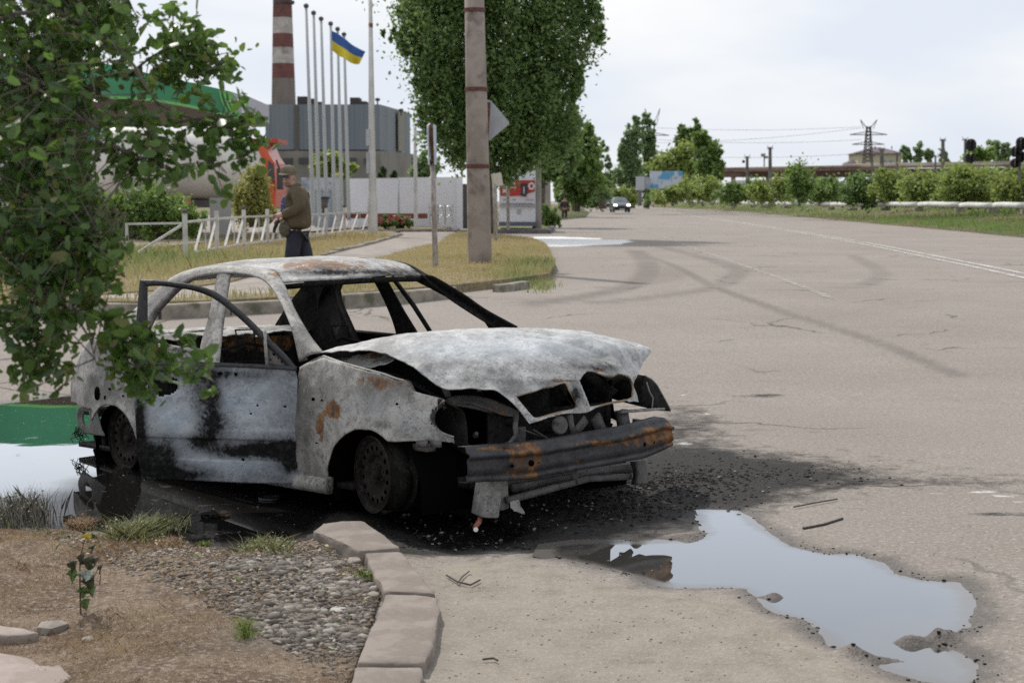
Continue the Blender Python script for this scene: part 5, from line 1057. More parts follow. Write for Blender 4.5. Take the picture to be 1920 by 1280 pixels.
shr = [
 ('overgrown_shrub', 'tall feathery brownish shrub growing in front of the rusty bridge', 1500, 382, 105, [(1500, 345, 18, 32), (1490, 335, 10, 25), (1512, 350, 14, 26)], 3000, .16, 'mid'),
 ('shrub', 'bright shrub under the torn blue billboard', 1262, 383, 140, [(1262, 366, 24, 12), (1240, 370, 18, 10), (1282, 358, 14, 16)], 3500, .2, 'light'),
 ('shrub', 'shrub right of the billboard, below the upright tree', 1318, 384, 150, [(1318, 358, 26, 18), (1300, 362, 18, 14), (1338, 355, 18, 18)], 3500, .2, 'light'),
 ('shrub', 'dark low shrub under the left end of the rusty bridge', 1380, 384, 140, [(1380, 362, 26, 16), (1398, 366, 20, 12), (1360, 366, 18, 12)], 3200, .2, 'mid'),
 ('shrub', 'shrub left of the tall feathery one in front of the bridge', 1445, 384, 125, [(1445, 360, 26, 18), (1425, 364, 18, 14), (1465, 352, 18, 20)], 3500, .18, 'light'),
 ('shrub', 'mid green shrub right of the tall feathery one', 1545, 384, 115, [(1545, 358, 26, 20), (1528, 364, 18, 14), (1560, 350, 14, 16)], 3500, .17, 'mid'),
 ('shrub', 'rounded dark green bush in front of the house', 1618, 386, 100, [(1618, 356, 32, 24), (1600, 362, 20, 18), (1636, 366, 18, 16)], 5000, .15, 'deep'),
 ('shrub', 'yellow green shrub right of the rounded dark bush', 1668, 386, 98, [(1668, 350, 26, 24), (1655, 330, 10, 16), (1690, 362, 22, 20)], 4500, .15, 'light'),
 ('shrub', 'shrub with pale tips below the distant poplars', 1728, 387, 94, [(1728, 348, 28, 26), (1712, 360, 20, 20), (1748, 358, 20, 20)], 4500, .15, 'light'),
 ('shrub', 'biggest bright green shrub, below the double signal', 1818, 388, 88, [(1818, 350, 40, 30), (1800, 330, 18, 20), (1842, 344, 24, 28), (1790, 366, 22, 18)], 7500, .15, 'light'),
 ('shrub', 'bright shrub cut by the right frame edge', 1908, 388, 84, [(1908, 350, 32, 30), (1890, 364, 20, 18), (1925, 340, 24, 30)], 6000, .15, 'light'),
 ('shrub', 'darker shrub between the pale tipped one and the biggest one', 1768, 386, 105, [(1768, 356, 22, 22), (1780, 346, 14, 18)], 3000, .16, 'mid'),
 ('shrub', 'low shrub beside the far road edge left of the billboards', 1170, 388, 170, [(1166, 365, 20, 14), (1182, 370, 16, 11)], 2200, .24, 'light'),
 ('shrub', 'shrub behind the distant walking person', 1075, 392, 125, [(1078, 368, 14, 16), (1066, 350, 12, 14)], 1500, .2, 'light'),
 ('shrub', 'low dark shrub left of the dark distant cars', 1112, 388, 170, [(1112, 370, 24, 16), (1090, 372, 16, 14)], 2200, .24, 'mid'),
 ('hedge', 'dark rounded hedge in front of the white tank', 300, 438, 37, [(300, 395, 55, 40), (250, 400, 50, 42), (350, 415, 36, 24), (200, 405, 50, 40)], 9000, .085, 'mid'),
 ('shrub', 'yellow green wispy shrub in front of the orange cab', 474, 416, 42, [(474, 365, 30, 40), (458, 382, 24, 32), (490, 380, 24, 34), (478, 335, 16, 18)], 6500, .07, 'yellow'),
 ('rose_bush', 'rose bush in front of the white wall', 738, 432, 66, [(738, 416, 30, 11), (718, 418, 16, 9), (760, 416, 18, 10)], 2500, .10, 'deep'),
 ('shrub', 'rough grass clump by the kiosk corner poles', 1032, 428, 72, [(1030, 408, 14, 18), (1022, 396, 10, 14), (1042, 414, 8, 12)], 2600, .10, 'mid'),
 ('shrub', 'low dark bush at the left frame edge beyond the fence', 60, 440, 34, [(60, 420, 60, 30), (130, 425, 50, 26), (0, 415, 60, 34)], 5000, .09, 'mid'),
]
shr += [('shrub', lb_, u_, 386, Y_, bl_, n2_, .17, m_) for lb_, u_, Y_, bl_, n2_, m_ in [
 ('yellow green sapling sticking up above the shrubs by the thick post', 1662, 108, [(1662, 338, 9, 16), (1660, 355, 16, 18)], 1200, 'light'),
 ('low green bush filling the gap left of the rounded dark bush', 1580, 118, [(1580, 366, 24, 15), (1568, 358, 14, 12)], 2200, 'light'),
 ('bushes merging below the right part of the bridge', 1700, 118, [(1700, 352, 40, 22), (1745, 345, 34, 20)], 3600, 'mid'),
 ('dark bushes behind the biggest bright shrub', 1790, 112, [(1790, 350, 36, 24), (1860, 350, 40, 26)], 4200, 'mid'),
 ('low bush right of the biggest bright shrub', 1868, 92, [(1868, 362, 24, 20), (1855, 370, 20, 12)], 2600, 'light'),
 ('scrub between the billboard shrub and the upright tree', 1295, 165, [(1295, 366, 26, 12), (1345, 366, 26, 12)], 2600, 'mid'),
 ('scrub under the bridge left of the tall feathery shrub', 1410, 150, [(1410, 356, 20, 16), (1475, 362, 20, 16)], 2600, 'mid'),
 ('low scrub left of the first pipe section', 1225, 190, [(1225, 374, 24, 9), (1205, 376, 16, 7)], 1600, 'mid')]]
for i, (nm_, lb, u, v0, Y, bl, n_, sz, m) in enumerate(shr): shrub(nm_, lb, nm_.replace('_', ' '), u, v0, Y, bl, n_, sz, m, None, 90 + i, spike=(1.2 if m == 'yellow' or 'feathery' in lb[:14] else 0))
rng = np.random.RandomState(5)
# blossoms
rb = [o for o in sc.objects if o.get('label', '').startswith('rose bush')][0]
P, _ = crown_points([(738, 412, 30, 8), (760, 411, 16, 7), (712, 414, 14, 6)], 65.6, 260, rng, .3, .6); leaf_mesh('blossoms', P, .10, mat('pink_petals', (.35, .06, .07), (.45, .20, .16), 30), rb, rng)
# weeds and grass on the right verge: one mass
pts = []; 
while len(pts) < 15000:
    k = rng.randint(0, 8); a, b = EDGE[k], EDGE[k + 1]; t = rng.uniform(); d = rng.uniform(.1, 13) ** 1.0; q = (a[0] + (b[0] - a[0]) * t + d * .8, a[1] + (b[1] - a[1]) * t + d * .4); pts.append((q[0], q[1], fz(*q) + rng.uniform(0, .12)))
pts = np.array(pts); g = fbm(pts[:, 0], pts[:, 1], .25, 9)
def blades(name, P, h, w, m, rng, col=None, lean=.35, parent=None):
    P = npv(P); n_ = len(P); a = rng.uniform(0, 2 * math.pi, n_); D = np.stack([np.cos(a), np.sin(a), 0 * a], 1); H = (np.asarray(h) * rng.uniform(.5, 1.3, n_))[:, None]; Wd = np.asarray(w) * np.ones((n_, 1)); a2 = rng.uniform(0, 2 * math.pi, n_); Ln = np.stack([np.cos(a2), np.sin(a2), 0 * a2], 1) * H * lean * rng.uniform(.2, 1.6, (n_, 1))
    Z1 = np.array([0, 0, 1.0]); V = np.stack([P - D * Wd / 2, P + D * Wd / 2, P + Ln * .35 + Z1 * H * .6 + D * Wd * .35, P + Ln + Z1 * H, P + Ln * .35 + Z1 * H * .6 - D * Wd * .35], 1).reshape(-1, 3)
    F = [tuple(range(i * 5, i * 5 + 5)) for i in range(n_)]; F = np.arange(n_ * 5).reshape(-1, 5)
    r1 = rng.uniform(0, 1, n_) if col is None else np.clip(col + rng.uniform(-.2, .2, n_), 0, 1)
    return link_mesh(name, V, F, m, parent, attr={'rnd': np.repeat(np.stack([r1, rng.uniform(0, 1, n_), 0 * r1], 1), 5, 0)})
WEED = leafmat('verge_weeds', (.34, .23, .15), (.15, .24, .06), .3); DRYG = leafmat('dry_grass_blades', (.52, .40, .22), (.22, .27, .09), .2); BRG = leafmat('brown_dry_grass', (.23, .135, .075), (.42, .32, .20), .2)
tag(blades('grass', pts, .26 * np.clip(.6 + g, .25, 1.6), .07, WEED, rng, np.clip(.45 + 1.6 * g, 0, 1)), 'weeds and brownish grass covering the right verge', 'grass', kind='stuff')
# grass on the island and on the fenced verge
def scatter(poly, n_, rng, dens=None):
    xs = [p[0] for p in poly]; ys = [p[1] for p in poly]; out = np.zeros((0, 2))
    while len(out) < n_:
        X = rng.uniform(min(xs), max(xs), n_); Yv = rng.uniform(min(ys), max(ys), n_); k = inpoly(X, Yv, poly)
        if dens is not None: k &= rng.uniform(0, 1, n_) < dens(X, Yv)
        out = np.vstack([out, np.stack([X[k], Yv[k]], 1)])
    return out[:n_]
IPc = [p for p in IP if abs(p[0]) < 9]
q = scatter(IP, 26000, rng, lambda x, y: (np.abs(x) < 9) * (.45 + .55 * (fbm(x, y, .9, 4) > -.1)))
gr = green_attr([(1008, 515, .7, 2.0, .9), (1012, 535, .8, .8, .9), (985, 480, .6, 3, .3), (905, 497, .9, 1.2, .5), (240, 578, 4, .8, .5), (700, 560, 2, .5, .4)])(q[:, 0], q[:, 1])
tag(blades('grass', np.column_stack([q, gz(q[:, 0], q[:, 1]) + .12]), .055 + .16 * gr, .016, DRYG, rng, gr * .9), 'dry and green grass on the island behind the car', 'grass', kind='stuff')
q = scatter([p for p in VP2 if p[0] > -20], 26000, rng, lambda x, y: (x > -14) * (y < 50)); gr = green_attr([(60, 510, 3.5, 6, .9), (330, 500, 2.5, 2, .3), (200, 440, 8, 6, .5)])(q[:, 0], q[:, 1])
tag(blades('grass', np.column_stack([q, gz(q[:, 0], q[:, 1]) + .12]), .08 + .20 * np.clip(gr + .6 * (fbm(q[:, 0], q[:, 1], .3, 3) > .25), 0, 1), .022, DRYG, rng, gr), 'dry yellow grass on the fenced verge', 'grass', kind='stuff')
q = np.array([tuple(G(1010 + rng.normal() * 16, 536 + rng.normal() * 6))[:2] for k in range(450)]); tag(blades('grass', np.column_stack([q, gz(q[:, 0], q[:, 1])]), .09, .014, DRYG, rng, .8), 'green weeds spilling off the tip of the island', 'grass', kind='stuff')

# --- pipeline in sections along the verge
PIPEM = mat('white_wrapped_pipe', (.62, .61, .58), (.50, .49, .47), 3, .8, bump=.5, bscale=2, bdist=.05)
pipe = thing('pipeline', 'white wrapped pipeline lying along the top of the right verge', 'pipeline', W(1600, 384, 110))
PP = [(1262, 379, 250), (1300, 379.5, 220), (1335, 379, 190), (1372, 380, 165), (1432, 382, 140), (1475, 382, 128), (1558, 383.5, 112), (1600, 384.5, 105), (1660, 384, 98), (1722, 384, 90), (1800, 384.5, 82), (1862, 384.5, 76), (1925, 385, 71), (2100, 388, 60)]
for a, b in zip(PP[:-1], PP[1:]):
    p, q_ = Vector(W(*a)), Vector(W(*b)); d = (q_ - p).normalized(); p = p + d * .25; q_ = q_ - d * .25; dz = rng.uniform(-.03, .03)
    o = MB().tube([p + Vector((0, 0, dz)), p.lerp(q_, .3) + Vector((0, 0, .015 + dz)), p.lerp(q_, .7) + Vector((0, 0, dz - .01)), q_ + Vector((0, 0, dz))], [.14, .15, .15, .14], 10).build('pipe_section', PIPEM, pipe, smooth=True)
pu = MB(); 
for a in PP[1:-1]: c_ = Vector(W(*a)); pu.box(c_ - Vector((0, 0, .28)), (.5, .3, .2))
pu.build('pipe_support', KERB2, pipe)
# --- rusty pipe bridge
RB_ = mat('rusty_girder', (.13, .075, .055), (.085, .05, .042), .4, .9, c3=(.20, .13, .10), s3=.15); RB2 = mat('pale_rusty_pipe', (.30, .24, .20), (.17, .12, .10), .3, .8); DARKST = mat('dark_steel', (.05, .045, .045), (.08, .07, .065), 1, .8)
pb = thing('pipe_bridge', 'long rusty pipe bridge crossing behind the bushes', 'pipe bridge', W(1640, 376, 190))
def seg(u0, v0, u1, v1, Y, th, m, nm_, dy=0): 
    return MB().bar(W(u0, v0, Y + dy), W(u1, v1, Y + dy), th, th).build(nm_, m, pb)
seg(1352, 325, 1990, 322, 190, .9, RB_, 'girder'); seg(1352, 330, 1990, 330, 190, .35, DARKST, 'lower_chord', 2)
MB().tube([W(1356, 317.5, 189), W(1600, 313, 189), W(1990, 308, 189)], .22, 8).build('pipe', RB2, pb); MB().tube([W(1356, 322, 187), W(1990, 315, 187)], .14, 8).build('pipe', RB_, pb)
MB().tube([W(1580, 312, 192), W(1690, 310, 192), W(1820, 308, 192), W(1990, 306, 192)], .3, 8).build('pipe', mat('lagged_pipe', (.28, .27, .22), (.16, .15, .13), .3, .9), pb)
for u in (1375, 1440, 1478, 1530, 1565, 1650, 1740, 1850): MB().bar(W(u, 327, 190), W(u, 392, 190), .5, .5).build('bridge_leg', KERB2, pb)
ps = MB()
for u in range(1360, 1990, 22): ps.bar(W(u, 316, 189.5), W(u, 323, 189.5), .12)
ps.build('pipe_cradle', DARKST, pb)
w_ = MB(); 
for u0, u1, v in [(1380, 1450, 343), (1520, 1570, 337), (1552, 1600, 345), (1380, 1440, 352), (1590, 1640, 340)]: w_.box(W((u0 + u1) / 2, v, 230), ((u1 - u0) / FPX * 230, 2, .8))
tag(w_.build('greenhouse_roof', mat('white_sheeting', (.6, .62, .65), rough=.6), loc=W(1500, 345, 230)), 'white sheet roofs seen under the rusty bridge', 'sheds')
# --- house with hipped roof
hs_ = thing('hipped_roof_house', 'cream house with a purple brown hipped roof far behind the bridge', 'house', W(1650, 315, 430))
s4 = 430 / FPX
def HB_(u0, v0, u1, v1, dep, Y=430): a = W(u0, v0, Y); b = W(u1, v1, Y); return Vector(((a.x + b.x) / 2, Y + dep / 2, (a.z + b.z) / 2)), (b.x - a.x, dep, abs(a.z - b.z))
CREAM = mat('cream_render', (.52, .46, .34), (.46, .41, .31), .3, .9); ROOFP = mat('brown_metal_roof', (.10, .07, .085), (.13, .095, .11), .4, .6)
c_, s_ = HB_(1609, 288, 1690, 316, 12); MB().box(c_, s_).build('wall', CREAM, hs_)
e = .8; z0 = c_.z + s_[2] / 2; hx, hy = s_[0] / 2 + e, s_[1] / 2 + e
rf = MB().add([(c_.x - hx, c_.y - hy, z0), (c_.x + hx, c_.y - hy, z0), (c_.x + hx, c_.y + hy, z0), (c_.x - hx, c_.y + hy, z0), (c_.x - hx * .15, c_.y, z0 + 1.9), (c_.x + hx * .25, c_.y, z0 + 1.9)], [(0, 1, 5, 4), (1, 2, 5), (2, 3, 4, 5), (3, 0, 4), (3, 2, 1, 0)]).build('roof', ROOFP, hs_)
for u in (1641, 1672): MB().bar(W(u, 280, 428), W(u, 274, 428), .25).build('chimney', ROOFP, rf)
for u, w__ in ((1659, 6), (1671, 7)): 
    f_ = MB().box(W(u, 301, 429.9), (w__ * s4, .12, .8)).build('window', mat('white_frame', (.55, .6, .68), rough=.5), hs_); MB().box(W(u, 301, 429.8), (w__ * s4 - .25, .06, .6)).build('pane', mat('far_pane', (.25, .32, .42), rough=.2), f_)
hx_ = thing('outbuilding', 'small shed with a brown roof left of the cream house', 'shed', W(1602, 315, 432)); c_, s_ = HB_(1590, 306, 1613, 316, 6, 432); MB().box(c_, s_).build('wall', CREAM, hx_)
z0 = c_.z + s_[2] / 2; MB().add([(c_.x - 2.1, c_.y - 3.4, z0), (c_.x + 2.1, c_.y - 3.4, z0), (c_.x + 2.1, c_.y + 3.4, z0), (c_.x - 2.1, c_.y + 3.4, z0), (c_.x, c_.y, z0 + 1.1)], [(0, 1, 4), (1, 2, 4), (2, 3, 4), (3, 0, 4), (3, 2, 1, 0)]).build('roof', ROOFP, hx_)
# --- power pylon
def pylon(u, vb, vt, Y, wb, label):
    t = thing('power_pylon', label, 'pylon', W(u, vb, Y)); b = W(u, vb, Y); h = (vb - vt) / FPX * Y; m = MB(); 
    def wd(k): return wb * (1 - .62 * k)
    for sx in (-1, 1):
        for sy in (-1, 1): m.bar(b + Vector((sx * wb / 2, sy * wb / 2, 0)), b + Vector((sx * wd(1) / 2, sy * wd(1) / 2, h * .86)), .16)
    nk = 11
    for k in range(nk):
        k0, k1 = k / nk, (k + 1) / nk
        for sy in (-1, 1):
            m.bar(b + Vector((-wd(k0) / 2, sy * wd(k0) / 2, h * .86 * k0)), b + Vector((wd(k1) / 2, sy * wd(k1) / 2, h * .86 * k1)), .09); m.bar(b + Vector((wd(k0) / 2, sy * wd(k0) / 2, h * .86 * k0)), b + Vector((-wd(k1) / 2, sy * wd(k1) / 2, h * .86 * k1)), .09)
    m.build('lattice_mast', DARKST, t)
    for k, hw in ((.68, 3.6), (.47, 3.1), (.27, 2.7)):
        a = MB()
        for sx in (-1, 1): a.bar(b + Vector((0, 0, h * k + .6)), b + Vector((sx * hw, 0, h * k)), .14); a.bar(b + Vector((0, 0, h * k)), b + Vector((sx * hw, 0, h * k)), .16)
        a.build('cross_arm', DARKST, t)
    for sx in (-1, 1): 
        a = MB(); a.bar(b + Vector((sx * .2, 0, h * .80)), b + Vector((sx * 1.6, 0, h)), .14); a.bar(b + Vector((sx * .9, 0, h * .80)), b + Vector((sx * 1.6, 0, h)), .1); a.build('earth_peak', DARKST, t)
    return t
pylon(1627, 312, 226, 300, 1.7, 'lattice power pylon with a forked top, standing before the cream house')
pylon(1222, 360, 206, 330, 2.0, 'lattice pylon half hidden behind the two tall poplars')
for v0, v1, sag in [(262, 262, 6), (291, 288, 6), (268, 240, 6), (240, 238, 5)]:
    tag(MB().tube([W(1232 + (1615 - 1232) * t, v0 + (v1 - v0) * t + sag * (1 - (2 * t - 1) ** 2), 320) for t in np.linspace(0, 1, 12)], .035, 4).build('power_cable', DARKST), {262: 'power cable running from the poplars to the lowest pylon arm', 291: 'lowest sagging cable running to the pylon above the bridge', 268: 'cable rising from the hidden pylon to the upper pylon arm', 240: 'topmost cable between the two pylons'}[v0], 'cable')
# --- catenary posts, signals
POSTM = mat('old_concrete_post', (.17, .155, .145), (.10, .09, .085), .8, .9)
for u, vt, vb, Y, r_, lb in [(1401, 293, 372, 150, .16, 'short post with a round lamp at the left end of the bridge'), (1444, 276, 362, 155, .19, 'taller post with a small crossbar above the bridge'), (1635, 290, 340, 170, .14, 'thin post in front of the cream house, left of the thick one'), (1653.5, 279, 352, 160, .22, 'thick post in front of the cream house windows'), (1682, 286, 340, 175, .14, 'thin post right of the cream house windows'), (1768, 261, 345, 150, .2, 'tallest catenary post with a forked top, left of the signals'), (1754, 291, 320, 180, .12, 'short thin post left of the tallest catenary post'), (1810, 260, 330, 160, .16, 'post standing directly left of the double signal')]:
    t = thing('catenary_post', lb, 'post', W(u, vb, Y), 'posts along the railway'); MB().tube([W(u, vb, Y), W(u, vt, Y)], [r_ * 1.1, r_ * .85], 8).build('post', POSTM, t)
    c_ = MB().bar(W(u - 6, vt + 3, Y), W(u + 6, vt + 3, Y), .07); c_.bar(W(u - 4, vt + 3, Y), W(u - 5, vt - 3, Y), .05).bar(W(u + 4, vt + 3, Y), W(u + 5, vt - 3, Y), .05); c_.build('crossbar', DARKST, t)
    if '1401' in str(u): MB().lathe([(.001, .16), (.1, .13), (.16, 0), (.1, -.13), (.001, -.16)], c=W(1394, 303, Y), n=12).build('lamp', DARKST, t)
lm = thing('lamp_mast', 'small twin lamp mast left of the taller post', 'lamp mast', W(1433, 315, 200)); MB().tube([W(1433, 315, 200), W(1433, 291, 200)], .09, 6).build('mast', PALER, lm); MB().box(W(1431, 291, 200), (.5, .4, .4)).build('lamp', PALER, lm); MB().box(W(1437, 295, 200), (.4, .3, .3)).build('lamp', PALER, lm)
def signal(u, v, Y, heads, vb, lb, rr=.36):
    t = thing('railway_signal', lb, 'signal', W(u, vb, Y), 'railway signals'); MB().tube([W(u, vb, Y), W(u, v, Y)], .08, 8).build('mast', POSTM, t)
    for du, dv, hh in heads:
        c = W(u + du, v + dv, Y - .3); m = MB(); w2, h2 = rr, hh * Y / FPX / 2
        poly = [(math.cos(a) * w2, (h2 - w2) * (1 if math.sin(a) >= 0 else -1) + math.sin(a) * w2) for a in np.linspace(0, 2 * math.pi, 25)[:-1]]
        m.add([(c.x + x, c.y, c.z + z) for x, z in poly] + [(c.x + x, c.y + .12, c.z + z) for x, z in poly], [tuple(range(24)), tuple(range(47, 23, -1))] + [(i, (i + 1) % 24, 24 + (i + 1) % 24, 24 + i) for i in range(24)])
        hd_ = m.build('signal_head', mat('signal_black', (.008, .008, .009), rough=.6), t)
        for k in (-1, 0, 1): MB().lathe([(.09, -.22), (.10, 0), (.001, .0)], c=(c.x, c.y - .01, c.z + k * h2 * .5), axis=(0, 1, 0), n=12).build('lamp_hood', DARKST, hd_)
signal(1821, 276, 105, [(0, -4, 23), (-1, 20, 20)], 310, 'two-headed railway signal on a short mast above the bushes')
signal(1912, 276, 80, [(3, -6, 26), (-7, 8, 20), (2, 18, 22), (-8, 30, 18)], 340, 'cluster of railway signal heads at the right frame edge', .25)
# --- billboards, shop, cars, soldier far down the road
bb = thing('torn_billboard', 'wide white billboard with torn blue poster scraps', 'billboard', W(1250, 370, 150)); npb = N('torn_poster'); gx = npb.n('ShaderNodeSeparateXYZ'); npb.l(npb.co, gx.inputs[0])
c = npb.mix(npb.ramp(npb.noise(.7, 3, .5), .44, .50), (.10, .30, .48), (.48, .52, .60)); c = npb.mix(npb.ramp(npb.noise(1.4, 4, .6), .56, .62), c, (.30, .33, .38)); c = npb.mix(npb.ramp(gx.outputs[0], 15.0, 15.6), c, npb.mix(npb.ramp(npb.noise(1.2, 3), .58, .64), (.50, .54, .62), (.28, .33, .42))); POSTER = npb.done(c, .7)
c_, s_ = HB_(1219, 321, 1280, 354, .4, 150); MB().box(c_, s_).build('panel', POSTER, bb); MB().bar(W(1232, 354, 150), W(1232, 384, 150), .3).build('leg', POSTM, bb); MB().bar(W(1268, 354, 150), W(1268, 384, 150), .3).build('leg', POSTM, bb)
b2 = thing('side_billboard', 'narrow blank panel on one leg left of the torn billboard', 'billboard', W(1200, 384, 149)); c_, s_ = HB_(1193, 331, 1208, 357, .4, 149); MB().box(c_, s_).build('panel', mat('blank_panel', (.42, .44, .45), rough=.7), b2); c_, s_ = HB_(1208.2, 332, 1219, 354, .3, 149.5); MB().box(c_, s_).build('side_panel', mat('scrap_panel', (.28, .31, .34), (.45, .45, .47), .7), b2); MB().bar(W(1200, 357, 149), W(1200, 386, 149), .35).build('leg', POSTM, b2)
sh_ = thing('roadside_shop', 'small dark roadside shop with a pitched grey roof', 'shop', W(1137, 388, 240)); c_, s_ = HB_(1121, 345, 1152, 388, 6, 240); MB().box(c_, s_).build('wall', mat('dark_boards', (.06, .05, .045)), sh_)
a, b, c = W(1119, 351, 238.5), W(1138, 340, 238.5), W(1156, 352, 238.5); MB().add([a, b, c, a + Vector((0, 8, 0)), b + Vector((0, 8, 0)), c + Vector((0, 8, 0))], [(0, 1, 2), (5, 4, 3), (0, 3, 4, 1), (1, 4, 5, 2), (2, 5, 3, 0)]).build('roof', mat('pale_roof', (.30, .29, .28), (.22, .28, .28), .5), sh_); MB().box(W(1129, 356, 239.7), (1.0, .2, .22)).build('sign_board', mat('yellow_board', (.5, .4, .06)), sh_)
tag(MB().tube([W(1136, 388, 200), W(1136, 342, 200)], [.12, .09], 8).tube([W(1136, 342, 200), W(1134, 337, 200), W(1131, 335, 200)], .08, 6).build('street_lamp', POSTM, loc=W(1136, 388, 200)), 'slim street lamp in front of the dark shop', 'street lamp')
def small_car(name, label, u, vb, Y, m, rzr, lights=False, w=1.72):
    base = W(u, vb, Y); Mx = Matrix.Translation(base) @ Matrix.Rotation(rzr, 4, 'Z'); t = thing(name, label, 'car', mat=Mx)
    # lengthwise profile (x back, z) swept across the width with tumblehome
    st = [(-2.1, .25, .55, .80), (-2.05, .22, .70, .86), (-1.3, .20, .92, .88), (-.85, .20, 1.0, .88), (-.15, .20, 1.42, .66), (.9, .20, 1.45, .66), (1.7, .20, 1.0, .84), (2.1, .25, .9, .82), (2.15, .3, .6, .80)]
    V = []; F = []
    for x, zb, zt, hw in st:
        zs = min(zt, .92)
        for y, z in [(-w / 2 * .94, zb), (-w / 2, zb + .25), (-w / 2 * .98, zs * .97), (-w / 2 * hw, zt), (0, zt + .03), (w / 2 * hw, zt), (w / 2 * .98, zs * .97), (w / 2, zb + .25), (w / 2 * .94, zb)]: V.append((y, x, z))
    for i in range(len(st) - 1):
        for k in range(8): F.append((i * 9 + k, i * 9 + k + 1, (i + 1) * 9 + k + 1, (i + 1) * 9 + k))
        F.append((i * 9 + 8, i * 9, (i + 1) * 9, (i + 1) * 9 + 8))
    F.append(tuple(range(9))); F.append(tuple(range(len(V) - 1, len(V) - 10, -1)))
    bd = MB().add(V, F).build('body', m, t, local=True, smooth=False, bevel=.05)
    GL = mat('car_glass', (.14, .165, .17), rough=.08); BK = mat('car_black', (.008, .008, .01), rough=.5)
    def loc(o): return o
    MB().add([(-.62, -.80, 1.03), (.62, -.80, 1.03), (.53, -.24, 1.40), (-.53, -.24, 1.40)], [(0, 1, 2, 3)]).build('windscreen', GL, t, local=True, solid=.02)
    MB().box((0, -2.12, .42), (w * .8, .08, .34)).build('grille', BK, t, local=True)
    MB().box((0, -2.17, .30), (.5, .02, .11)).build('number_plate', mat('plate', (.5, .5, .5)), t, local=True)
    for s in (-1, 1):
        MB().box((s * .64, -2.05, .70), (.34, .14, .15)).build('headlight', mat('lamp_glass', (.7, .7, .7), rough=.1) if not lights else LAMPON, t, local=True, bevel=.03); MB().box((s * .98, -.62, 1.0), (.16, .1, .12)).build('mirror', BK, t, local=True)
        for y in (-1.35, 1.3): 
            wl_ = MB().lathe([(.0, -.1), (.28, -.1), (.31, -.06), (.31, .06), (.28, .1), (.0, .1)], c=(s * (w / 2 - .12), y, .31), axis=(1, 0, 0), n=18).build('wheel', BK, t, local=True)
    return t
nl = N('lit_headlamp'); nl.done((.8, .8, .8), .2); nl.b.inputs['Emission Color'].default_value = (1, .95, .85, 1); nl.b.inputs['Emission Strength'].default_value = 4; LAMPON = nl.mat
small_car('approaching_car', 'dark grey car with lit headlights coming down the road', 1162, 398, 152, mat('grey_car_paint', (.10, .11, .125), rough=.25, metal=.6), R(2), True)
small_car('distant_car', 'small black car behind the grey one at the road side', 1141, 391, 205, mat('black_car_paint', (.02, .022, .03), rough=.3), R(12))
# --- thick concrete pole, signs and posts near the pavement
def pole(name, label, cat, ub, vb, ut, vt, Y, rb, rt, m, group=None, n=16):
    t = thing(name, label, cat, W(ub, vb, Y), group); return t, MB().tube([Vector(W(ub, vb, Y)) - Vector((0, 0, .3)), W(ub, vb, Y), W(ub + (ut - ub) * .5, vb + (vt - vb) * .5, Y), W(ut, vt, Y)], [rb, rb, (rb + rt) / 2, rt], n).build('shaft', m, t, smooth=True)
CONC = mat('spun_concrete', (.30, .255, .22), (.23, .195, .165), 2.5, .9, bump=.25, bscale=60, c3=(.16, .13, .11), s3=3.5, bdist=.004)
YP = 29.0
cp1, _ = pole('concrete_pole', 'thick concrete pole with rusty steel bands standing in the dry grass', 'pole', 900, 497, 886, -160, YP, .228, .165, CONC)
BAND = mat('rusty_band', (.13, .045, .035), (.07, .03, .025), 20, .8)
for v in (20, 168, 312):
    k = (497 - v) / 657; c = Vector(W(900 - 14 * k, v, YP)); MB().lathe([(.228 - .063 * k + .001, -.035), (.228 - .063 * k + .014, -.035), (.228 - .063 * k + .014, .035), (.228 - .063 * k + .001, .035)], c=c, n=28).box(c + Vector((-.05, -.24 + .06 * k, 0)), (.08, .05, .06)).build('steel_band', BAND, cp1)
SGREY = mat('sign_back_grey', (.40, .42, .44), (.34, .36, .38), 3, .55); RUSTP = mat('rusty_tube', (.22, .10, .05), (.10, .05, .035), 12, .8); 
ds_ = thing('diamond_sign', 'diamond road sign seen from behind on the thick concrete pole', 'road sign', W(930, 225, YP + .5))
PT = [Vector(W(u, v, YP + .45)) for u, v in [(914, 187), (921, 189), (954, 228), (954.5, 233), (918, 264), (900, 247), (890, 226)]]
MB().add(PT + [p + Vector((0, .02, 0)) for p in PT], [tuple(range(7)), tuple(range(13, 6, -1))] + [(i, (i + 1) % 7, 7 + (i + 1) % 7, 7 + i) for i in range(7)]).build('plate', SGREY, ds_); MB().bar(W(917, 192, YP + .38), W(913, 262, YP + .38), .06).build('bracket', RUSTP, ds_)
PALEPOST = mat('peeling_white_post', (.34, .31, .28), (.20, .165, .14), 6, .85, stretch=(3, 3, 1))
ss, _ = pole('sign_post', 'rusty edge-on road sign on a peeling post beside the thick pole', 'road sign', 817, 511, 811, 300, 27.5, .05, .045, PALEPOST)
MB().bar(W(811, 304, 27.4), W(808, 233, 27.4), .06).build('rusty_bracket', RUSTP, ss); BLUES = mat('blue_sign_plate', (.36, .44, .54), (.55, .58, .60), 8, .5)
MB().add([W(801, 236, 27.2), W(806, 231, 27.5), W(806, 309, 27.5), W(804, 309, 27.2)], [(0, 1, 2, 3)]).build('sign_plate', BLUES, ss, solid=.02); MB().add([W(813, 233, 27.3), W(817, 236, 27.6), W(818, 308, 27.6), W(815, 309, 27.3)], [(0, 1, 2, 3)]).build('sign_plate', BLUES, ss, solid=.02)
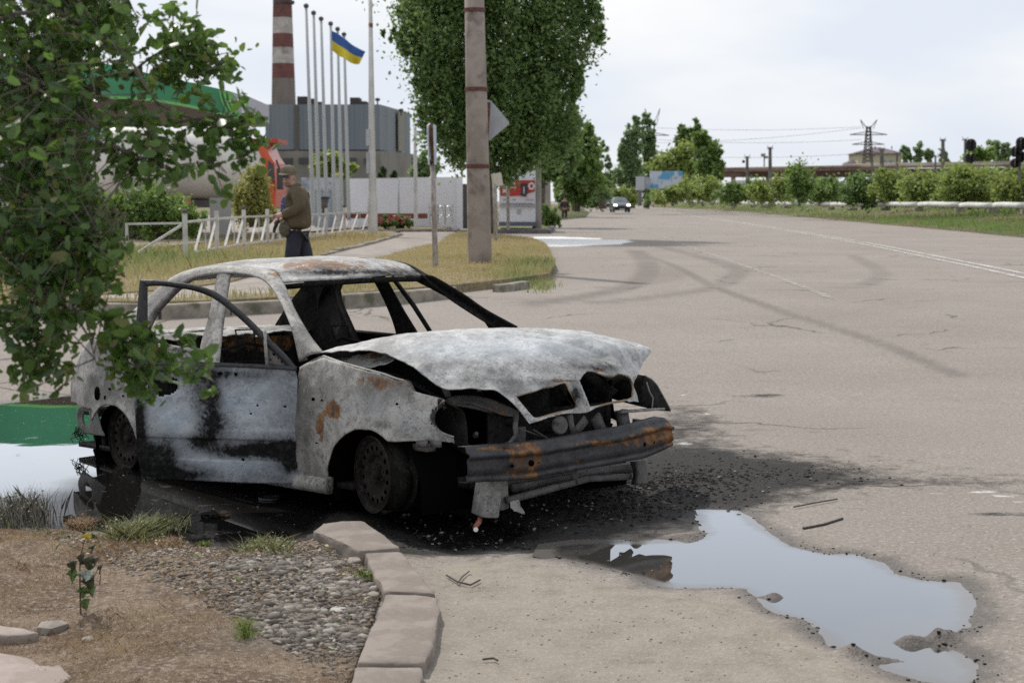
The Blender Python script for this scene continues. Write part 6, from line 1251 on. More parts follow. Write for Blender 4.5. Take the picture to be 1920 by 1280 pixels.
p2_, _ = pole('sign_post', 'thin pale post with a small tilted white sign right of the thick pole', 'road sign', 930, 458, 927, 345, 45, .06, .055, PALEPOST); MB().bar(W(925.5, 325, 45), W(931, 349, 45), .07, .05).build('sign_plate', mat('cream_plate', (.52, .49, .40)), p2_); MB().bar(W(930, 325, 45), W(934, 349, 45), .02, .30).build('sign_face', mat('cream_plate2', (.50, .47, .40)), p2_)
pole('thin_post', 'thin grey post in front of the white kiosk', 'post', 953, 424, 952, 335, 62, .07, .06, PALEPOST, n=8)
UTIL = mat('grey_utility_pole', (.28, .255, .23), (.22, .20, .18), 1.5, .9)
up_, _ = pole('utility_pole', 'grey concrete utility pole at the right corner of the kiosk', 'pole', 1007, 426, 1007, 175, 66, .20, .15, UTIL, 'utility poles along the road')
for i, (u, vb, vt, Y, lb) in enumerate([(1018, 412, 330, 84, 'second utility pole, thinner, just right of the kiosk corner pole'), (1024, 409, 335, 92, 'third utility pole in the row behind the kiosk'), (1028, 408, 340, 99, 'fourth utility pole, rightmost of the close row behind the kiosk')]): pole('utility_pole', lb, 'pole', u, vb, u, vt - 60, Y, .17, .13, UTIL, 'utility poles along the road', 10)
WHITEP = mat('white_painted_steel', (.56, .55, .52), (.46, .45, .42), 1.2, .6)
tl, _ = pole('lamp_pole', 'tall white stepped lamp pole at the end of the white fence', 'lamp pole', 699.5, 439, 693.5, -60, 52, .145, .05, WHITEP)
MB().tube([W(699.5, 441, 52), W(698.7, 372, 52)], .16, 12).build('sleeve', WHITEP, tl); MB().tube([W(695, 52, 52), W(695, 44, 52)], .075, 10).build('rusty_joint', RUSTP, tl)
MB().box(W(690, 258, 52), (.12, .2, .55)).build('junction_box', SGREY, tl); MB().box(W(690, 306, 52), (.10, .2, .7)).build('junction_box', SGREY, tl)
pole('white_post', 'white post in front of the wall, left of the edge-on sign', 'post', 780, 428, 778, 238, 64, .085, .07, WHITEP, n=10)
pole('grey_post', 'short grey post against the white wall above the rose bush', 'post', 748, 424, 747, 338, 68, .05, .045, SGREY, n=8)
# flagpoles
FPL = [(587, 404, 574, 14), (599, 404, 588, 27), (613, 404, 602, 38), (627, 403, 620, 47), (641, 402, 633, 57), (654, 400, 645, 67)]
for i, (ub, vb, ut, vt) in enumerate(FPL):
    t, _ = pole('flagpole', ['leftmost and tallest looking flagpole of the row of six', 'second flagpole from the left in the row of six', 'third flagpole from the left in the row of six', 'flagpole carrying the blue and yellow flag', 'fifth flagpole, first one right of the flag hoist', 'rightmost flagpole of the six, behind the flag'][i], 'flagpole', ub, vb, ut, vt, 62 + i * 1.2, .085, .055, mat('flagpole_metal', (.42, .43, .43), rough=.5) if i == 0 else bpy.data.materials['flagpole_metal'], 'six flagpoles in a row', 8)
    MB().lathe([(.001, .16), (.10, .10), (.10, 0), (.05, -.04)], c=W(ut, vt, 62 + i * 1.2), n=10).build('finial', DARKST, t)
YF = 62 + 3 * 1.2 - .15
frow = []
for s, (tu, tv, bu, bv) in enumerate([(622.5, 58, 622.5, 94), (634, 64, 634, 104), (648, 74, 646, 110), (660, 84, 658, 118), (672, 91, 668, 121), (685, 97, 674, 120)]):
    y = YF + .25 * math.sin(s * 1.9); frow.append([W(tu, tv, y), W((tu + bu) / 2, (tv + bv) / 2, y + .12 * math.cos(s * 2.5)), W(bu, bv, y + .15 * math.sin(s * 2.1 + 1))])
fr2 = [[r_[k] for r_ in frow] for k in range(3)]; fg, ff = sheet(fr2, 50, 25); mi = [0 if (f[0] // 50) < 12 else 1 for f in ff]
tag(link_mesh('flag', fg, ff, [mat('flag_blue', (.03, .10, .32), rough=.7), mat('flag_yellow', (.62, .50, .03), rough=.7)], loc=W(622, 58, YF), smooth=True, mi=mi, solid=.01), 'blue over yellow flag flying from the fourth flagpole', 'flag')
# --- white wall, mural, brick bed
WALLM = mat('white_wall_paint', (.74, .74, .77), (.68, .68, .715), .3, .85)
ww = thing('white_wall', 'long white painted wall behind the flagpoles', 'wall', W(700, 425, 70))
def hexa(a, b, Y0, Y1, v0a, v1a, v0b, v1b, th, m, nm_, parent):
    """upright panel from column a (distance Y0) to column b (distance Y1)"""
    p = [Vector(W(a, v1a, Y0)), Vector(W(b, v1b, Y1)), Vector(W(b, v0b, Y1)), Vector(W(a, v0a, Y0))]; p[0].z -= .3; p[1].z -= .3; q = [x + Vector((0, th, 0)) for x in p]
    return MB().add(p + q, [(0, 1, 2, 3), (7, 6, 5, 4), (0, 4, 5, 1), (1, 5, 6, 2), (2, 6, 7, 3), (3, 7, 4, 0)]).build(nm_, m, parent)
hexa(652, 746, 71, 70, 335, 424, 334, 424, .2, WALLM, 'wall_panel', ww); hexa(746.6, 862, 70, 69, 333, 424, 332, 424, .2, WALLM, 'wall_panel', ww); MB().box(W(862, 380, 69.2), (.25, .5, 2.3)).build('end_pillar', WALLM, ww)
hexa(862.5, 903, 72, 72, 345, 421, 345, 421, .2, mat('dark_gate', (.06, .055, .055)), 'dark_gate', ww)
nmu = N('faded_mural'); c = nmu.mix(nmu.ramp(nmu.noise(.9, 5, .6), .42, .6), (.44, .47, .53), (.17, .19, .23)); MUR = nmu.done(nmu.mix(nmu.ramp(nmu.noise(2.5, 4), .55, .7), c, (.5, .52, .55)), .8)
mw = thing('painted_wall', 'blue grey wall with a faded painted picture behind the armed man', 'wall', W(600, 425, 71)); hexa(565, 628, 71.5, 71.3, 333, 425, 333, 425, .2, MUR, 'wall_panel', mw); hexa(590, 627, 66, 66, 354, 425, 354, 425, .12, mat('pale_blue_cabinet', (.36, .42, .48), (.32, .38, .44), 1, .6), 'cabinet', mw)
MB().bar(W(590, 355.5, 65.9), W(628, 355.5, 65.9), .07).bar(W(627, 356, 65.9), W(627, 424, 65.9), .07).bar(W(590, 356, 65.9), W(590, 424, 65.9), .05).build('cabinet_frame', SGREY, mw)
bn = thing('litter_bin', 'dark grey open litter bin hanging in front of the pale blue cabinet', 'litter bin', W(607, 400, 64)); c = W(607, 380, 64)
MB().add([W(598, 371, 63.8), W(617, 371, 63.8), W(613, 392, 63.8), W(599, 392, 63.8), W(598, 371, 64.3), W(617, 371, 64.3), W(613, 392, 64.3), W(599, 392, 64.3)], [(0, 1, 2, 3), (7, 6, 5, 4), (0, 3, 7, 4), (1, 5, 6, 2), (3, 2, 6, 7)]).build('bin_body', mat('bin_grey', (.12, .125, .125)), bn); MB().bar(W(597, 370, 64), W(618, 371, 64), .5, .08).build('bin_rim', DARKST, bn); MB().bar(W(610, 386, 63.6), W(606, 402, 63.6), .14).build('bin_flap', DARKST, bn); MB().bar(W(611, 352, 64), W(610, 370, 64), .06).build('hanger', SGREY, bn)
wp = thing('gate_pillar', 'white pillar with a yellow cap between the painted and the white wall', 'pillar', W(634, 425, 67)); hexa(628, 641, 67, 67, 330, 425, 330, 425, .3, mat('white_pillar_paint', (.58, .57, .56), rough=.8), 'pillar', wp); MB().box(W(634.5, 327, 67.1), (.38, .4, .12)).build('cap', mat('yellow_cap', (.6, .58, .25)), wp)
tag(MB().box(W(716, 405, 68.2), (4.0, .25, .22)).build('brick_border', mat('red_brick', (.20, .06, .05), (.14, .05, .045), 5), loc=W(716, 405, 68.2)), 'low red brick border along the foot of the white wall', 'border')
# bicycle-rack like railing
rk = thing('chrome_railing', 'short shiny railing of four posts and round plates before the wall', 'railing', W(828, 420, 56)); CHR = mat('chrome', (.55, .55, .55), rough=.25, metal=.9)
for u in (805, 820, 834, 848): MB().tube([W(u, 421, 56), W(u, 384, 56)], .05, 8).build('post', CHR, rk)
for u in (812.5, 827, 841):
    o = MB(); pts = [W(u + 5 * math.cos(a) * (1 if abs(math.cos(a)) < .8 else 1), 396 + 9 * math.sin(a), 56) for a in np.linspace(0, 2 * math.pi, 17)]; o.tube(pts, .035, 6, cap=False); o.build('ring', CHR, rk); o = MB()
    o.bar(W(u - 6, 408, 56), W(u + 6, 408, 56), .04); o.bar(W(u - 6, 415, 56), W(u + 6, 415, 56), .04); o.build('rail', CHR, rk)
# --- kiosk with red poster
ks = thing('kiosk', 'white metal kiosk with a red advertising poster under the large tree', 'kiosk', W(968, 425, 64)); nk = N('white_cladding'); wv = nk.n('ShaderNodeTexWave'); wv.inputs['Scale'].default_value = 8; nk.l(nk.co, wv.inputs['Vector']); nk.bump(wv.outputs[0], .3, .02); CLAD = nk.done((.70, .70, .73), .5)
def panelv(u0, v0, u1, v1, Y, dep, m, nm_, par):
    a, b = W(u0, v0, Y), W(u1, v1, Y); return MB().box(((a.x + b.x) / 2, Y + dep / 2, (a.z + b.z) / 2), (b.x - a.x, dep, a.z - b.z)).build(nm_, m, par)
panelv(936, 304, 1004, 416, 64, 3, CLAD, 'wall', ks); panelv(935, 416, 1005, 424, 63.95, 3.1, mat('blue_grey_base', (.11, .12, .16)), 'base', ks); panelv(936, 384, 1004, 387, 63.9, .1, SGREY, 'ledge', ks); panelv(970, 392, 977, 401, 63.97, .1, mat('vent_grey', (.40, .40, .42)), 'vent', ks)
ad = panelv(937, 338, 1003, 381, 63.85, .1, mat('poster_white', (.60, .58, .60), rough=.5), 'poster', ks); RED = mat('poster_red', (.42, .035, .03), (.38, .04, .035), 1, .5)
MB().add([W(938, 338, 63.83), W(1003, 338, 63.83), W(1003, 359, 63.83), W(990, 363, 63.83), W(975, 367, 63.83), W(955, 368, 63.83), W(938, 367, 63.83)], [(0, 1, 2, 3, 4, 5, 6)]).build('red_field', RED, ad)
TXT = mat('poster_white_letters', (.68, .66, .66), rough=.5)
def text(s, u, v, Y, hpx, m, parent, name='lettering', sx=1.0, bold=.0, tilt=0):
    cu = bpy.data.curves.new(name, 'FONT'); cu.body = s; cu.size = hpx / FPX * Y * 1.35; cu.extrude = .004; cu.offset = bold; tmp = bpy.data.objects.new(name, cu); COL.objects.link(tmp)
    dg = bpy.context.evaluated_depsgraph_get(); me = bpy.data.meshes.new_from_object(tmp.evaluated_get(dg)); bpy.data.objects.remove(tmp)
    o = bpy.data.objects.new(name, me); COL.objects.link(o); me.materials.clear(); me.materials.append(m); p = Vector(W(u, v, Y)); V = np.array([tuple(q.co) for q in me.vertices])
    if len(V): 
        V = np.stack([V[:, 0] * sx, -V[:, 2], V[:, 1] + tilt * V[:, 0]], 1) + np.array(p) - np.array(-ORG[parent.name].translation); me.vertices.foreach_set('co', V.ravel()); me.update()
    o.parent = parent; ORG[o.name] = ORG[parent.name]; return o
text('КОРН', 945, 347, 63.8, 5.5, TXT, ad, 'poster_text', 1, .01); text('по абонементу', 943, 352.5, 63.8, 2.6, TXT, ad, 'poster_text', .95, .006); text('30', 942, 361, 63.8, 6.5, TXT, ad, 'poster_text', 1, .01)
BLK = mat('poster_black', (.03, .03, .035), rough=.4)
MB().add([W(u, v, 63.8) for u, v in [(975, 344), (988, 344), (989, 355), (987, 369), (976, 367), (978, 355)]], [tuple(range(6))]).build('printed_phone', BLK, ad); MB().add([W(u, v, 63.78) for u, v in [(981, 350), (984, 350), (984, 363), (981, 363)]], [(0, 1, 2, 3)]).build('printed_stripe', SGREY, ad)
fl_ = MB()
for k in range(8): a = k * math.pi / 4; fl_.lathe([(.001, 0), (.045, 0)], c=W(996.5 + 4.6 * math.cos(a), 349 + 5.4 * math.sin(a), 63.79), axis=(0, 1, 0), n=8)
fl_.build('printed_flower', TXT, ad)
for u, v, w__, m in [(943, 374, 6, mat('print_olive', (.32, .30, .18))), (961, 374, 6, mat('print_blue', (.25, .3, .42))), (985, 374, 16, mat('print_pink', (.5, .35, .35)))]: panelv(u, v - .7, u + w__, v + .7, 63.82, .02, m, 'printed_logo', ad)
# --- factory building and chimney
YB = 300.0; nb_ = N('grey_sheet_cladding'); wv = nb_.n('ShaderNodeTexWave'); wv.inputs['Scale'].default_value = .35; nb_.l(nb_.co, wv.inputs['Vector']); c = nb_.mix(wv.outputs[0], (.125, .15, .18), (.15, .175, .205)); c = nb_.mix(nb_.m('MULTIPLY', nb_.ramp(nb_.noise(.08, 4, .6, stretch=(3, 3, .3)), .45, .6), .5), c, (.18, .195, .22)); GCL = nb_.done(c, .7)
BCON = mat('building_concrete', (.22, .20, .18), (.17, .155, .14), .15, .9); DGL = mat('dark_window', (.03, .035, .04), rough=.3)
fb_ = thing('factory_building', 'large grey clad factory hall over a concrete ground floor', 'building', W(640, 392, YB))
def wedge(u0, u1, ur, vt0, vtr, vb, m, nm_, dep=45, dy=0):
    a, b, c = W(u0, vt0, YB + dy), W(u1, vt0, YB + dy), W(ur, vtr, YB + dep + dy); zb = W(u0, vb, YB + dy).z; P = [a, b, c, Vector((a.x, c.y, c.z))]; Q = [Vector((p.x, p.y, zb)) for p in P]
    return MB().add(P + Q, [(0, 1, 2, 3), (4, 5, 1, 0), (5, 6, 2, 1), (6, 7, 3, 2), (7, 4, 0, 3), (7, 6, 5, 4)]).build(nm_, m, fb_)
wedge(497, 712, 769, 196, 212, 281, GCL, 'clad_hall'); wedge(490, 714, 776, 283, 289, 400, BCON, 'ground_floor', dy=-.6)
panelv(552, 197, 560, 283, YB - .4, .4, mat('brown_downpipe_panel', (.10, .085, .075)), 'service_duct', fb_); 
a, b = W(741, 206, YB + 22), W(752, 209, YB + 30); MB().add([a + Vector((.6, -.2, -.3)), b + Vector((.6, -.2, -.3)), Vector((b.x + .6, b.y - .2, W(752, 283, YB + 30).z)), Vector((a.x + .6, a.y - .2, W(741, 283, YB + 22).z))], [(0, 1, 2, 3)]).build('pale_strip', mat('pale_strip', (.22, .205, .175)), fb_, solid=.2)
for u in (530, 546.5): f_ = panelv(u, 297, u + 17 if u < 540 else u + 2, 308, YB - .9, .25, DGL, 'window', fb_)
for u0, u1 in [(560, 577), (656, 668), (683, 688), (696, 700), (510, 518), (602, 614), (634, 645)]: panelv(u0, 296, u1, 307, YB - .9, .25, DGL, 'window', fb_)
panelv(772, 296, 775, 308, YB + 30, .25, DGL, 'window', fb_)
for u0, u1, v in [(557, 577, 181), (577, 589, 185), (589, 603, 191), (656, 674, 183), (674, 687, 190)]: panelv(u0, v, u1, 197, YB + 5, 5, mat('dark_roof_vent', (.05, .038, .038)) if u0 == 557 else bpy.data.materials['dark_roof_vent'], 'roof_vent', fb_)
for u, v in ((708, 187), (752, 207)): MB().tube([W(u, v + 10, YB + 10), W(u, v, YB + 10)], .15, 6).lathe([(.001, .4), (.5, .2), (.5, -.2), (.001, -.4)], c=W(u, v, YB + 10), n=8).build('roof_ventilator', DARKST, fb_)
ch = thing('chimney', 'tall red and white banded factory chimney', 'chimney', W(533, 380, YB + 14)); YC = YB + 14; sC = YC / FPX
bands = [(-70, 0), (0, 34), (34, 64), (64, 90), (90, 120), (120, 148), (148, 300)]
RBR = mat('chimney_red', (.17, .065, .055), (.13, .055, .05), .5, .9, c3=(.09, .05, .045), s3=.4); WBR = mat('chimney_white', (.46, .43, .41), (.36, .32, .30), .5, .9, c3=(.2, .16, .14), s3=.4); CCO = mat('chimney_concrete', (.20, .165, .145), (.15, .125, .11), .4, .9, stretch=(1, 1, .2))
def hw(v): return 17.2 + (v / 196) * 5.2
for k, (v0, v1) in enumerate(bands):
    z0, z1 = W(533, v0, YC).z, W(533, v1, YC).z; c = W(532, 196, YC); m = [DARKST, RBR, WBR, RBR, WBR, RBR, CCO][k]
    MB().lathe([(hw(v0) * sC, z0 - c.z), (hw((v0 + v1) / 2) * sC, (z0 + z1) / 2 - c.z), (hw(v1) * sC, z1 - c.z)], c=c, n=32).build('band', m, ch, smooth=True)
MB().lathe([(1.75, .25), (2.15, .25), (2.15, -.25), (1.75, -.25)], c=W(532, 5, YC), n=24).build('gallery', DARKST, ch); 
ld = MB().tube([W(512.5, 196, YC - 1), W(515, 0, YC - 1)], .07, 5)
for v in range(6, 190, 6): ld.box(W(514.9 - v * .013, v, YC - 1), (.45, .4, .1))
ld.build('ladder', DARKST, ch)
# --- filling station canopy (arched), station building, tanker truck
YCn = 49.0; cn = thing('station_canopy', 'arched green and white filling station canopy above the tanker', 'canopy', W(480, 240, YCn))
top = [(-260, 150), (-120, 118), (0, 108), (100, 108), (180, 116), (240, 130), (305, 144), (377, 159), (436, 173)]; bot = [(-260, 222), (-120, 200), (0, 186), (100, 182), (180, 180), (240, 182), (282, 185), (361, 198), (450, 221)]
tpt = crom([tuple(W(u, v, YCn)) for u, v in top], 60); bpt = crom([tuple(W(u, v, YCn)) for u, v in bot], 60)
GREEN = mat('canopy_green', (.025, .19, .085), (.035, .22, .10), .4, .5); LGREEN = mat('canopy_light_green', (.14, .38, .10), rough=.5); CWHITE = mat('canopy_white', (.42, .43, .49), (.38, .39, .46), .5, .5)
def strip2(A, B, th=.15):
    n_ = len(A); V = np.vstack([A, B]); return V, [(i, i + 1, n_ + i + 1, n_ + i) for i in range(n_ - 1)]
V, F = strip2(tpt, bpt); fa = link_mesh('green_fascia', V, F, GREEN, cn, solid=.12)
V, F = strip2(bpt + np.array((0, -.08, .0)), bpt + np.array((0, -.08, -.09))); link_mesh('light_green_edge', V, F, LGREEN, cn, solid=.05)
for k in range(3):
    q = [W(412 + k * 9 + 3 * t + 12 * t * t, 168 + k * 2.5 + t * (42 - k), YCn - .15) for t in np.linspace(0, 1, 8)]; MB().tube(q, .03 + .02 * k, 5).build('light_stripe', LGREEN, cn)
MB().add([W(u, v, YCn - .12) for u, v in [(428, 171), (436, 173), (451, 221), (446, 220)]], [(0, 1, 2, 3)]).build('light_stripe', LGREEN, cn, solid=.03)
W2_ = [W(435.5, 173, YCn), W(468, 182, YCn + .1), W(502, 197, YCn + .3), W(502, 232, YCn + .3), W(470, 226, YCn + .1), W(450, 221, YCn)]
MB().add(W2_ + [p + Vector((0, .3, 0)) for p in W2_], [tuple(range(6)), tuple(range(11, 5, -1))] + [(i, (i + 1) % 6, 6 + (i + 1) % 6, 6 + i) for i in range(6)]).build('white_fascia', CWHITE, cn)
MB().bar(W(450, 222, YCn - .1), W(502, 233.5, YCn + .2), .06, .09).build('light_green_edge', LGREEN, cn)
lens = [W(461 + 5 * math.sin(a) * (1 - .1 * abs(math.cos(a))), 199 - 22 * math.cos(a), YCn - .6) for a in np.linspace(0, 2 * math.pi, 25)[:-1]]; MB().add([p + Vector((-.02, .0, 0)) for p in lens], [tuple(range(24))]).build('round_emblem', mat('emblem_white', (.6, .6, .6), rough=.4), cn, solid=.35)
lens = [W(463.5 + 2.6 * math.sin(a), 200 - 20 * math.cos(a), YCn - 1.0) for a in np.linspace(0, 2 * math.pi, 25)[:-1]]; MB().add(lens, [tuple(range(24))]).build('emblem_green', LGREEN, cn, solid=.05)
text('nt', 468.5, 216, YCn - .25, 11, mat('red_letters', (.36, .02, .03), rough=.5), cn, 'red_lettering', .62, .012, -.25)
so = [Vector(W(-260, 222, YCn)), Vector(W(0, 186, YCn)), Vector(W(100, 182, YCn)), Vector(W(240, 182, YCn)), Vector(W(361, 198, YCn)), Vector(W(450, 221, YCn)), Vector(W(501, 232, YCn))]
V = [tuple(p + Vector((0, .1, .0))) for p in so] + [tuple(W(u, 235, YCn + 9)) for u in (-260, 0, 100, 240, 361, 440, 497)]; link_mesh('soffit', V, [(i, i + 1, 8 + i, 7 + i) for i in range(6)], mat('canopy_soffit', (.27, .215, .185), (.24, .19, .165), .5, .7), cn, solid=.1)
for u, Y in ((410, 55), (150, 52), (-80, 51)): MB().tube([W(u, 425, Y), W(u, 205, Y)], .2, 10).build('column', CWHITE, cn)
sb = thing('station_shop', 'green and white filling station shop behind the tanker', 'building', W(80, 420, 64)); panelv(-300, 250, 215, 440, 64, 8, mat('shop_white', (.5, .5, .5)), 'wall', sb); panelv(-300, 226, 190, 262, 63.6, 9, GREEN, 'green_roof_band', sb); panelv(40, 285, 120, 440, 63.9, .2, mat('shop_glass', (.10, .12, .13), rough=.15), 'glass_front', sb)
tk = thing('tanker_truck', 'white gas tanker truck with a bright orange cab at the filling station', 'truck', W(320, 415, 45)); YT = 45.0
A_, B_ = Vector(W(205, 303, YT - .5)), Vector(W(455, 318, YT + 2.2)); rT = 1.02; ax = (B_ - A_).normalized(); L_ = (B_ - A_).length
TANK = mat('tank_white_paint', (.60, .57, .53), (.53, .50, .46), .5, .4, c3=(.40, .36, .32), s3=.7)
MB().lathe([(.01, -.42), (rT * .5, -.36), (rT * .86, -.2), (rT, .05), (rT, L_ - .05), (rT * .86, L_ + .2), (rT * .5, L_ + .36), (.01, L_ + .42)], c=A_, axis=ax, n=40).build('tank', TANK, tk, smooth=True)
for t in (.02, .36, .7, .98): MB().lathe([(rT + .002, -.04), (rT + .02, -.04), (rT + .02, .04), (rT + .002, .04)], c=A_ + ax * L_ * t, axis=ax, n=40).build('tank_band', TANK, tk, smooth=True)
MB().tube([A_ + Vector((0, -rT * .82, rT * .62)), B_ + Vector((0, -rT * .82, rT * .62))], .02, 6).build('side_rail', SGREY, tk)
REDP = mat('red_marks', (.45, .03, .03))
for k in range(9): MB().box(A_ + ax * 1.0 + Vector((0, -rT - .015 + .02 * abs(k - 4) / 4, .62 - k * .12)), (.05, .02, .05)).build('red_mark', REDP, tk)
c = A_ + ax * 1.5 + Vector((0, -rT - .02, .05)); MB().add([c + Vector((0, 0, .14)), c + Vector((.07, 0, 0)), c + Vector((0, 0, -.14)), c + Vector((-.07, 0, 0))], [(0, 1, 2, 3)]).build('hazard_diamond', REDP, tk, solid=.01)
MB().box(A_ + ax * L_ / 2 + Vector((0, 0, -1.12)), (L_ + .3, 1.0, .22), Matrix.Rotation(math.atan2(ax.y, ax.x), 3, 'Z')).build('chassis', DARKST, tk)
for t in (.12, .3, .48): 
    for s in (-1, 1): MB().lathe([(.0, -.14), (.35, -.14), (.48, -.12), (.5, 0), (.48, .12), (.35, .14), (.0, .14)], c=A_ + ax * L_ * t + Vector((0, s * .85, -1.75)), axis=(0, 1, 0), n=24).build('wheel', DARKST, tk)
ORC = mat('orange_cab_paint', (.60, .085, .025), (.52, .07, .025), 1, .3); YK = 47.8
cabp = [(466, 270), (492, 262), (505, 292), (514, 305), (517, 350), (517, 392), (462, 392), (462, 300)]
P = [Vector(W(u, v, YK - 1.1)) for u, v in cabp]; nP = len(P); MB().add(P + [p + Vector((0, 2.3, 0)) for p in P], [tuple(range(nP)), tuple(range(2 * nP - 1, nP - 1, -1))] + [(i, (i + 1) % nP, nP + (i + 1) % nP, nP + i) for i in range(nP)]).build('cab', ORC, tk, bevel=.06)
MB().add([W(503, 300, YK - 1.13), W(513, 309, YK - 1.13), W(514, 340, YK - 1.13), W(503, 340, YK - 1.13)], [(0, 1, 2, 3)]).build('side_window', mat('truck_glass', (.03, .04, .045), rough=.1), tk, solid=.02); MB().box(W(497, 266, YK), (1.1, 2.0, .12)).build('roof_deflector', mat('dark_orange', (.40, .04, .02), rough=.4), tk)
MB().bar(W(518, 300, YK - 1.3), W(524, 318, YK - 1.3), .05).build('mirror_arm', DARKST, tk); MB().box(W(525, 336, YK - 1.3), (.16, .25, .62)).build('mirror', DARKST, tk)
for u in (487,): MB().lathe([(.0, -.16), (.35, -.16), (.5, -.12), (.5, .12), (.35, .16), (.0, .16)], c=W(u, 395, YK - .9), axis=(0, 1, 0), n=24).build('wheel', DARKST, tk)
tag(panelv(393, 371, 428, 440, 40, .5, mat('grey_cabinet', (.27, .265, .27), (.24, .235, .24), 1, .7), 'steel_cabinet', None), 'grey steel cabinet between the dark hedge and the wispy shrub', 'cabinet')
rb2 = thing('red_extinguisher_box', 'small red and white round thing by the tanker above the hedge', 'reel', W(350, 379, 41)); MB().lathe([(.001, .05), (.11, .05), (.12, 0), (.11, -.05), (.001, -.05)], c=W(350, 379, 41), axis=(.3, -1, 0), n=20).build('disc', mat('pinkish_red', (.42, .08, .08)), rb2); MB().tube([W(350, 379, 41), W(356, 362, 41)], .02, 5).build('lever', RUSTP, rb2)
# --- white ornamental fence
FE = mat('white_fence_paint', (.56, .55, .52), (.44, .42, .39), 3, .7); fn = thing('white_fence', 'low white metal fence with slanting struts along the dry verge', 'fence', G(348, 486))
FPT = [(348, 486, 31), (407, 474, 34), (458, 465, 37), (502, 459, 40), (560, 452, 44), (612, 446, 48), (646, 441, 51.5), (692, 437, 55)]
fb2 = [Vector(W(u, v, Y)) for u, v, Y in FPT]
for i, p in enumerate(fb2):
    m_ = MB(); m_.bar(p - Vector((0, 0, .2)), p + Vector((0, 0, .92)), .085); m_.build('fence_post', FE, fn)
    if i % 2 == 0: MB().lathe([(.001, 1.02), (.05, .98), (.06, .93), (.04, .90)], c=p, n=8).build('post_knob', DARKST, fn)
for a, b in zip(fb2[:-1], fb2[1:]):
    u_ = Vector((0, 0, 1)); MB().bar(a + u_ * .74, b + u_ * .74, .045).build('top_rail', FE, fn); MB().bar(a + u_ * .10, b + u_ * .10, .035).build('bottom_rail', FE, fn)
    d = b - a; n_ = max(1, round(d.length / 2.4))
    for k in range(n_):
        p, q = a + d * (k / n_), a + d * ((k + 1) / n_); s_ = (q - p)
        MB().bar(p + s_ * .28 + u_ * .12, p + s_ * .55 + u_ * .72, .05, .03).build('strut', FE, fn); MB().bar(p + s_ * .72 + u_ * .12, p + s_ * .98 + u_ * .72, .05, .03).build('strut', FE, fn); MB().bar(p + s_ * .62 + u_ * .1, p + s_ * .62 + u_ * .74, .02).build('thin_bar', FE, fn)
p0 = fb2[0]; q0 = Vector(W(238, 455, 30)); q0.z = p0.z
MB().bar(p0 + Vector((0, 0, .72)), q0 + Vector((0, 0, .72)), .04).build('top_rail', FE, fn); MB().bar(p0 + Vector((0, 0, .72)), Vector(W(258, 474, 30.5)), .045).build('brace', FE, fn); MB().bar(q0, q0 + Vector((0, 0, .74)), .05).build('fence_post', FE, fn)

# ================================================================== PEOPLE
def skin(name, V, E, rad, m, parent, sub=2, smooth=True, root=0):
    me = bpy.data.meshes.new(name); inv = ORG[parent.name]; me.from_pydata([tuple(inv @ Vector(v)) for v in V], E, []); me.materials.append(m); o = bpy.data.objects.new(name, me); COL.objects.link(o); o.parent = parent; ORG[o.name] = inv
    md = o.modifiers.new('skin', 'SKIN'); md.use_smooth_shade = True; lay = me.skin_vertices[0].data
    for i, r_ in enumerate(rad): lay[i].radius = (r_, r_) if not isinstance(r_, tuple) else r_; lay[i].use_root = (i == root)
    s = o.modifiers.new('sub', 'SUBSURF'); s.levels = sub; s.render_levels = sub; return o
SKIN = mat('skin', (.42, .24, .18), (.38, .21, .155), 20, .55); JACK = mat('olive_jacket', (.10, .075, .040), (.075, .055, .03), 5, .85, bump=.7, bscale=9, bdist=.03); NAVY = mat('navy_trousers', (.014, .016, .028), (.022, .024, .036), 6, .9); BLACKC = mat('black_cloth', (.012, .012, .013), (.02, .02, .02), 8, .9); CAP = mat('khaki_cap', (.15, .125, .085), (.12, .10, .07), 12, .9)
ns_ = N('blue_plaid'); ck = ns_.n('ShaderNodeTexChecker'); ck.inputs['Scale'].default_value = 28; ns_.l(ns_.co, ck.inputs['Vector']); PLAID = ns_.done(ns_.mix(ck.outputs['Fac'], (.03, .045, .13), (.10, .13, .26)), .9)
CAMO = mat('camouflage_cloth', (.05, .05, .03), (.11, .10, .07), 30, .9)
